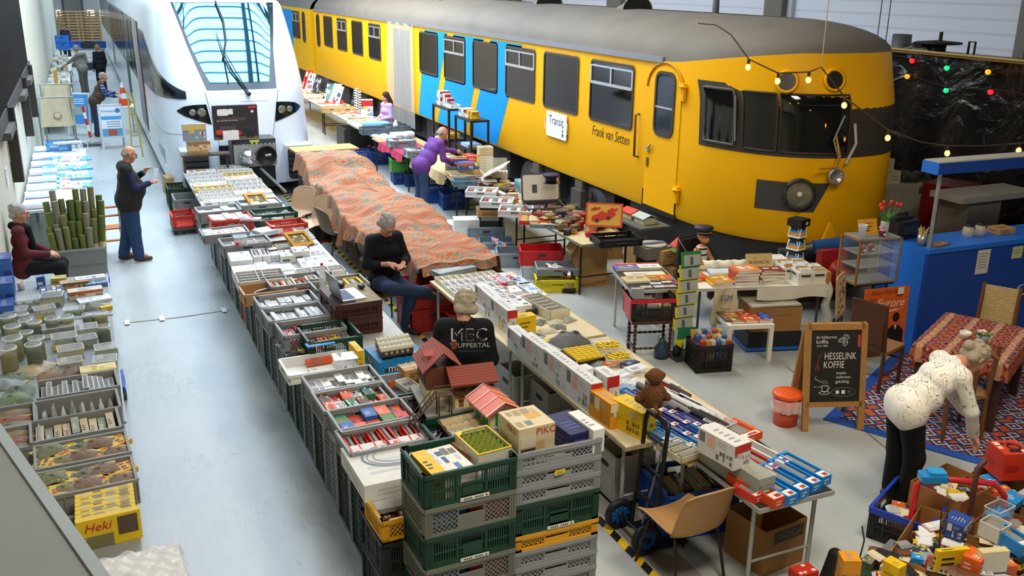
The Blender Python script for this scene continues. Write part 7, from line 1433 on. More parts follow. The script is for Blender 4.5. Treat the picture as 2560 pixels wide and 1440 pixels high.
# blue and green crates below the far tables
for i,(px,py,col,h,z)in enumerate(((912,400,'#123f86',.32,0),(948,400,'#123f86',.32,0),(1005,420,'#3f8a2a',.26,.28),(1010,450,'#123f86',.27,0),(1040,455,'#123f86',.27,0),(1090,490,'#123f86',.3,0),(1135,505,'#123f86',.3,0))):cratep('slot'if i!=2 else 'solid',px,py-25,z,col,h,('blue','blue','green','blue','blue','blue','blue')[i]+' crate below the tables along the yellow railcar, %s from the white railcar'%ORD[i],-8,.5,.4)
m=MB();m.box(-.7,-.4,0,.7,.4,.5,'#2b2926');tag(m.bld('storage_chest',None,(6.6,24.0,0)),'dark storage trunk below the far tables','trunk')
# wooden board and boxes on the white railcar nose
m=MB();m.box(-.62,-.3,0,.62,.3,.03,C('#c99a5a',.45,0,.2,6));
for x in(-.5,.5):m.box(x-.02,-.02,-1.0,x+.02,.02,0,'#5d5a55')
p=at(755,341,1.0);tag(m.bld('wooden_board',None,(4.10,18.08,1.0),.05),'light wooden board on trestle legs before the right buffer of the white railcar','board')
t=thg('buffer_shelf','narrow dark shelf plank held on posts before the white railcar nose','shelf',(2.2,17.82,0));m=MB();m.box(-.75,-.14,1.06,.10,.14,1.09,'#4a3a2c');m.bld('plank',t)
for x in(-.7,.05):m=MB();m.box(x-.02,-.02,.755,x+.02,.02,1.06,'#4a3a2c');m.bld('post',t)
for i,(x,z,w,h,c_,lb)in enumerate(((1.75,1.092,.34,.06,('#b08a5a','#8a6a42','#d8b890'),'lowest flat brown box on the plank before the left buffer'),(1.77,1.155,.40,.17,('#c9a878','#8a6a42','#e3c9a0','#5d4630'),'brown picture box in the middle of the pile before the left buffer'),(1.72,1.33,.40,.30,('#7d8a94','#c9a45a','#e0c08a','#5d4a3a','#b8c4cc'),'upright box with a locomotive picture on the pile before the left buffer'))):item('stand'if i else 'plain',x,17.86,z,w,.14 if i==2 else .2,h,c_,lb,0,seed=i)
t=item('plain',2.47,17.98,1.30,.80,.10,.62,('#2a2226','#4a3a3a'),'large dark starter set box with colourful trains above the coupler',0)
q=MB();y=-.0515
q.prism(rrect(.2,.12,.03),.001,'#e6e2da',T(-.22,y,.50,0,PI/2));q.prism(rrect(.08,.1,.01),.001,'#e6e2da',T(-.08,y,.51,0,PI/2));q.box(.24,y-.001,.56,.38,y,.6,'#c8281e');q.box(.28,y-.001,.48,.33,y,.52,'#e6e6e6')
for k,(a,b,c_)in enumerate(((-.3,.14,'#c8321e'),(-.2,.12,'#d85a1e'),(-.05,.13,'#d8b01e'),(.02,.11,'#b8281e'),(.2,.16,'#1c1a24'),(.28,.18,'#2a2440'))):q.sph((a,y,b),.06,c_,8,None,(1.3,.05,.8));q.disc(.035,0,'#15121a',12,T(a,y-.004,.06,0,PI/2))
q.box(-.4,y-.0012,.0,.4,y,.05,'#6d5a3a');q.text('Spiel bewegen und erleben',.035,'#d8d0c8',T(-.15,y-.001,.35,0,PI/2));q.bld('printed_picture',t)
item('pic',2.36,17.9,1.30,.28,.05,.17,('#e9e2da','#b8402a','white'),'small white framed card with red cars before the dark starter set box',0)
# ---------------------------------------------------------------- book and postcard stall before the cab
RZ=-.28
def loc2(c,x,y):return(c.x+x*cos(RZ)-y*sin(RZ),c.y+x*sin(RZ)+y*cos(RZ))
T1=Vector((5.95,9.25,0));T2=Vector((7.18,8.80,0))
def tab2(c,w,d,label,**k):return table(label,c.x-w/2,c.x+w/2,c.y-d/2,c.y+d/2,rz=RZ,**k)
tab2(T1,.66,.95,'narrow dark topped table with white legs at the left end of the book stall',top='#2c2a28',edge='#b9bbbb',leg='#c3c5c6',bar=0);tab2(T2,1.62,.80,'long table of books and postcards before the railcar cab',top='#e4e1d6',edge='#c9c7c0',leg='#4a4c4e',bar=0)
def on(c,x,y,st,w,d,h,cols,label,rz=0,z=.752,**k):q=loc2(c,x,y);return item(st,q[0],q[1],z,w,d,h,cols,label,RZ+rz,**k)
on(T1,-.15,.38,'book',.30,.18,.03,('#6a5fb8','white','grey'),'violet covered magazine at the back edge of the dark topped table',0,seed=1);on(T1,.14,.38,'book',.28,.18,.035,('#e4e4e2','#b9bcc0','grey'),'white magazine at the back edge of the dark topped table',0,seed=2);on(T1,-.12,.47,'plain',.3,.05,.04,('orange','white'),'orange book spine behind the violet magazine',0);on(T1,.16,.47,'plain',.26,.05,.04,('red','white'),'red book spine behind the white magazine',0)
on(T1,.02,.14,'plain',.5,.15,.012,('#ddd4bc','#a89c84'),'long cream print lying across the dark topped table',0);on(T1,-.16,-.10,'book',.30,.22,.02,('#c9b389','#8d7a58'),'old tan magazine lying on the dark topped table',.1,seed=3);on(T1,.06,-.06,'book',.14,.14,.015,('#d8821c','yellow','black'),'small orange booklet on the dark topped table',0,seed=1);on(T1,.22,-.04,'book',.16,.16,.015,('#d8521c','orange','yellow'),'red orange booklet on the dark topped table',0,seed=2)
for i,(x,y,c_)in enumerate(((-.1,-.36,'cream'),(.06,-.36,'white'),(.20,-.36,'cream'),(.05,-.24,'white'),(.2,-.2,'cream'))):on(T1,x,y,'pic',.13,.07,.006,(c_,'#5d6fa8','white','#b9a050'),'small white badge card at the front of the dark topped table, %s of five'%ORD[i],ru(-.2,.2),seed=i)
on(T1,.28,-.30,'pic',.08,.09,.02,('#8a4fa0','red','azure'),'small violet and red packet at the front corner of the dark topped table',.3)
# books on the long table
def stack(c,x,y,n,w,d,cols,lab,h=.035,rz=0):
 for k in range(n):on(c,x+ru(-.012,.012),y+ru(-.012,.012),'book',w,d,h-.004,(cols[k%len(cols)],'cream','white'),lab%ORD[k],rz+ru(-.12,.12),.752+k*h,seed=k)
stack(T2,-.18,-.18,5,.30,.24,['#8a2a24','#c23a2a','#b9502a','#a83226','#e07a3a'],'book in the red and orange pile on the long table, %s from the bottom');stack(T2,.16,-.16,4,.30,.22,['#d8cfb0','#c9b98a','#5d1f1c','#7a241f'],'book in the dark red and cream pile on the long table, %s from the bottom');stack(T2,-.50,-.22,3,.26,.28,['#d8a01c','#e0b22a','#c98a1c'],'yellow magazine in the pile by the green rack, %s from the bottom',.02);stack(T2,-.24,.12,2,.5,.2,['#5f7fa8','#c9d2da'],'blue white magazine pile behind the orange books, %s from the bottom',.025)
t=on(T2,.16,.12,'plain',.34,.24,.012,('#d3b478',),'tan card sign propped upright on the book table',0,.76);t.rotation_euler=(1.3,0,RZ);q=loc2(T2,.13,.14);t.location=(q[0],q[1],.88);m=MB();m.text('BUSHALTE',.055,'#4a3a22',T(0,.01,.0125));m.text('Een',.025,'#6a5a3a',T(-.05,.07,.0125));m.text('1 ....',.02,'#6a5a3a',T(0,-.05,.0125));m.box(-.16,-.12,.0125,-.08,-.04,.0135,'#a9c98a');m.bld('lettering',t)
m=MB();s=Sdf(.05);[s.cap((-.3+.1*k,.03*sin(k*2),.05),(-.2+.1*k,.04*cos(k*3),.06+.02*(k%2)),.05,.055)for k in range(6)];s.put(m,C('#e0dcc4',.85,0,.12,12,0,.3),.012);q=loc2(T2,-.30,.32);tag(m.bld('folded_cloth',None,(q[0],q[1],.755),RZ),'crumpled cream printed cloth at the back of the book table','cloth')
for i,(x,y,h)in enumerate(((.52,-.22,.15),(.70,-.20,.15),(.44,.02,.14),(.62,.03,.14))):
 q=loc2(T2,x,y);c=crate('solid',q[0],q[1],.752,'#e3e0d2',h,'white card index box of postcards on the book table, %s of four'%ORD[i],RZ,.17,.28);c.name='postcard_box';c['category']='box'
 for k in range(5):w=(T2.x,T2.y);on(T2,x,y-.11+.05*k,'plain',.14,.035,h+.02,(('white','#c9b98e','#b8894a','#dfe3e6')[(k+i)%4],'grey'),'bundle of postcards in the %s white card box, %s from the front'%(ORD[i],ORD[k]),0,.768)
q=loc2(T2,.74,-.24);on(T2,.80,-.2,'carton',.12,.24,.13,('#b8792e',),'orange brown card box of postcards at the right end of the book table',0)
stack(T2,.40,.30,4,.26,.22,['#c9c27a','#8a7a4a','#9fc0a0','#dfe3e0'],'pale green album at the back of the book table, %s from the bottom',.04)
# revolving postcard stand
q=loc2(T2,.66,.28);t=thg('postcard_stand','black revolving postcard stand on the book table','stand',(q[0],q[1],.752),RZ+.6);m=MB();k_=C('#141414',.4);m.cb(0,0,.0,.2,.2,.02,k_);m.cb(0,0,.02,.03,.03,.5,k_)
for z in(.12,.28,.44):m.cb(0,0,z,.13,.13,.14,k_)
m.cb(0,0,.56,.2,.2,.09,k_);m.box(.0,-.101,.58,.05,-.1,.62,'#d8d24a');m.bld('column',t)
for z in(.10,.26,.42):
 for a in range(4):
  tf=Matrix.Rotation(a*PI/2,4,'Z')@MT((0,-.085,z))@Matrix.Rotation(PI/2-.3,4,'X');m=MB();m.prism(rrect(.17,.125,.01,2,0,.06),.004,'#e6e8ea',tf);m.prism(rrect(.145,.05,.004,2,0,.085),.006,'#3a86cc'if a!=2 else '#8a9098',tf);m.prism(rrect(.145,.045,.004,2,0,.038),.006,('#d9a02a','#7a5a3a','#b9b49a','#c98a2a')[a],tf);m.bld('postcard',t)
  # green and yellow newspaper rack
t=thg('magazine_rack','tall green and yellow rack of pictures standing before the book stall','stand',(6.01,8.45,0),RZ+.25);m=MB();m.rod((0,.05,.02),(0,.05,1.25),.016,'#3a3d40',8);m.cb(0,.05,0,.3,.3,.02,'#3a3d40');m.bld('pole',t)
for k in range(6):
 z=.36+k*.15;tf=MT((-.03+.01*k,-.0,z))@Matrix.Rotation(PI/2-.2,4,'X');m=MB();m.box(-.13,0,-.006,.13,.17,.006,C('#d9c81c'if k<5 else '#2e8a3a',.5),tf);m.box(-.10,.01,.006,.12,.135,.009,'#a9ada8',tf);m.box(-.10,.135,.006,.13,.165,.011,'#2e7d3a',tf);m.box(-.02,.02,.009,.02,.11,.010,'#55605a',tf);m.bld('picture_holder',t)
m=MB();m.prism([(-.14,0),(.1,0),(.1,.12),(-.14,.14)],.01,'#1f7a4a',MT((.02,-.03,.26))@RX90);m.prism([(-.16,0),(-.06,-.1),(.0,.06)],.01,'#d9d21c',MT((.0,-.02,.24))@RX90);m.bld('flag_corner',t)
q=loc2(T2,-.72,.12);m=MB();m.rod((0,0,0),(.03,0,.36),.006,'#b9a070',6);m.add([(.0,0,.10),(.15,.01,.12),(.04,0,.34),(-.06,0,.14)],[(0,1,2,3)],C('#dd7a18',.7));m.add([(.0,.002,.10),(.15,.012,.12),(.04,.002,.34),(-.06,.002,.14)],[(3,2,1,0)],C('#dd7a18',.7));tag(m.bld('pennant',None,(q[0],q[1],.76),RZ),'orange pennant standing behind the green and yellow rack','flag')
on(T2,-.70,-.02,'pic',.2,.2,.05,('orange','yellow','#8a5fb0','white'),'orange and violet packet behind the green and yellow rack',.2)
q=loc2(T2,-.50,-.425);m=MB();m.grid(lambda u,v:((u-.5)*.30*(1-.1*cos(v*4)),-.02-.03*sin(u*7+v*3),-.44*v),10,12,C('#cdc2a2',.85,0,.1,10,0,.3));m.text('SSM',.10,'#2c4a8a',T(0,-.055,-.10,0,PI/2),.2,.0015,.9);m.text('SSM',.10,'#2c4a8a',T(0.01,-.055,-.36,0,PI/2),.2,.0015,.9);m.text('Stoom',.045,'#3a3a3a',T(0,-.055,-.23,0,PI/2));tag(m.bld('cloth_bag',None,(q[0],q[1],.752),RZ),'beige cloth bag with blue lettering hanging from the book table edge','bag')
q=loc2(T2,.35,-.415);m=MB();m.grid(lambda u,v:((u-.5)*.9,-.012-.01*sin(u*15),-.17*v*(.9+.1*sin(u*6))),20,4,C('#d9d5c6',.8));tag(m.bld('paper_cover',None,(q[0],q[1],.755),RZ),'white paper hanging over the front edge of the book table','paper')
q=loc2(T2,.86,-.30);m=MB();m.grid(lambda u,v:(.05*cos(2*PI*u)*(.5+v)+.02*sin(v*9),.045*sin(2*PI*u)*(.5+v),-.5*v+.02*sin(u*12)),20,14,C('#dcdad2',.25,0,.1,12,0,.6));tag(m.bld('plastic_bag',None,(q[0],q[1],.75),RZ),'white plastic bag hanging from the right corner of the book table','bag')
# stool with red crate, floor things
t=thg('barley_twist_stool','dark wooden stool with twisted legs under the red and black crate','stool',(5.70,8.72,0),RZ);wd=C('#4a2616',.4,0,.2,12)
m=MB();m.prism(rrect(.52,.36,.03),.04,wd,T(z=.43));m.prism(rrect(.50,.34,.05),.02,C('#5d3a22',.8),T(z=.47));m.bld('seat',t)
def twist(a,b,r):n=26;return[tuple(Vector(a).lerp(Vector(b),k/n))for k in range(n+1)],[r*(1+.35*sin(k*1.7))for k in range(n+1)]
for sx in(-1,1):
 for sy in(-1,1):m=MB();P_,R_=twist((sx*.21,sy*.13,.06),(sx*.21,sy*.13,.43),.018);m.tube(P_,R_,wd,8);m.lathe([(0,0),(.024,0),(.022,.07),(0,.07)],wd,10,T(sx*.21,sy*.13));m.bld('leg',t)
 m=MB();P_,R_=twist((sx*.21,-.13,.12),(sx*.21,.13,.12),.014);m.tube(P_,R_,wd,8);m.bld('stretcher',t)
m=MB();P_,R_=twist((-.21,-.13,.12),(.21,-.13,.12),.014);m.tube(P_,R_,wd,8);m.bld('stretcher',t);m=MB();P_,R_=twist((-.21,.13,.22),(.21,.13,.22),.014);m.tube(P_,R_,wd,8);m.bld('stretcher',t)
t=crate('slot',5.68,8.72,.492,'#1b1a19',.25,'black slotted crate with red rim and ends standing on the twisted leg stool',RZ,.52,.36);m=MB();r_=C('#c8202f',.45);m.ring(rrect(.545,.385,.02),rrect(.50,.34,.015),.05,r_,T(z=.20));m.box(-.268,-.18,.0,-.262,.18,.2,r_);m.box(.262,-.18,0,.268,.18,.2,r_);m.bld('red_rim',t)
for i,(x,y,w,d,h,c_,rr)in enumerate(((-.15,.02,.15,.05,.30,('#a9aeb2','white','#5d6a74'),'tall grey blister pack'),(.0,.05,.2,.2,.13,('white','#b9c9da'),'white pack'),(.16,.0,.14,.26,.12,('#d8c92a','white'),'yellow pack'))):q=(5.68+x*cos(RZ)-y*sin(RZ),8.72+x*sin(RZ)+y*cos(RZ));item('pic',q[0],q[1],.51,w,d,h,c_,rr+' in the red rimmed crate on the stool',RZ,seed=i)
p=at(1652,893);m=MB();m.lathe([(0,0),(.085,0),(.085,.12),(.03,.20),(.028,.235),(0,.235)],C('#2c4456',.45),20);m.tube([(-.05,0,.17),(-.05,0,.28),(.04,0,.28),(.04,0,.18)],.005,'#55605f',6);tag(m.bld('oil_can',None,(p.x,p.y,0)),'blue grey oil can on the floor beside the twisted leg stool','can')
p=at(1690,892);m=MB();m.lathe([(0,0),(.045,0),(.045,.12),(.03,.13),(0,.13)],'#1f2026',16);m.rod((0,0,.13),(.01,0,.24),.012,'#8a8d90');tag(m.bld('black_lamp',None,(p.x,p.y,0)),'small black cylinder with a metal rod on the floor beside the oil can','lamp')
c=crate('slot',6.12,8.12,0,'#141414',.32,'black crate crammed with book spines before the white side table',RZ+.05,.42,.34)
for r in range(3):
 for k in range(6):q=(6.12+(-.15+.06*k)*cos(RZ),8.12-.10+.09*r+(-.15+.06*k)*sin(RZ));item('plain',q[0],q[1],.14+.03*r,.052,.075,.22,(('#b9402a','white'),('#3a5a9a','cream'),('#c9a05a','brown'),('#8fb0c0','white'),('#d9d2bc','navy'))[(k*2+r)%5],'small book packed in the black crate, %s from the left, %s row'%(ORD[k],ORD[r]),RZ,'books in the black crate')
t=thg('side_table','white square side table of magazines before the book stall','table',(6.72,8.33,0),RZ);m=MB();m.cb(0,0,.40,.55,.55,.05,'#e4e0d0');m.bld('tabletop',t)
for sx in(-1,1):
 for sy in(-1,1):m=MB();m.cb(sx*.25,sy*.25,0,.05,.05,.40,'#e0dccb');m.bld('leg',t)
S1=Vector((6.72,8.33,0))
for r in range(2):
 for k in range(3):on(S1,-.14+.16*k,-.14+.17*r,'book',.15,.165,.02,(('#8a5a2a','#d8521c','#c8481c'),('#b8721c','#c8321c','#d8721c'))[r][k:k+1]+('yellow','cream','white'),'colourful railway magazine on the white side table, %s from the left, %s row'%(ORD[k],('front','back')[r]),.05,.455,seed=k+r)
for r in range(2):on(S1,.22,-.12+.17*r,'book',.12,.17,.035,('#3a3f9a','azure','grey'),'dark blue booklet at the right end of the white side table, %s row'%('front','back')[r],.1,.455,seed=r)
on(S1,-.22,.0,'plain',.1,.3,.02,('#6d5a44','grey'),'brown print at the left end of the white side table',0,.455)
t=carton((7.18,8.42,.25),None,0,.62,.42,.30,'large brown carton with a round hole under the right end of the book table',RZ,'#9a6d3a',0)
m=MB();m.disc(.03,0,'#1a1510',16,T(-.1,-.2145,.17,0,PI/2));[m.box(.0+.03*k,-.2145,.2,.02+.03*k,-.214,.206,'#4a3720')for k in range(6)];m.bld('hand_hole',t)
item('plain',7.16,8.40,.555,.62,.36,.02,('#b9b49f','#6d6a60'),'old grey prints lying on the large brown carton',RZ+.05);item('plain',7.32,8.50,.577,.3,.26,.015,('#6a6258','#b9b09a'),'dark framed print lying on the large brown carton',RZ+.2)
t=thg('wheeled_platform','blue framed black platform under the large brown carton','trolley',(7.18,8.42,0),RZ);m=MB();m.cb(0,0,.06,.66,.44,.185,'#14161a');m.cb(0,0,.02,.70,.46,.04,C('#1a5fb0',.4));m.bld('platform',t);m=MB();[m.rod((sx*.26,-.2,.025),(sx*.26,.2,.025),.025,'#111111',10)for sx in(-1,1)];m.bld('rollers',t)
# doll in a chair behind the stall
d=thg('dark_armchair','dark metal framed seat holding the doll behind the book stall','chair',(7.10,9.80,0),.25);m=MB();k_=C('#2a2c2f',.4,.3)
m.tube([(-.22,-.12,0),(-.22,-.12,.7),(-.2,.2,.98),(.2,.2,.98),(.24,-.12,.7),(.24,-.12,0)],.014,k_,8);m.bld('frame',d);m=MB();m.box(-.2,-.16,.42,.2,.18,.46,'#1c1d20');m.box(-.2,.17,.46,.2,.2,.95,'#1c1d20');m.bld('seat',d)
D=Sdf(.02);D.ell((0,-.02,1.06),(.075,.08,.085));D.cap((0,-.04,1.03),(0,-.06,1.01),.055);D.cap((0,0,.60),(0,0,.86),.09,.075)
for s_ in(-1,1):D.cap((s_*.085,0,.86),(s_*.14,-.06,.72),.034,.03);D.cap((s_*.14,-.06,.72),(s_*.09,-.17,.67),.03,.024);D.cap((s_*.09,-.17,.67),(s_*.08,-.2,.66),.026,.022);D.cap((s_*.05,-.02,.56),(s_*.07,-.28,.54),.055,.045);D.cap((s_*.07,-.28,.54),(s_*.07,-.30,.30),.042,.034)
m=MB();D.put(m,C('#d08a5c',.5),.009);root=m.bld('doll',None,(7.08,9.74,0),.15);tag(root,'large doll in striped top and dark blue cap seated behind the book stall','doll')
def m_stripe(nt,b,tc):
 w=nt.nodes.new('ShaderNodeTexWave');w.bands_direction='Z';w.inputs['Scale'].default_value=4.2;w.inputs['Phase Offset'].default_value=1.2;nt.links.new(tc.outputs['Object'],w.inputs['Vector']);r=ramp(nt,w.outputs['Fac'],[(0,'#3a3330'),(.22,'#e3ddcf'),(1,'#e3ddcf')],True);nt.links.new(r.outputs[0],b.inputs['Base Color'])
m=MB();Q=Sdf(.03);Q.cap((0,0,.62),(0,0,.85),.10,.082);Q.put(m,nodemat('striped_knit',m_stripe,.85),.01);m.bld('striped_top',root);m=MB();Q=Sdf(.03);[Q.cap((s_*.05,-.02,.56),(s_*.07,-.29,.54),.062,.052).cap((s_*.07,-.29,.54),(s_*.07,-.30,.33),.05,.045)for s_ in(-1,1)];Q.put(m,C('#3a2a20',.8),.01);m.bld('trousers',root)
m=MB();m.lathe([(.085,1.09),(.09,1.12),(.125,1.15),(.12,1.175),(.05,1.19),(0,1.19)],C('#1c2036',.6),24,MT((0,-.02,0)));m.grid(lambda u,v:((.08+.05*v)*cos(PI+PI*u),-.03+(.08+.05*v)*sin(PI+PI*u),1.10-.02*v),14,3,'#14151c');m.tube([(.09*cos(a),-.03+.09*sin(a),1.105)for a in lsp(PI,2*PI,12)],.006,'#c9a24a',6);m.bld('cap',root);m=MB();[m.sph((s_*.028,-.092,1.065),.009,'#1a1512',6)for s_ in(-1,1)];m.bld('eyes',root)
# ---------------------------------------------------------------- coffee corner
t=thg('coffee_bar','blue painted coffee bar with a roof canopy and metal post','bar',(8.75,7.62,0),-.03);bl=C('#0b3f9c',.45,0,.05,2);bl2=C('#1a6fd8',.4)
m=MB();m.box(0,0,0,3.7,.05,1.2,bl);m.box(0,.05,0,.05,.75,1.2,bl2);m.box(.0,.02,1.2,3.7,.55,1.24,bl2);m.box(-.02,-.02,1.19,3.7,.02,1.245,bl2);m.box(0,.55,.0,.4,.8,1.24,bl);m.bld('counter',t)
m=MB();m.box(-.12,-.06,2.14,3.7,.16,2.27,bl);m.box(-.135,-.07,2.14,-.12,.17,2.275,bl2);m.box(-.12,-.06,2.27,3.7,.16,2.285,'#b9b5a4');m.bld('canopy',t)
m=MB();m.rod((.05,.06,1.24),(.05,.06,2.12),.025,C('#a9acae',.3,.6),12);m.bld('post',t)
for x,z,w,h,c_ in((.78,.86,.2,.3,'#d8d0c4'),(1.35,1.0,.17,.15,'#b9c98a')):
 m=MB();m.box(x,-.006,z,x+w,-.001,z+h,c_);[m.box(x+.02,-.007,z+h-.05-.035*k,x+w*.8,-.006,z+h-.043-.035*k,'#6a6458')for k in range(int(h/.04)-1)];q_=m.bld('paper_notice',t)
m=MB();m.tube([(1.45+.05*cos(a),-.012,.55+.05*sin(a))for a in lsp(0,2*PI,14)[:-1]],.008,'#b9c4d8',6,None,True);m.tube([(1.62+.08*cos(a),-.012,.57+.07*sin(a))for a in lsp(0,2*PI,14)[:-1]],.008,'#b9c4d8',6,None,True);m.bld('painted_mark',t)
for i,(x,c_)in enumerate(((.95,'#1a1512'),(1.15,'#1a1512'))):m=MB();m.lathe([(.06,0),(.075,.05),(.06,.11),(.045,.12)],GLASS('#d9cdb0',.6),16);m.lathe([(.045,.12),(.05,.14),(0,.15)],c_,16);m.tube([(.06,0,.11),(.11,0,.09),(.07,0,.02)],.008,c_,6);tag(m.bld('coffee_pot',None,(8.75+x,7.92,1.242)),('glass coffee pot on the blue bar, nearer the metal post','glass coffee pot on the blue bar, nearer the wooden box')[i],'coffee pot')
item('plain',10.25,7.9,1.242,.26,.2,.07,('#b9925a','brown'),'low wooden box on the blue coffee bar',-.05);
for i in range(2):item('plain',8.98+.12*i,7.72+.03*i,1.242,.12,.12,.02,('#8a5a3a','white'),('saucer card on the blue bar beside the post','coaster card on the blue bar, further from the post')[i],.2)
t=thg('coffee_counter_rear','grey metal appliance stand behind the blue coffee bar','stand',(10.9,8.9,0));m=MB();m.box(-.3,-.2,0,.3,.3,1.42,'#8d8a86');m.box(-.5,-.25,1.42,.9,.3,1.5,'#a9a5a0');m.bld('frame',t)
# cabinets behind
for i,(x0,x1,h)in enumerate(((10.62,11.62,1.18),(11.66,12.4,1.17))):
 t=thg('metal_cabinet',('beige metal cabinet behind the bar, left one with white cartons on it','beige metal cabinet behind the bar, right one with foil on it')[i],'cabinet',((x0+x1)/2,11.05,0));w=x1-x0;m=MB();m.box(-w/2,-.25,0,w/2,.25,h,C('#b3ada0',.5));m.bld('body',t);m=MB();m.box(-w/2+.12*(i==0),-.262,.05,w/2-.02,-.25,h-.02,C('#aea89b',.5));d_=m.bld('door',t);m=MB();m.box(.0,-.266,h-.28,.06,-.262,h-.22,'#6d6a64');
 if i:m.box(-.08,-.266,h-.16,.12,-.262,h-.06,'#4a4844')
 m.bld('door_badge',d_)
for i,(x,z,w,h)in enumerate(((10.95,1.185,.40,.10),(11.22,1.185,.3,.2),(11.48,1.185,.2,.2),(11.25,1.39,.32,.2))):item('carton'if 0 else 'plain',x,11.0,z,w,.3,h,('#d3caa6','#a89c7a'),'cream carton on the left beige cabinet, %s of four'%ORD[i],.0)
m=MB();s=Sdf(.04);[s.cap((ru(-.28,.28),ru(-.12,.12),.04),(ru(-.28,.28),ru(-.12,.12),ru(.05,.13)),.05)for _ in range(12)];s.put(m,C('#55554f',.15,.5,.4,14,0,.8),.015);tag(m.bld('foil_bundle',None,(11.98,11.0,1.176)),'crumpled foil bundle on the right beige cabinet','foil')
t=thg('drinks_fridge','dark red drinks fridge behind the blue coffee bar','fridge',(11.45,9.75,0),.35);m=MB();m.box(-.32,-.3,0,.32,.3,1.42,C('#6d1710',.35));m.bld('body',t);m=MB();m.box(-.29,-.32,.1,.29,-.30,1.35,C('#7a1c12',.25));[m.disc(.09,0,'#3a0d08',18,T(.05,-.3215,.5+.3*k,0,PI/2))for k in range(2)];m.bld('door',t)
# black espresso machine / box at bar end, cutlery tin, display case
t=thg('coffee_machine','black coffee machine with handle at the left end of the blue bar','machine',(8.88,8.22,1.245),.1);m=MB();m.prism(rrect(.34,.30,.04),.22,C('#141516',.3));m.tube([(-.1,0,.22),(-.1,0,.28),(.1,0,.28),(.1,0,.22)],.015,'#101112',8);m.box(-.12,-.155,.06,.12,-.15,.16,'#26282a');m.bld('body',t);m=MB();m.box(-.17,-.05,.22,.17,.1,.25,'#1e2022');m.bld('lid',t)
m=MB();m.lathe([(0,0),(.055,0),(.055,.12),(.052,.12),(.05,.01)],C('#b9b9b2',.25,.7),18);tag(m.bld('metal_tin',None,(8.83,7.82,1.245)),'ribbed metal tin of wooden stirrers on the blue bar corner','tin')
for k in range(9):a=k*.7;m=MB();m.rod((.025*cos(a),.025*sin(a),.02),(.055*cos(a),.055*sin(a),.19+.015*(k%3)),.006,'#d8cb8a',5);tag(m.bld('wooden_stirrer',None,(8.83,7.82,1.245)),'wooden stirrer standing in the ribbed metal tin','stirrer','wooden stirrers')
VX,VY=8.20,7.98
t=thg('display_case','small glass display case with a wooden frame at the left of the blue bar','cabinet',(VX,VY,.84),-.12);wd=C('#8a5f2e',.5);mt_=C('#8d8a80',.35,.5);m=MB();w,d,h=.56,.34,.54
for sx in(-1,1):
 for sy in(-1,1):m.cb(sx*w/2,sy*d/2,0,.024,.024,h,wd if sx<0 else mt_)
for z in(0,h-.02):
 for sy in(-1,1):m.box(-w/2,sy*d/2-.012,z,w/2,sy*d/2+.012,z+.02,mt_)
 for sx in(-1,1):m.box(sx*w/2-.012,-d/2,z,sx*w/2+.012,d/2,z+.02,wd if sx<0 else mt_)
m.bld('frame',t)
for z in(.01,.20,.36,h):m=MB();m.cb(0,0,z,w-.02,d-.02,.006,GLASS('#d9e2dc',.22));m.bld('glass_shelf',t)
for sy in(-1,1):m=MB();m.box(-w/2+.01,sy*d/2-.002,.02,w/2-.01,sy*d/2+.002,h-.02,GLASS('#eef4f0',.07));m.bld('glass_pane',t)
for sx in(.05,):
 for k in range(3):m=MB();m.box(w/2-.02,-d/2,.12+.14*k,w/2-.01,d/2,.13+.14*k,mt_);m.bld('shelf_rail',t)
t2=thg('case_stand','dark stand under the glass display case, behind the orange poster','stand',(VX,VY,0),-.12);m=MB();[m.rod((sx*.24,sy*.12,0),(sx*.2,sy*.12,.82),.014,'#1d1d1f',8)for sx in(-1,1)for sy in(-1,1)];m.cb(0,0,.815,.52,.32,.02,'#2a2724');m.bld('frame',t2)
def jamjar(x,y,z,lid,label):t=thg('jam_jar',label,'jar',(x,y,z));m=MB();m.lathe([(0,0),(.032,0),(.034,.01),(.034,.055),(.028,.062)],C('#5d1a12',.15),16);m.box(-.018,-.036,.015,.018,-.0345,.042,'#e6dccb');m.bld('glass',t);m=MB();m.lathe([(.031,.062),(.036,.065),(.036,.082),(0,.084)],C(lid,.5),16);m.bld('lid',t)
jamjar(VX+.05,VY-.10,.84+.55,'#c98aa8','jam jar with pink lid on top of the display case, front one');jamjar(VX+.14,VY-.0,.84+.55,'#c98aa8','jam jar with pink lid on top of the display case, rear one');jamjar(VX-.17,VY-.05,.84+.367,'#c8705a','jam jar with red lid on the upper glass shelf, left one');jamjar(VX-.04,VY-.05,.84+.367,'#c8705a','jam jar with red lid on the upper glass shelf, right one')
m=MB();m.lathe([(0,0),(.035,0),(.045,.13),(.06,.16),(.056,.16),(.042,.13),(.03,.01)],GLASS('#d9dcf0',.45),18);tag(m.bld('glass_pitcher',None,(VX-.24,VY-.08,.84+.55)),'clear plastic cups stacked at the left of the display case top','cup')
t=item('plain',VX-.08,VY,.84+.56,.26,.18,.008,('#e0a01c','#6d4a10'),'orange handwritten card leaning on the display case top',0);t.rotation_euler=(1.25,0,-.1);t.location=(VX-.07,VY+.02,.84+.645)
m=MB();[m.text(q,.028,'#3a2a10',T(0,y_,.009))for q,y_ in(('zelfgemaakte',.04),('marmelade',.0),('3,50',-.045))];m.bld('lettering',t)
t=thg('tulip_vase','glass vase of red tulips on top of the display case','flowers',(VX+.24,VY+.06,.84+.55));m=MB();m.lathe([(0,0),(.045,0),(.05,.05),(.05,.13),(.047,.13),(.045,.01)],GLASS('#dfe8dc',.4),18);m.bld('vase',t)
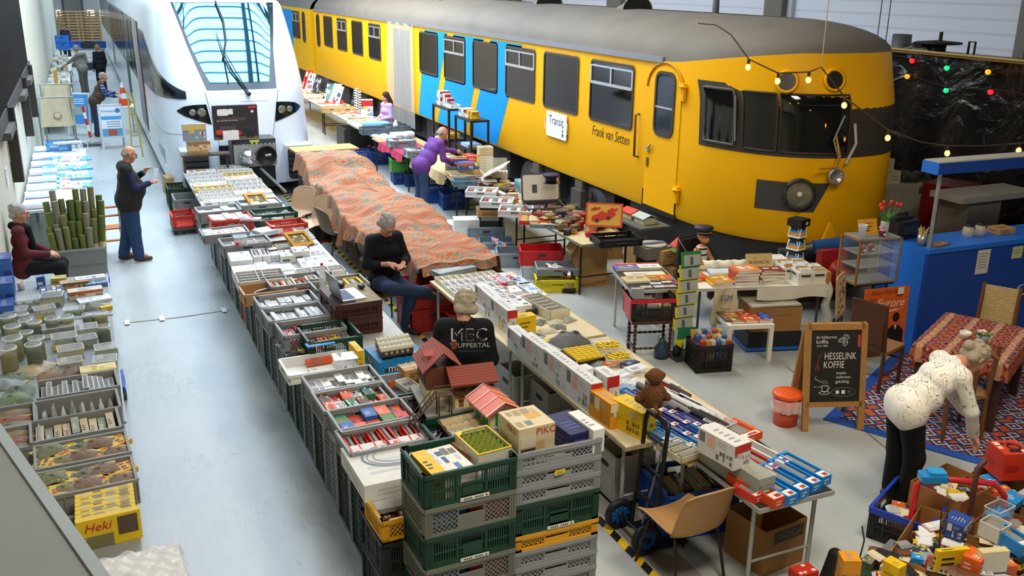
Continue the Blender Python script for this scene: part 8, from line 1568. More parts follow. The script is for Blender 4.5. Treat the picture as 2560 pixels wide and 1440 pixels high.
for i in range(9):
 a=i*2.3;r_=.03+.012*i;tx,ty,tz=r_*cos(a)*1.3+.01,r_*sin(a),.30-.008*i+.03*(i%3);m=MB();m.tube([(0,0,.03),(tx*.4,ty*.4,.16),(tx,ty,tz)],.005,'#4f8a3a',6);m.lathe([(0,-.012),(.02,0),(.024,.02),(.015,.045),(.004,.05)],C('#c8301f',.5,0,.2,20),10,T(tx,ty,tz));m.bld('tulip',t)
m=MB()
for i in range(12):
 a=i*1.1+.3;q_=[(.02*cos(a),.02*sin(a),.08),(.06*cos(a),.06*sin(a),.17),(.10*cos(a),.10*sin(a),.22)];sd=Vector((-sin(a),cos(a),0));V_=[]
 for(x,y,z),w_ in zip(q_,(.008,.018,.002)):V_+=[(x+sd.x*w_,y+sd.y*w_,z),(x-sd.x*w_,y-sd.y*w_,z)]
 m.add(V_,[(0,1,3,2),(2,3,5,4)],C('#4a8a36',.6))
m.bld('leaves',t)
# orange poster sign and tile board
t=thg('advert_board','orange enamel advert with two silhouettes leaning below the display case','sign',(8.20,7.62,.12),-.10);m=MB();tf=Matrix.Rotation(PI/2-.04,4,'X');m.prism(rrect(.62,.72,.02,3,0,.36),.012,C('#d9621a',.4),tf)
P_=tf@MT((0,0,.0125));m.text('Alléén VAN BENT',.072,'#4a1f14',P_@MT((0,.665,0)),0,.001,.82);m.text('maakt',.045,'#4a1f14',P_@MT((-.2,.59,0)));m.text('Furore',.15,'#f0e2cf',P_@MT((.05,.53,0)),.35,.001,.95);m.text('"',.08,'#f0e2cf',P_@MT((-.2,.42,0)));m.text('Dansen',.04,'#4a1f14',P_@MT((.22,.46,0)),.3)
m.prism([(-.06,.41),(.25,.455),(.26,.465),(-.05,.43)],.0135,'#f0e2cf',tf)
for x,z_ in((-.12,.32),(.16,.35)):m.prism([(x+.05*cos(a),z_+.06*sin(a))for a in lsp(0,2*PI,14)[:-1]],.0136,'#1a1210',tf);m.prism([(x-.13,.0),(x+.13,.0),(x+.12,.18),(x+.05,.25),(x-.05,.25),(x-.12,.18)],.0136,'#1a1210',tf);m.prism([(x-.015,.25),(x+.02,.25),(x+.004,.19)],.0142,'#e6dccb',tf)
m.box(.12,-.02,.64,.2,-.014,.72,'#e8e4da');m.bld('board',t);m=MB();m.cb(0,.02,-.12,.62,.06,.12,'#5d3a22');m.bld('base_rail',t)
t=thg('tile_board','cream board with brown ornament drawing left of the orange advert','sign',(7.66,7.78,.52),.55);m=MB();tf=Matrix.Rotation(PI/2-.1,4,'X');m.prism(rrect(.34,.50,.05,4,0,.25),.02,C('#b98f5c',.5),tf);m.prism(rrect(.29,.44,.04,4,0,.25),.021,C('#d8bf92',.5),tf)
for k in range(26):x,y=ru(-.11,.11),ru(.06,.44);m.tube([tf@Vector((x+.02*cos(a),y+.02*sin(a),.023))for a in lsp(0,4,6)],.003,'#5a3418',4)
m.bld('board',t);m=MB();[m.rod((sx*.13,.02,0),(sx*.18,.1*sy+.04,-.52),.012,'#19181a',8)for sx in(-1,1)for sy in(-1,1)];m.bld('stand',t)
# rug, dining table and chairs
DR=.487;DC=Vector((8.05,6.28,0))
def m_rug(nt,b,tc):
 N=nt.nodes.new;K=nt.links.new
 v=N('ShaderNodeTexVoronoi');v.distance='MANHATTAN';v.inputs['Scale'].default_value=7;v.inputs['Randomness'].default_value=.25;K(tc.outputs['Object'],v.inputs['Vector'])
 w=N('ShaderNodeTexWave');w.bands_direction='Y';w.inputs['Scale'].default_value=1.3;w.inputs['Distortion'].default_value=.6;K(tc.outputs['Object'],w.inputs['Vector'])
 r1=ramp(nt,v.outputs['Distance'],[(0,'#d8c7a2'),(.12,'#221a22'),(.26,'#8a1f1c'),(.42,'#d8c4a0'),(.48,'#a82a20'),(.62,'#2a2638'),(.75,'#b8602a')],True);r2=ramp(nt,w.outputs['Fac'],[(0,'#7a1c1a'),(.3,'#c9b48a'),(.36,'#1f1c2a'),(.7,'#9a2620'),(.85,'#d3bf98')],True)
 mx=N('ShaderNodeMix');mx.data_type='RGBA';mx.inputs[0].default_value=.35;K(r1.outputs[0],mx.inputs[6]);K(r2.outputs[0],mx.inputs[7]);K(mx.outputs[2],b.inputs['Base Color'])
m_rg=nodemat('kilim',m_rug,.9)
def m_rug2(nt,b,tc):
 v=nt.nodes.new('ShaderNodeTexVoronoi');v.distance='MANHATTAN';v.inputs['Scale'].default_value=6;v.inputs['Randomness'].default_value=.35;nt.links.new(tc.outputs['Object'],v.inputs['Vector'])
 r=ramp(nt,v.outputs['Distance'],[(0,'#d8cdb8'),(.14,'#1f2f5c'),(.3,'#8a2a24'),(.42,'#d3c8b4'),(.52,'#2a4f96'),(.66,'#1c1c26'),(.8,'#b0482c')],True);nt.links.new(r.outputs[0],b.inputs['Base Color'])
m_rg2=nodemat('blue_rug',m_rug2,.9)
m=MB();m.cb(0,0,.0,3.0,2.5,.010,C('#1c4fa8',.85));m.cb(0,0,.010,2.75,2.25,.003,m_rg2);tag(m.bld('rug',None,(DC.x+.25,DC.y-.15,0),DR),'patterned rug with a blue border under the dining table','rug')
t=thg('dining_table','dark wooden dining table under the red kilim cloth','table',DC,DR);wd2=C('#3f2716',.5,0,.2,8);m=MB();m.cb(0,0,.70,1.24,.86,.04,wd2);m.bld('tabletop',t)
for sx in(-1,1):
 for sy in(-1,1):m=MB();m.cb(sx*.55,sy*.36,.013,.075,.075,.69,wd2);m.bld('leg',t)
m=MB();
def kc(u,v):
 x,y=(u-.5)*1.62,(v-.5)*1.24;ex,ey=max(0,abs(x)-.625),max(0,abs(y)-.435);sx,sy=(1 if x>0 else-1),(1 if y>0 else-1)
 return(sx*min(abs(x),.632)+sx*ex*.1,sy*min(abs(y),.442)+sy*ey*.1,.746-max(ex,ey)*.95+.004*sin(x*30))
m.grid(kc,54,42,m_rg);tag(m.bld('kilim_tablecloth',None,DC,DR),'red and cream kilim cloth covering the dining table','tablecloth')
p=at(2412,845,.76);m=MB();m.lathe([(0,0),(.03,0),(.055,.05),(.058,.075),(.053,.075),(.03,.01)],'#e3e0d4',20);tag(m.bld('white_bowl',None,(p.x,p.y,.752)),'small white bowl on the kilim covered table','bowl')
p=at(2455,858,.76);t=thg('flower_pot','grey pot of white and yellow primroses on the kilim covered table','plant',(p.x,p.y,.752));m=MB();m.lathe([(0,0),(.045,0),(.065,.10),(.06,.10),(.05,.08),(0,.08)],C('#8f918f',.5),20);m.bld('pot',t)
m=MB();mL=C('#4f8a34',.7,0,.2,20)
for k in range(16):a=k*.7;r_=.05+.03*(k%3)/2;m.add([(r_*.3*cos(a),r_*.3*sin(a),.09),(r_*cos(a+.3),r_*sin(a+.3),.12),(1.3*r_*cos(a),1.3*r_*sin(a),.11),(r_*cos(a-.3),r_*sin(a-.3),.12)],[(0,1,2,3)],mL)
m.bld('leaves',t);m=MB();[m.sph((.05*cos(k*1.9)*(.3+k%3*.35),.05*sin(k*1.9)*(.3+k%3*.35),.125+.01*(k%2)),.016,('#e6d98a','#efe6dc','#d9b0b8')[k%3],6,None,(1,1,.6))for k in range(12)];m.bld('blossoms',t)
def wchair(x,y,rz,label,col='#5a3519',back='slab',seatc='#8a6236'):
 t=thg('wooden_dining_chair',label,'chair',(x,y,0),rz);c_=C(col,.45,0,.2,8)
 for sx in(-1,1):m=MB();m.tube([(sx*.2,.2,.0),(sx*.2,.2,.45)],.022,c_,8);m.bld('leg',t);m=MB();m.tube([(sx*.19,-.22,0),(sx*.19,-.2,.45),(sx*.18,-.27,1.0)],.022,c_,8);m.bld('leg',t);m=MB();m.rod((sx*.2,.2,.2),(sx*.19,-.21,.2),.013,c_,6);m.bld('stretcher',t)
 m=MB();m.rod((-.2,.2,.3),(.2,.2,.3),.013,c_,6);m.bld('stretcher',t);m=MB();m.prism(rrect(.44,.44,.03),.035,C(seatc,.7,0,.25,40,0,.5),T(z=.44));m.bld('seat',t);m=MB()
 if back=='slab':m.box(-.18,-.275,.55,.18,-.245,1.0,c_,T(0,0,0,0,0));m.box(-.18,-.262,.48,.18,-.235,.54,c_)
 elif back=='arc':m.tube([(-.19,-.25,.86),(-.1,-.285,.93),(.1,-.285,.93),(.19,-.25,.86)],.03,C('#9a6a34',.45,0,.2,8),8);m.box(-.03,-.27,.5,.03,-.25,.9,c_)
 else:m.box(-.17,-.275,.55,.17,-.25,.98,C('#c9b078',.85,0,.3,70,0,.8))
 m.bld('backrest',t);return t
wchair(7.52,7.05,-1.25,'dark wooden chair with tall plank back beside the coffee board','#4f2e17','slab');wchair(7.38,5.86,-.35,'wooden chair with a curved top rail behind the bending person','#6d431f','arc');wchair(8.85,6.72,2.1,'wooden chair with woven straw back at the far side of the dining table','#6d431f','woven');wchair(8.35,5.30,.75,'wooden chair with a straw seat at the right end of the dining table','#5a3519','woven')
# coffee board and bucket
t=thg('coffee_board','wooden pavement sign with a black coffee advert','sign',(6.31,6.31,0),-.34);wd=C('#a8783e',.5,0,.2,10)
def leaf(sgn,nm,front):
 a=.19*sgn;R_=MT((0,0,0))@Matrix.Rotation(-a,4,'X');off=MT((0,0 if sgn>0 else .42,0))
 tf=off@R_@RX90;m=MB()
 for sx in(-1,1):m.box(sx*.28-.03,0,-.018,sx*.28+.03,1.06,.018,wd,tf)
 m.box(-.28,1.0,-.018,.28,1.06,.018,wd,tf);m.box(-.28,.24,-.018,.28,.29,.018,wd,tf);o=m.bld(nm,t);b=MB();b.box(-.25,.29,-.008,.25,1.0,.008,C('#1b1a1a'if front else '#7a4a22',.6),tf)
 if front:
  w_='#dedbd4';P_=tf@MT((0,0,.009));tx=lambda s,x,y,sz,w=1.,c=w_,sh=0:b.text(s,sz,c,P_@MT((x,y,0)),sh,.0012,w)
  tx('de lekkerste',-.10,.93,.042);tx('koffie',-.14,.885,.055);tx('sinds 1885',-.14,.845,.026);tx('HESSELINK',.045,.74,.098,.68);tx('KOFFIE',-.015,.655,.098,.68);tx('h',-.19,.635,.12,.7,'#a8322a',.4);tx('maakt',.06,.575,.042);tx('iedereen',.085,.535,.042);tx('gelukkig',.075,.49,.042);tx('100% Arabica',-.17,.44,.016)
  b.box(.215,.83,.0085,.245,.95,.0095,'#b83a34',tf);b.tube([tf@Vector((-.19-.0+.05*k/6,.64+.13*sin(k/6*1.5),.011))for k in range(7)],.004,'#a8322a',5)
  for x,y,r_ in((.05,.90,.4),(.10,.93,-.4),(.09,.87,1.)):b.tube([tf@Vector((x+.03*cos(q)*cos(r_)-.019*sin(q)*sin(r_),y+.03*cos(q)*sin(r_)+.019*sin(q)*cos(r_),.010))for q in lsp(0,2*PI,16)[:-1]],.003,w_,4,None,True);b.tube([tf@Vector((x-.02,y-.01,.010)),tf@Vector((x,y+.005,.010)),tf@Vector((x+.02,y+.01,.010))],.0025,w_,4)
  b.tube([tf@Vector((-.13,.45,.01)),tf@Vector((-.125,.40,.01)),tf@Vector((-.10,.385,.01)),tf@Vector((-.07,.40,.01)),tf@Vector((-.065,.45,.01))],.004,w_,5,None,True);b.tube([tf@Vector((-.10+.055*cos(q),.38+.014*sin(q),.01))for q in lsp(0,2*PI,18)[:-1]],.003,w_,4,None,True);b.tube([tf@Vector((-.065,.44,.01)),tf@Vector((-.045,.43,.01)),tf@Vector((-.065,.41,.01))],.003,w_,4)
  for k in range(3):b.tube([tf@Vector((-.12+.02*k+.006*sin(q),.465+.02*q/2,.01))for q in lsp(0,4,7)],.002,w_,4)
  b.tube([tf@Vector((-.19,.55,.01)),tf@Vector((-.20,.52,.01)),tf@Vector((-.13,.485,.01))],.003,w_,4);b.tube([tf@Vector((.09+.12*cos(q),.385+.045*sin(q),.01))for q in lsp(0,2*PI,30)[:-1]],.002,'#8d8a84',4,None,True)
  for x in(.03,.09,.15):b.prism(rrect(.036,.036,.012 if x<.05 else .003,3,x,.385),.0102,w_ if x<.12 else '#4a4844',tf)
 b.bld('chalkboard'if front else 'rear_panel',o)
leaf(1,'front_frame',1);leaf(-1,'rear_frame',0)
p=at(1965,1055);t=thg('orange_bucket','orange lidded bucket in a clear bag beside the coffee board','bucket',(5.98,6.62,0));m=MB();m.lathe([(0,0),(.115,0),(.135,.30),(.12,.30)],C('#e2501c',.45),24)
for k in range(5):m.disc(.03,0,'#8a2a1a',14,T(.125*cos(-PI/2-.9+.45*k),.125*sin(-PI/2-.9+.45*k),.16,-.9+.45*k,PI/2)@T(z=.006));m.disc(.016,0,'#e2783c',12,T(.125*cos(-PI/2-.9+.45*k),.125*sin(-PI/2-.9+.45*k),.16,-.9+.45*k,PI/2)@T(z=.0075))
m.bld('bucket',t);m=MB();m.lathe([(.145,.30),(.15,.33),(.13,.345),(0,.35)],C('#e8581c',.4),24);m.bld('lid',t);m=MB();m.grid(lambda u,v:((.15+.014*sin(u*40)+.01*sin(v*9))*cos(2*PI*u),(.15+.014*sin(u*40+1))*sin(2*PI*u),.16+.13*v),60,6,GLASS('#f2ece8',.45,.15));m.bld('clear_bag',t)
# ---------------------------------------------------------------- tables along the left wall
table('low table of scenery materials along the left wall, nearest the ledge',-1.08,.0,4.9,7.6,.68,'#8d9092','#a9adb0','#3a3c3e');table('table of scenery jars along the left wall, middle one',-1.08,.0,7.65,10.4,.68,'#8d9092','#a9adb0','#3a3c3e');table('table of boxed kits along the left wall, beside the seated person',-1.08,.0,10.45,12.05,.68,'#8d9092','#a9adb0','#3a3c3e')
Z=.682
def L(px,py,st,w,d,h,cols,label,rz=0,z=Z,**k):return itp(st,px,py,z,w,d,h,cols,label,rz,**k)
OV=['#55602c','#6b6a2e','#4a5a30','#7a7038','#3f4a28']
L(128,722,'pic',.24,.28,.10,('#3a3f5d','#6a7aa0','#c9a45a','#dfe3e6'),'dark blue kit box behind the clear trays by the white cup',3,seed=1);L(100,690,'pic',.09,.09,.14,('#2a5fb0','azure','yellow','white'),'small blue cube box standing beside the white cup',5)
L(146,692,'pic',.16,.14,.08,('#b8a050','#d9c98a','#6d6a4a'),'small olive kit box beside the blue cube box',-4);L(185,702,'stand',.30,.14,.08,('#b59a78','#8a5a3a','#c9b48e','#6d4a30'),'long brown kit box behind the white one',4);L(225,692,'pic',.32,.14,.09,('#dfe0dd','#5f7aa8','#b9a06a','#8a8d90'),'long white kit box with small pictures at the table corner',6,seed=2)
L(212,722,'stand',.36,.15,.10,('#cfc6ae','#b9623a','#8a6a4a','#e4dfd0'),'cream kit box with brown side print on the left table',5);L(240,705,'pic',.24,.12,.05,('#5f7fb8','#c9d2e4','#8a6a50'),'blue pictured box lying on the brown kit boxes',6,Z);L(235,745,'pic',.34,.20,.03,('#dfe6ee','#b9c9da','#eef2f6'),'white sheet of plastic beads at the aisle corner of the left table',12);L(265,765,'plain',.12,.06,.04,('yellow','white'),'yellow card end of the bead sheet pack',15)
p=at(52,710,.75);m=MB();m.lathe([(0,0),(.03,0),(.042,.09),(.038,.09),(.028,.01)],'#d8d0c4',18);tag(m.bld('cup',None,(p.x,p.y,Z)),'white cup at the wall side of the left tables','cup')
for i,(px,py,h_)in enumerate(((10,700,.34),(12,755,.2),(5,640,.42))):L(px,py,'stand',.16,.3,h_,('#1f3f8a','#3a6fc0','#dfe3ea','#16306a'),'tall blue printed box against the left wall, %s one'%ORD[i],2,seed=i)
TB=[(60,745,.30,.20,.14),(130,735,.22,.2,.13),(40,772,.2,.18,.14),(110,768,.2,.16,.14),(150,812,.34,.18,.10),(160,838,.22,.18,.12),(215,815,.2,.18,.12),(215,842,.18,.16,.10),(175,868,.22,.18,.11),(175,900,.2,.16,.10),(265,865,.2,.18,.09),(262,895,.2,.18,.08),(185,770,.2,.14,.06)]
for i,(px,py,w,d,h)in enumerate(TB):L(px,py,'tub',w,d,h,(OV[i%5],'yellow'if i%2 else '#e4e6dc'),'clear plastic box of green scatter material on the left tables, %s from the wall cup'%ORD[i],ru(-6,12),group='clear boxes of green scatter',seed=i)
for i,(px,py,r,h)in enumerate(((18,790,.16,.18),(55,785,.12,.15),(62,800,.13,.18),(30,815,.15,.2),(85,805,.13,.18),(65,830,.12,.2),(30,845,.17,.22),(90,845,.14,.22),(18,870,.15,.24),(82,860,.14,.24),(130,795,.14,.18),(165,792,.14,.16),(220,785,.12,.15),(250,782,.14,.16),(258,815,.12,.18))):L(px,py,'jar',r,r,h,(OV[i%5],),'round clear jar of moss green scatter, %s of the jars counted from the white cup'%ORD[i],0,group='round jars of green scatter')
for i,(px,py,cc)in enumerate(((225,758,'#5a5a48'),(95,905,'#b0a890'),(130,925,'#8a6a3a'),(180,920,'#6d4a2a'),(35,935,'#4f6a4a'),(15,950,'#8a9aa0'),(50,965,'#3f5a3a'),(35,985,'#5a7a4a'),(75,915,'#c9b98e'))):L(px,py,'bag',.26,.2,.06,('#e2b51c',cc,'black'),'clear bag of scatter with a yellow header before the grey crates, %s of them'%ORD[i],ru(-30,30),group='yellow headed bags before the crates',seed=i)
for k in range(4):L(245,918-k*0,'pic',.30,.16,.024,('#e3cf8a','#d8b83a','#c9a05a','#f0ead0'),'flat cream yellow carton piled above the top grey crate, %s from bottom'%ORD[k],3,Z+k*.026,seed=k)
cs_=[]
for i,(px,py,nm)in enumerate(((194,958,'first grey crate from the jars, of silver blister packs'),(192,1010,'second grey crate from the jars, of yellow headed bags'),(188,1060,'third grey crate from the jars, of brown paper packs'),(205,1122,'grey crate of green scatter bags behind the yellow pile'),(215,1190,'grey crate of mixed yellow packs touching the yellow pile'))):c=cratep('solid',px,py,Z,'#8b8d8a',.19,nm,3,.62,.38);cs_.append(c)
for ci,(st,n,cols,w_)in enumerate((('tub',14,[('#8f949a','white'),('#a8a0a8','white')],'clear blister pack'),('bag',8,[('#e3b51c','#b9bcb8','black'),('#e3b51c','#8a8d88','red')],'yellow headed bag'),('plain',9,[('#c9b48e','brown'),('#8a8d7a','cream'),('#b9a57c','black')],'brown paper pack'))):fillc(cs_[ci],st,n,cols,w_,'in the %s grey crate from jars'%ORD[ci],.16,1,.56,.30)
for ci in(3,4):
 for i in range(10):
  o=cs_[ci].location;item('bag'if i%3 else 'pic',o.x-.22+.11*(i%5),o.y-.08+.16*(i//5),Z+.13+.02*(i%3),.2,.14,.04,(('#e2b51c',OV[i%5],'red')if i%2 else('#d8c23a','#6d4a2a','#c8301f')),'yellow and green scenery pack in the grey crate %s the yellow pile, %s of ten'%(('behind','touching')[ci-3],ORD[i]),ru(-.6,.6),'scenery packs in grey crates',seed=i)
for i,(px,py)in enumerate(((20,1040),(25,1095))):
 c=cratep('solid',px,py,Z,'#8b8d8a',.17,('grey crate against the left wall beside the second crate','grey crate against the left wall beside the third crate')[i],3,.40,.40)
 for k in range(3):item('bag',c.location.x+.02,c.location.y-.11+.12*k,Z+.11,.28,.11,.04,(('#e2b51c','#5a6a3a','red'),('#e2b51c','#8a3a24','red'),('#e2b51c','#7a6a2a','red'))[k],'bag of coloured scatter in the wall side grey crate, %s from the camera, %s crate'%(ORD[k],ORD[i]),.1,seed=k)
p=at(268,1310,.8);o_=(p.x,p.y)
for k in range(6):t=item('pic',o_[0],o_[1]+.30-.055*k,Z,.36,.05,.20+.0*k,('#e3bf1c','#8a93b0','#a89a7a','#b9c9da','#6d6a4a'),'yellow landscape kit box in the upright yellow pile, %s from the back'%ORD[k],.08,'yellow kit pile',seed=k%3)
t=item('plain',o_[0]+.01,o_[1]-.04,Z,.38,.05,.21,('#e6c21c',),'front yellow kit box with red script lettering in the upright yellow pile',.08);m=MB();m.text('Heki',.085,'#c8242a',T(-.07,-.0265,.15,0,PI/2),.3);m.box(.05,-.0262,.06,.17,-.0255,.19,'#5a4a3a');m.box(-.17,-.0262,.0,.02,-.0255,.09,'#7d7a52');m.bld('lettering',t)
for i,(px,py)in enumerate(((150,1245),(160,1280),(168,1310),(172,1345))):L(px,py,'tub',.2,.14,.08,(OV[(i+1)%5],),'small clear tray of scatter between the ledge and the yellow pile, %s from the crates'%ORD[i],5,seed=i)
t=item('plain',-.05,5.25,Z+.0,.52,.46,.10,('#dfe0e2','#c9ccd0'),'large white carton wrapped in clear plastic film at the near end',.05);m=MB();m.grid(lambda u,v:((u-.5)*.58+.01*sin(v*23),(v-.5)*.52+.012*sin(u*19),.115+.014*sin(u*27+v*9)*cos(v*21)-.09*max(0,abs(u-.5)-.44)/.06-.09*max(0,abs(v-.5)-.44)/.06),44,44,GLASS('#f4f4f6',.4,.12));tag(m.bld('clear_film',None,(-.05,5.25,Z),.05),'wrinkled clear film over the white carton at the near end of the left table','film')
t=thg('crate_dolly','blue crate dolly with castors at the aisle edge of the left tables','trolley',(-.02,9.9,0));m=MB();m.cb(-.1,0,.10,.3,.5,.05,C('#1a4fb0',.4));m.bld('frame',t);[MB().lathe([(0,-.016),(.05,-.016),(.05,.016),(0,.016)],'#4a4c50',16,T(x,y,.05,0,0,PI/2)).bld('castor',t)for x in(-.2,.04)for y in(-.2,.2)]
# taped cable across the aisle
m=MB();a,b=at(310,808),at(575,775);m.tube([a+V3(0,0,.006),(a+b)/2+V3(0,-.05,.006),b+V3(0,0,.006)],.008,'#d8d8d4',5);tag(link('power_cable',m.mesh('power_cable')),'white cable taped across the aisle floor','cable')
for i,(px,py)in enumerate(((318,808),(405,798),(560,777))):p=at(px,py);m=MB();m.cb(0,0,.015,.06,.18,.001,'#dfe6e8');tag(m.bld('tape_strip',None,(p.x,p.y,0)),'clear tape strip over the aisle cable, %s from the left tables'%ORD[i],'tape')
# crate of rolled grass mats
t=thg('mat_crate','grey crate on a blue dolly holding rolled grass mats','crate',(-.33,14.0,0),.02);m=MB();m.cb(0,0,.12,.64,.44,.02,'#7d8180')
for s in(-1,1):m.box(s*.32-.012,-.22,.12,s*.32+.012,.22,.56,C('#858988',.5));m.box(-.32,s*.22-.012,.12,.32,s*.22+.012,.56,C('#858988',.5))
m.box(-.31,-.238,.33,.31,-.232,.34,'#6d7170');m.box(-.34,-.24,.54,.34,-.226,.57,'#9a9e9d');m.bld('body',t);m=MB();m.cb(0,0,.05,.68,.48,.07,C('#1a56c0',.4));[m.rod((x,y-.02,.025),(x,y+.02,.025),.025,'#222222',10)for x in(-.28,.28)for y in(-.18,.18)];m.bld('dolly',t)
for i in range(30):
 r,q=i//8,i%8;x,y=-.27+.077*q+.02*(r%2),.15-.10*r;ln=1.12-.17*r+ru(-.10,.12);lean=(q-3.5)*.02;cc=('#6d7a3a','#5a6a34','#7a7a4a','#8a8672')[(i*3)%4];m=MB();m.tube([(0,0,0),(lean*.6,.02,ln*.55),(lean,.04,ln)],.041,C(cc,.8,0,.2,40),12);m.tube([(lean*.32,.012,ln*.32),(lean*.62,.021,ln*.56)],.0425,('#e2c43a','#d8d3b8','#d9c98a')[i%3],12)
 tag(m.bld('rolled_mat',None,(-.33+x,14.0+y,.145)),'rolled grass mat in the grey crate, %s from the wall in the %s row'%(ORD[q],ORD[r]),'mat','rolled grass mats')
 # slatted folding chair behind the mats
p=at(292,640);t=thg('folding_chair','white framed folding chair with orange wooden slats behind the person reading','chair',(.05,15.4,0),.1);m=MB()
for s in(-1,1):m.tube([(s*.22,.2,0),(s*.2,-.12,.46),(s*.19,-.2,.86)],.014,'#dfe2e4',8);m.tube([(s*.23,-.25,0),(s*.21,.18,.44)],.014,'#dfe2e4',8)
m.bld('frame',t)
for z,y,n_ in((.44,-.10,'seat_slat'),(.44,0,'seat_slat'),(.44,.1,'seat_slat'),(.80,-.2,'back_slat'),(.66,-.17,'back_slat'),(.2,.1,'rung')):m=MB();m.box(-.21,y-.04,z,.21,y+.035,z+.02,C('#c9782e',.45));m.bld(n_,t)
# poster tables
table('white table stacked with blue posters along the left wall',-1.08,-.08,15.6,18.2,.75,'#dfe3e6','#c9ccd0','#8d9194');table('table of paper rolls and a basket along the left wall',-1.08,-.12,18.3,21.2,.75,'#dfe3e6','#c9ccd0','#8d9194')
for i in range(16):px,py=(130+(i%4)*24,395+(i//4)*22);itp('pic',px,py,.752,.34,.42,.02+.01*(i%3),(('#5fb0e0','white','#d8502a','azure'),('#7fc4ea','white','navy','yellow'),('#dfe9f0','#3a8ac8','#c84a3a','orange'),('#4aa0d8','#cfe4f0','white','yellow'))[i%4],'blue poster print on the white wall table, %s across row %s'%(ORD[i%4],ORD[i//4]),ru(-12,12),seed=i)
for i in range(9):px,py=82+(i%2)*22,372+i*19;p=at(px,py,.82);m=MB();m.tube([(-.22,0,0),(.22,.03,0)],.055,'#e9edf2',14);m.tube([(-.221,0,0),(.221,.03,0)],.03,'#b9c4d2',10);tag(m.bld('paper_roll',None,(max(p.x,-.84),max(p.y,15.72),.808)),'white paper roll on the wall side of the poster table, %s from the basket'%ORD[i],'paper roll','white paper rolls')
t=cratep('lattice',145,355,.752,'#5fa8e0',.16,'light blue wire basket of white tubes on the wall table',5,.44,.34);t.name='wire_basket';t['category']='basket'
for i in range(8):item('loco',-.52+.05*(i%4),20.9+.08*(i//4),.90,.36,.04,.05,('#e4ebf4','#cfdcec'),'white paper tube lying on the light blue basket, %s one'%ORD[i],ru(-.2,.5),name='paper_tube',cat='tube',group='white tubes on the basket')
p=at(205,372,.8);m=MB();[m.tube([(.1*k+.08*cos(a),.02*k,.1+.08*sin(a))for a in lsp(0,2*PI,18)[:-1]],.008,'#e6ecf2',6,None,True)for k in range(2)];tag(m.bld('white_wire_loops',None,(-.25,p.y,.76)),'pair of white wire loops at the aisle corner of the paper table','wire')
# bags on racks
for i,(px,py,lb)in enumerate(((110,255,'rack of cream cloth bags with a figure print, nearer the camera'),(90,195,'rack of cream cloth bags beside the dark slatted wall, farther one'))):
 p=at(px,py,1.45);y0=(24.2,27.2)[i];t=thg('bag_rack',lb,'rack',(-.68,y0,0));m=MB();[m.rod((sx*.35,0,0),(sx*.35,0,1.5),.014,'#8d9194',8)for sx in(-1,1)];m.rod((-.42,0,1.48),(.42,0,1.48),.014,'#a9adb0',8);m.cb(0,0,0,.8,.4,.03,'#55585a');m.bld('frame',t)
 for k in range(9):yy=-.20+.05*k;m=MB();m.grid(lambda u,v:((u-.5)*(.50+.14*v)+.10*k/9,yy-.03*v*v+.012*sin(u*9+k),1.46-.62*v),8,8,C('#cfc2a2',.9,0,.12,8));(m.disc(.09,0,'#a88d6a',18,T(.05,yy-.035,1.08,0,PI/2)),m.disc(.06,0,'#d8cbb0',16,T(.05,yy-.037,1.1,0,PI/2)))if k==0 else 0;tag(m.bld('cloth_bag',None,(-.68,y0,.0)),'cream cloth bag on the %s rack, %s from the camera'%(('nearer','farther')[i],ORD[k]),'bag','cream cloth bags')
 # pavement signs, barrier post, cones, white box in the aisle
def aboard(x,y,w,h,rz,label,kind):
 t=thg('pavement_sign',label,'sign',(x,y,0),rz)
 for sg in(1,-1):
  tf=MT((0,0 if sg>0 else .5,0))@Matrix.Rotation(-.2*sg,4,'X')@RX90;m=MB();al='#c9ced2'
  for sx in(-1,1):m.box(sx*w/2-.025,0,-.012,sx*w/2+.025,h,.012,al,tf)
  for z in(h-.04,h*.25):m.box(-w/2,z,-.012,w/2,z+.04,.012,al,tf)
  f_=m.bld('frame',t);m=MB();m.box(-w/2+.02,h*.28,-.006,w/2-.02,h-.03,.006,'#e6eef4'if kind else '#3f8ac8',tf)
  if kind:m.box(-w/2+.02,h*.66,.006,w/2-.02,h*.74,.0075,'#4aa0d8',tf);m.text('Flohmarkt',.085,'#3a4a6a',tf@MT((-.04,h*.85,.0075)));m.box(-w/2+.02,h*.28,.006,w/2-.02,h*.46,.0075,'#5f9ac0',tf);m.box(-.1,h*.3,.0075,.1,h*.44,.0085,'#a8523a',tf);[m.box(-.12,h*(.5+.05*k),.006,.2,h*(.515+.05*k),.0075,'#6a7688',tf)for k in range(3)];m.disc(.06,.008,'#3a7ac0',16,tf@MT((.17,h*.86,0)))
  else:m.box(-.2,h*.5,.006,.2,h*.68,.0075,'#8aa89a',tf);[m.box(-.2,h*(.75+.05*k),.006,.15,h*(.77+.05*k),.0075,'#cfe2f0',tf)for k in range(3)]
  m.bld('poster',f_)
aboard(.53,25.6,.52,1.1,.05,'white framed pavement sign with blue flea market poster in the aisle',1);aboard(-.25,28.0,.56,1.15,-.3,'blue poster pavement sign behind the cream bags',0)
t=thg('barrier_post','red and white striped barrier post leaning on its grey foot in the aisle','post',(.02,26.3,0));m=MB();[m.rod((.0-.02*k,0,.05+.16*k),(-.02-.02*k,0,.21+.16*k),.035,'#c8242a'if k%2 else '#e9e9e6',10)for k in range(6)];m.bld('post',t);m=MB();m.prism(rrect(.5,.36,.06),.07,'#55585a');m.bld('foot',t)
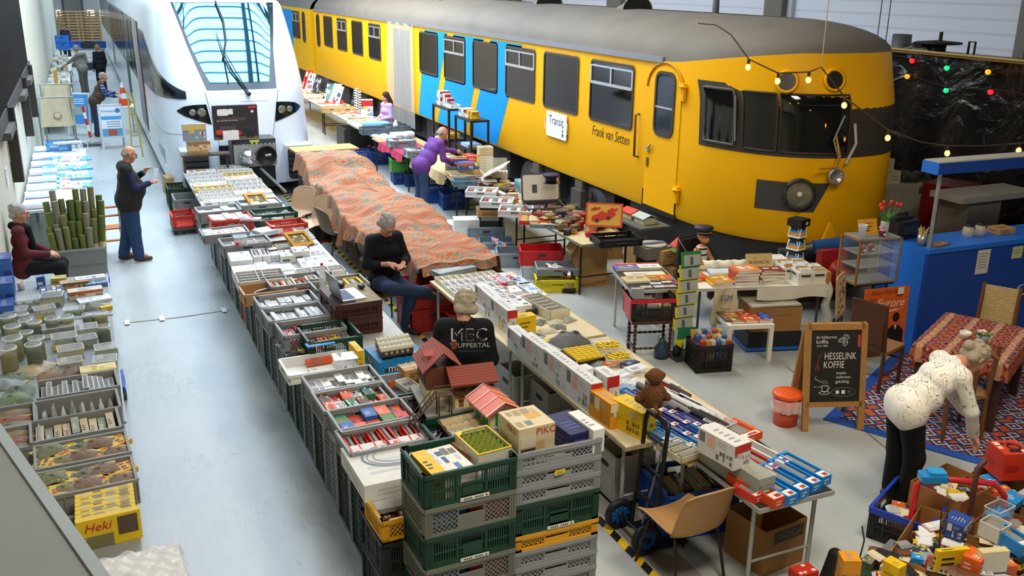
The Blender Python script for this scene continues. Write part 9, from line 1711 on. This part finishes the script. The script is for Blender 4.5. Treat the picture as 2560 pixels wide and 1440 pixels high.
t=thg('white_table','small white table under the traffic cone beside the white railcar','table',(.95,28.4,0));m=MB();m.cb(0,0,.70,.5,.7,.04,'#dfe3e6');m.bld('tabletop',t);[MB().cb(sx*.2,sy*.3,0,.04,.04,.70,'#c9ced2').bld('leg',t)for sx in(-1,1)for sy in(-1,1)]
t=thg('traffic_cone','orange and white traffic cone on the small white table','cone',(.95,28.4,.742));m=MB();m.prism(rrect(.34,.34,.04),.03,'#d8481c');m.bld('base',t);m=MB();[m.lathe([(.14-.03*k,.03+.15*k),(.14-.03*(k+1)+.004,.18+.15*k)],'#e2521c'if k%2==0 else '#eeeeea',18)for k in range(4)];m.bld('cone',t)
t=thg('step_ladder','yellow folding ladder leaning at the nose of the white railcar','ladder',(.98,24.2,0));m=MB();[m.tube([(s*.12,0,0),(s*.05,.3,1.5)],.02,'#c9b23a',6)for s in(-1,1)];[m.rod((-.1+.01*k,.05*k,.25*k),(.1-.01*k,.05*k,.25*k),.012,'#a8923a',6)for k in range(1,6)];m.bld('frame',t)
# far tables and pallets
for i,(y0,y1,x1)in enumerate(((28.6,33,-.35),(33.2,38,-.4),(39,46,-.35))):
 table('far wall table of books and small goods, %s from the bag racks'%ORD[i],-1.08,x1,y0,y1,.78,'#c9c2b0','#b0aca2','#55585a')
 for k in range(18):item('pic',-.95+.19*(k%3),y0+.3+(y1-y0-.6)*(k//3)/5,.782,.17,.3,.06+.04*(k%4),(('#d8d0bc','brown','white'),('#8a8d86','grey','cream'),('#b89a6a','red','white'),('#dfe0dc','navy','grey'))[k%4],'small goods box on the %s far table, %s from camera, %s from the wall'%(ORD[i],ORD[k//3],ORD[k%3]),ru(-.3,.3),seed=k%5)
item('plain',-.78,33.1,0,.10,.5,1.35,('#b9963a',),'upright yellow board beside the far tables',0,name='board',cat='board');item('plain',-.22,30.6,0,.3,.5,.5,('#1f5a3a','white'),'dark green bag shaped box on the floor by the far tables',.1)
table('far cross table with blue crates in front of the pallets',-.9,1.1,50,52.5,.8,'#5d6a7a','#4a5560','#2a2c30')
for i,(x,y,z,cc)in enumerate(((-.7,50.6,.802,'#2f7ad0'),(-.7,50.6,1.12,'#2f7ad0'),(-.1,51.5,.802,'#2a6ac0'),(.4,50.8,.802,'#2c2f36'),(.9,51,.802,'#1c4f9a'),(.7,48.6,0,'#163a78'),(.2,48.4,0,'#1c2a44'))):crate('solid',x,y,z,cc,.3,('blue'if i not in(3,6)else 'dark')+' crate at the far end before the pallets, %s of seven'%ORD[i])
for s in(0,1):
 for k in range(12):
  m=MB();[m.box(-.6,-.5,z,.6,.5,z+.04,C('#b48f5e',.8,0,.3,5))for z in(0,.12)];[m.box(x-.06,-.5,.04,x+.06,.5,.12,'#8a6a42')for x in(-.5,0,.5)];me_=m.mesh('pallet')if(s,k)==(0,0)else me_
  o=link('pallet',me_,None,(-.42+1.22*s,66,.17*k));tag(o,'wooden pallet in the %s far stack, %s from the floor'%(('left','right')[s],ORD[k]),'pallet','wooden pallets')
m=MB();m.box(-1.12,69.93,1.0,-.93,69.97,1.3,'#d0281f');m.box(-1.07,69.92,1.05,-1.03,69.93,1.25,'#eeeeee');tag(link('fire_sign',m.mesh('fire_sign')),'small red fire point sign on the far door','sign')
# ---------------------------------------------------------------- bargain boxes on the floor, near right corner
c=crate('slot',5.62,4.68,0,'#15161a',.26,'black slotted crate with a blue rim at the feet of the bending person',.45,.62,.44);m=MB();m.ring(rrect(.65,.47,.02),rrect(.60,.42,.015),.05,C('#1f3fb0',.4),T(z=.225));m.bld('blue_rim',c)
ru_=lambda i:(i*37)%50-25
CC=[('#1c1c1e','grey'),('orange','white'),('yellow','black'),('#b9bcbf','white'),('maroon','cream'),('#5d6a4a','cream'),('cream','brown'),('azure','white'),('#3a3a40','silver'),('#c8301f','white')]
def heap(cx,cy,w,d,rz,z,n,lab,hh=.07):
 for i in range(n):
  x,y=ru(-w/2,w/2),ru(-d/2,d/2);a,b=x*cos(rz)-y*sin(rz),x*sin(rz)+y*cos(rz);st=('plain','loco','pic','loco')[i%4];k_=CC[(i*3+int(cx*7))%10];item(st,cx+a,cy+b,z+.012*(i%4),ru(.06,.14),ru(.09,.2),ru(.04,hh),k_ if st!='pic'else k_+('yellow','grey'),'model bit in the %s, %s of its heap'%(lab,ORD[i]),ru(-1.5,1.5),'bits in the '+lab,seed=i%6)
heap(5.62,4.68,.42,.28,.45,.06,16,'blue rimmed black crate')
t=carton((6.05,4.62,0),None,0,.52,.42,.36,'open brown carton behind the red tubular handle',.2,'#a8743a',0);t.location=(6.02,4.66,0);heap(6.02,4.66,.34,.26,.2,.22,10,'carton behind the red handle',.12)
t=carton((6.45,4.52,0),None,0,.6,.5,.34,'brown carton of clear wrapped pieces under the red engine box',.25,'#8d5f2e',0);heap(6.45,4.52,.42,.32,.25,.22,12,'carton under the red engine box',.1)
t=item('pic',6.56,4.62,.345,.24,.24,.24,('#d8391f','#2a1c18','#e9dccf','#b82a1a'),'red cube box with a black wheel picture on the brown carton',-.3,seed=2);m=MB();m.tube([(.03+.05*cos(a),.0+.05*sin(a),.242)for a in lsp(0,2*PI,16)[:-1]],.008,'#1a1412',6,None,True);m.bld('printed_wheel',t)
t=thg('red_cart','red tubular handled toy cart with a blue clip among the bargain boxes','cart',(5.72,4.36,0),-.45);m=MB();m.tube([(-.33,.0,.12),(-.33,0,.55),(-.28,0,.62),(.25,0,.58),(.34,0,.48),(.34,0,.12)],.024,C('#c8282a',.35),10);m.bld('handle',t);m=MB();m.box(-.33,-.14,.08,.33,.14,.2,C('#a82420',.4));m.bld('body',t);m=MB();m.prism(rrect(.2,.12,.02),.05,C('#1f8ac8',.4),T(-.22,0,.60));m.prism(rrect(.13,.1,.02),.03,C('#2a9ad8',.4),T(-.2,0,.65));m.bld('blue_clip',t)
t=carton((5.28,4.10,0),None,0,.85,.5,.34,'long low brown carton full of model rails and signals',.5,'#a8743a',0);heap(5.28,4.10,.66,.34,.5,.20,26,'long low brown carton',.1)
t=carton((5.9,3.98,0),None,0,.7,.5,.36,'brown carton of books and packets at the right picture edge',.3,'#9a6a35',0);heap(5.9,3.98,.55,.38,.3,.22,24,'carton of books and packets',.12)
heap(6.45,4.05,.6,.5,.2,.38,18,'brown carton at the far right corner',.1);t=carton((6.45,4.05,0),None,0,.7,.6,.36,'brown carton at the far right corner of the bargain boxes',.2,'#8d5f2e',0)
heap(4.75,4.0,.75,.36,.4,.24,20,'grey tray below the dark bag',.1);item('plain',4.78,3.98,0,.9,.5,.235,('#6d6f70','grey'),'low grey case carrying bargain pieces near the dark bag',.4)
heap(5.35,3.80,.9,.35,.2,.30,28,'near edge flat carton',.1);item('carton',5.35,3.80,0,1.1,.5,.29,('#8d6635',),'flat brown carton at the near edge of the bargain boxes',.2)
for i,(x,y,z,w,d,h,st,cc,lb)in enumerate(((2125,1390,.26,.12,.12,.30,'stand',('#e8981c','#e8981c','#d8840f','#c9780c'),'tall orange yellow box standing among the bargain pieces'),(2238,1405,.30,.09,.12,.2,'plain',('yellow','#b8921a'),'small bright yellow box standing among the bargain pieces'),(2010,1422,.22,.16,.12,.1,'pic',('#c8301f','#e9e2d8','#c8301f'),'red and white toy roof piece beside the orange yellow box'),(2382,1372,.36,.24,.04,.16,'plain',('yellow','#2a2412'),'flat yellow carton with black print leaning on the long brown carton'),(2395,1295,.35,.2,.15,.12,'stand',('#2a4a9a','#dfe3ea','yellow','white'),'blue and clear packet beside the dark brown signal post'),(2490,1305,.40,.16,.16,.12,'tray',('#e4dfd0','#c9c4b4','grey'),'cream moulded insert lying on the carton of books'),(2535,1335,.40,.14,.26,.1,'win',('#2a8ad0','#dfe6ec','brown'),'blue window box on the carton of books'),(2485,1375,.38,.2,.06,.16,'book',('#d8c98a','cream','brown'),'cream booklet standing in the carton of books'),(2440,1385,.38,.16,.12,.12,'plain',('orange','white'),'orange carton beside the cream booklet'),(2500,1265,.38,.2,.12,.1,'tub',('#3a8ac8',),'light blue plastic case by the end of the red handle'))):itp(st,x,y,z,w,d,h,cc,lb,ru_(i),seed=i)
t=thg('signal_gantry','brown model lattice signal gantry standing in the long low carton','model',(5.32,4.12,.28),.4);m=MB()
for s in(-1,1):m.rod((s*.06,0,0),(s*.06,.03,.34),.006,'#4a2c1c',6)
[m.rod((-.06,.003*k,.05*k+.02),(.06,.003*k,.05*k+.05),.004,'#4a2c1c',5)for k in range(6)];m.bld('lattice',t)
m=MB();m.tube([(0,0,0),(.03,.02,.3),(.06,.05,.52),(.14,.06,.56)],.02,C('#4a1c16',.5),8);tag(m.bld('brown_post',None,(5.55,4.12,.3)),'dark red brown post rising out of the bargain boxes','post')
m=MB();s=Sdf(.05);s.cap((0,0,.10),(0,.02,.33),.11,.05);s.cap((.07,0,.09),(.04,0,.24),.10,.05);s.put(m,C('#0d0d0f',.8),.014);tag(m.bld('black_bag',None,(4.46,4.26,.0)),'black cloth bag slumped behind the orange yellow box','bag')
m=MB();m.lathe([(0,0),(.10,0),(.10,.05),(.02,.07),(.02,.16),(.0,.16)],'#2f4a34',14);m.tube([(0,0,.15),(.02,0,.3),(-.02,0,.42)],.006,'#2f4a34',6);tag(m.bld('green_lamp_post',None,(4.50,4.10,.24)),'dark green model lamp beside the black cloth bag','model')
m=MB();m.lathe([(.05,0),(.05,.3)],'#3a2c28',12,T(0,0,0,.5,0,PI/2));m.disc(.05,0,'#15100e',12,T(0,0,0,.5,0,PI/2));tag(m.bld('dark_tube',None,(4.36,4.14,.26)),'dark brown square tube lying beside the red toy roof','tube')
bpy.context.view_layer.update()
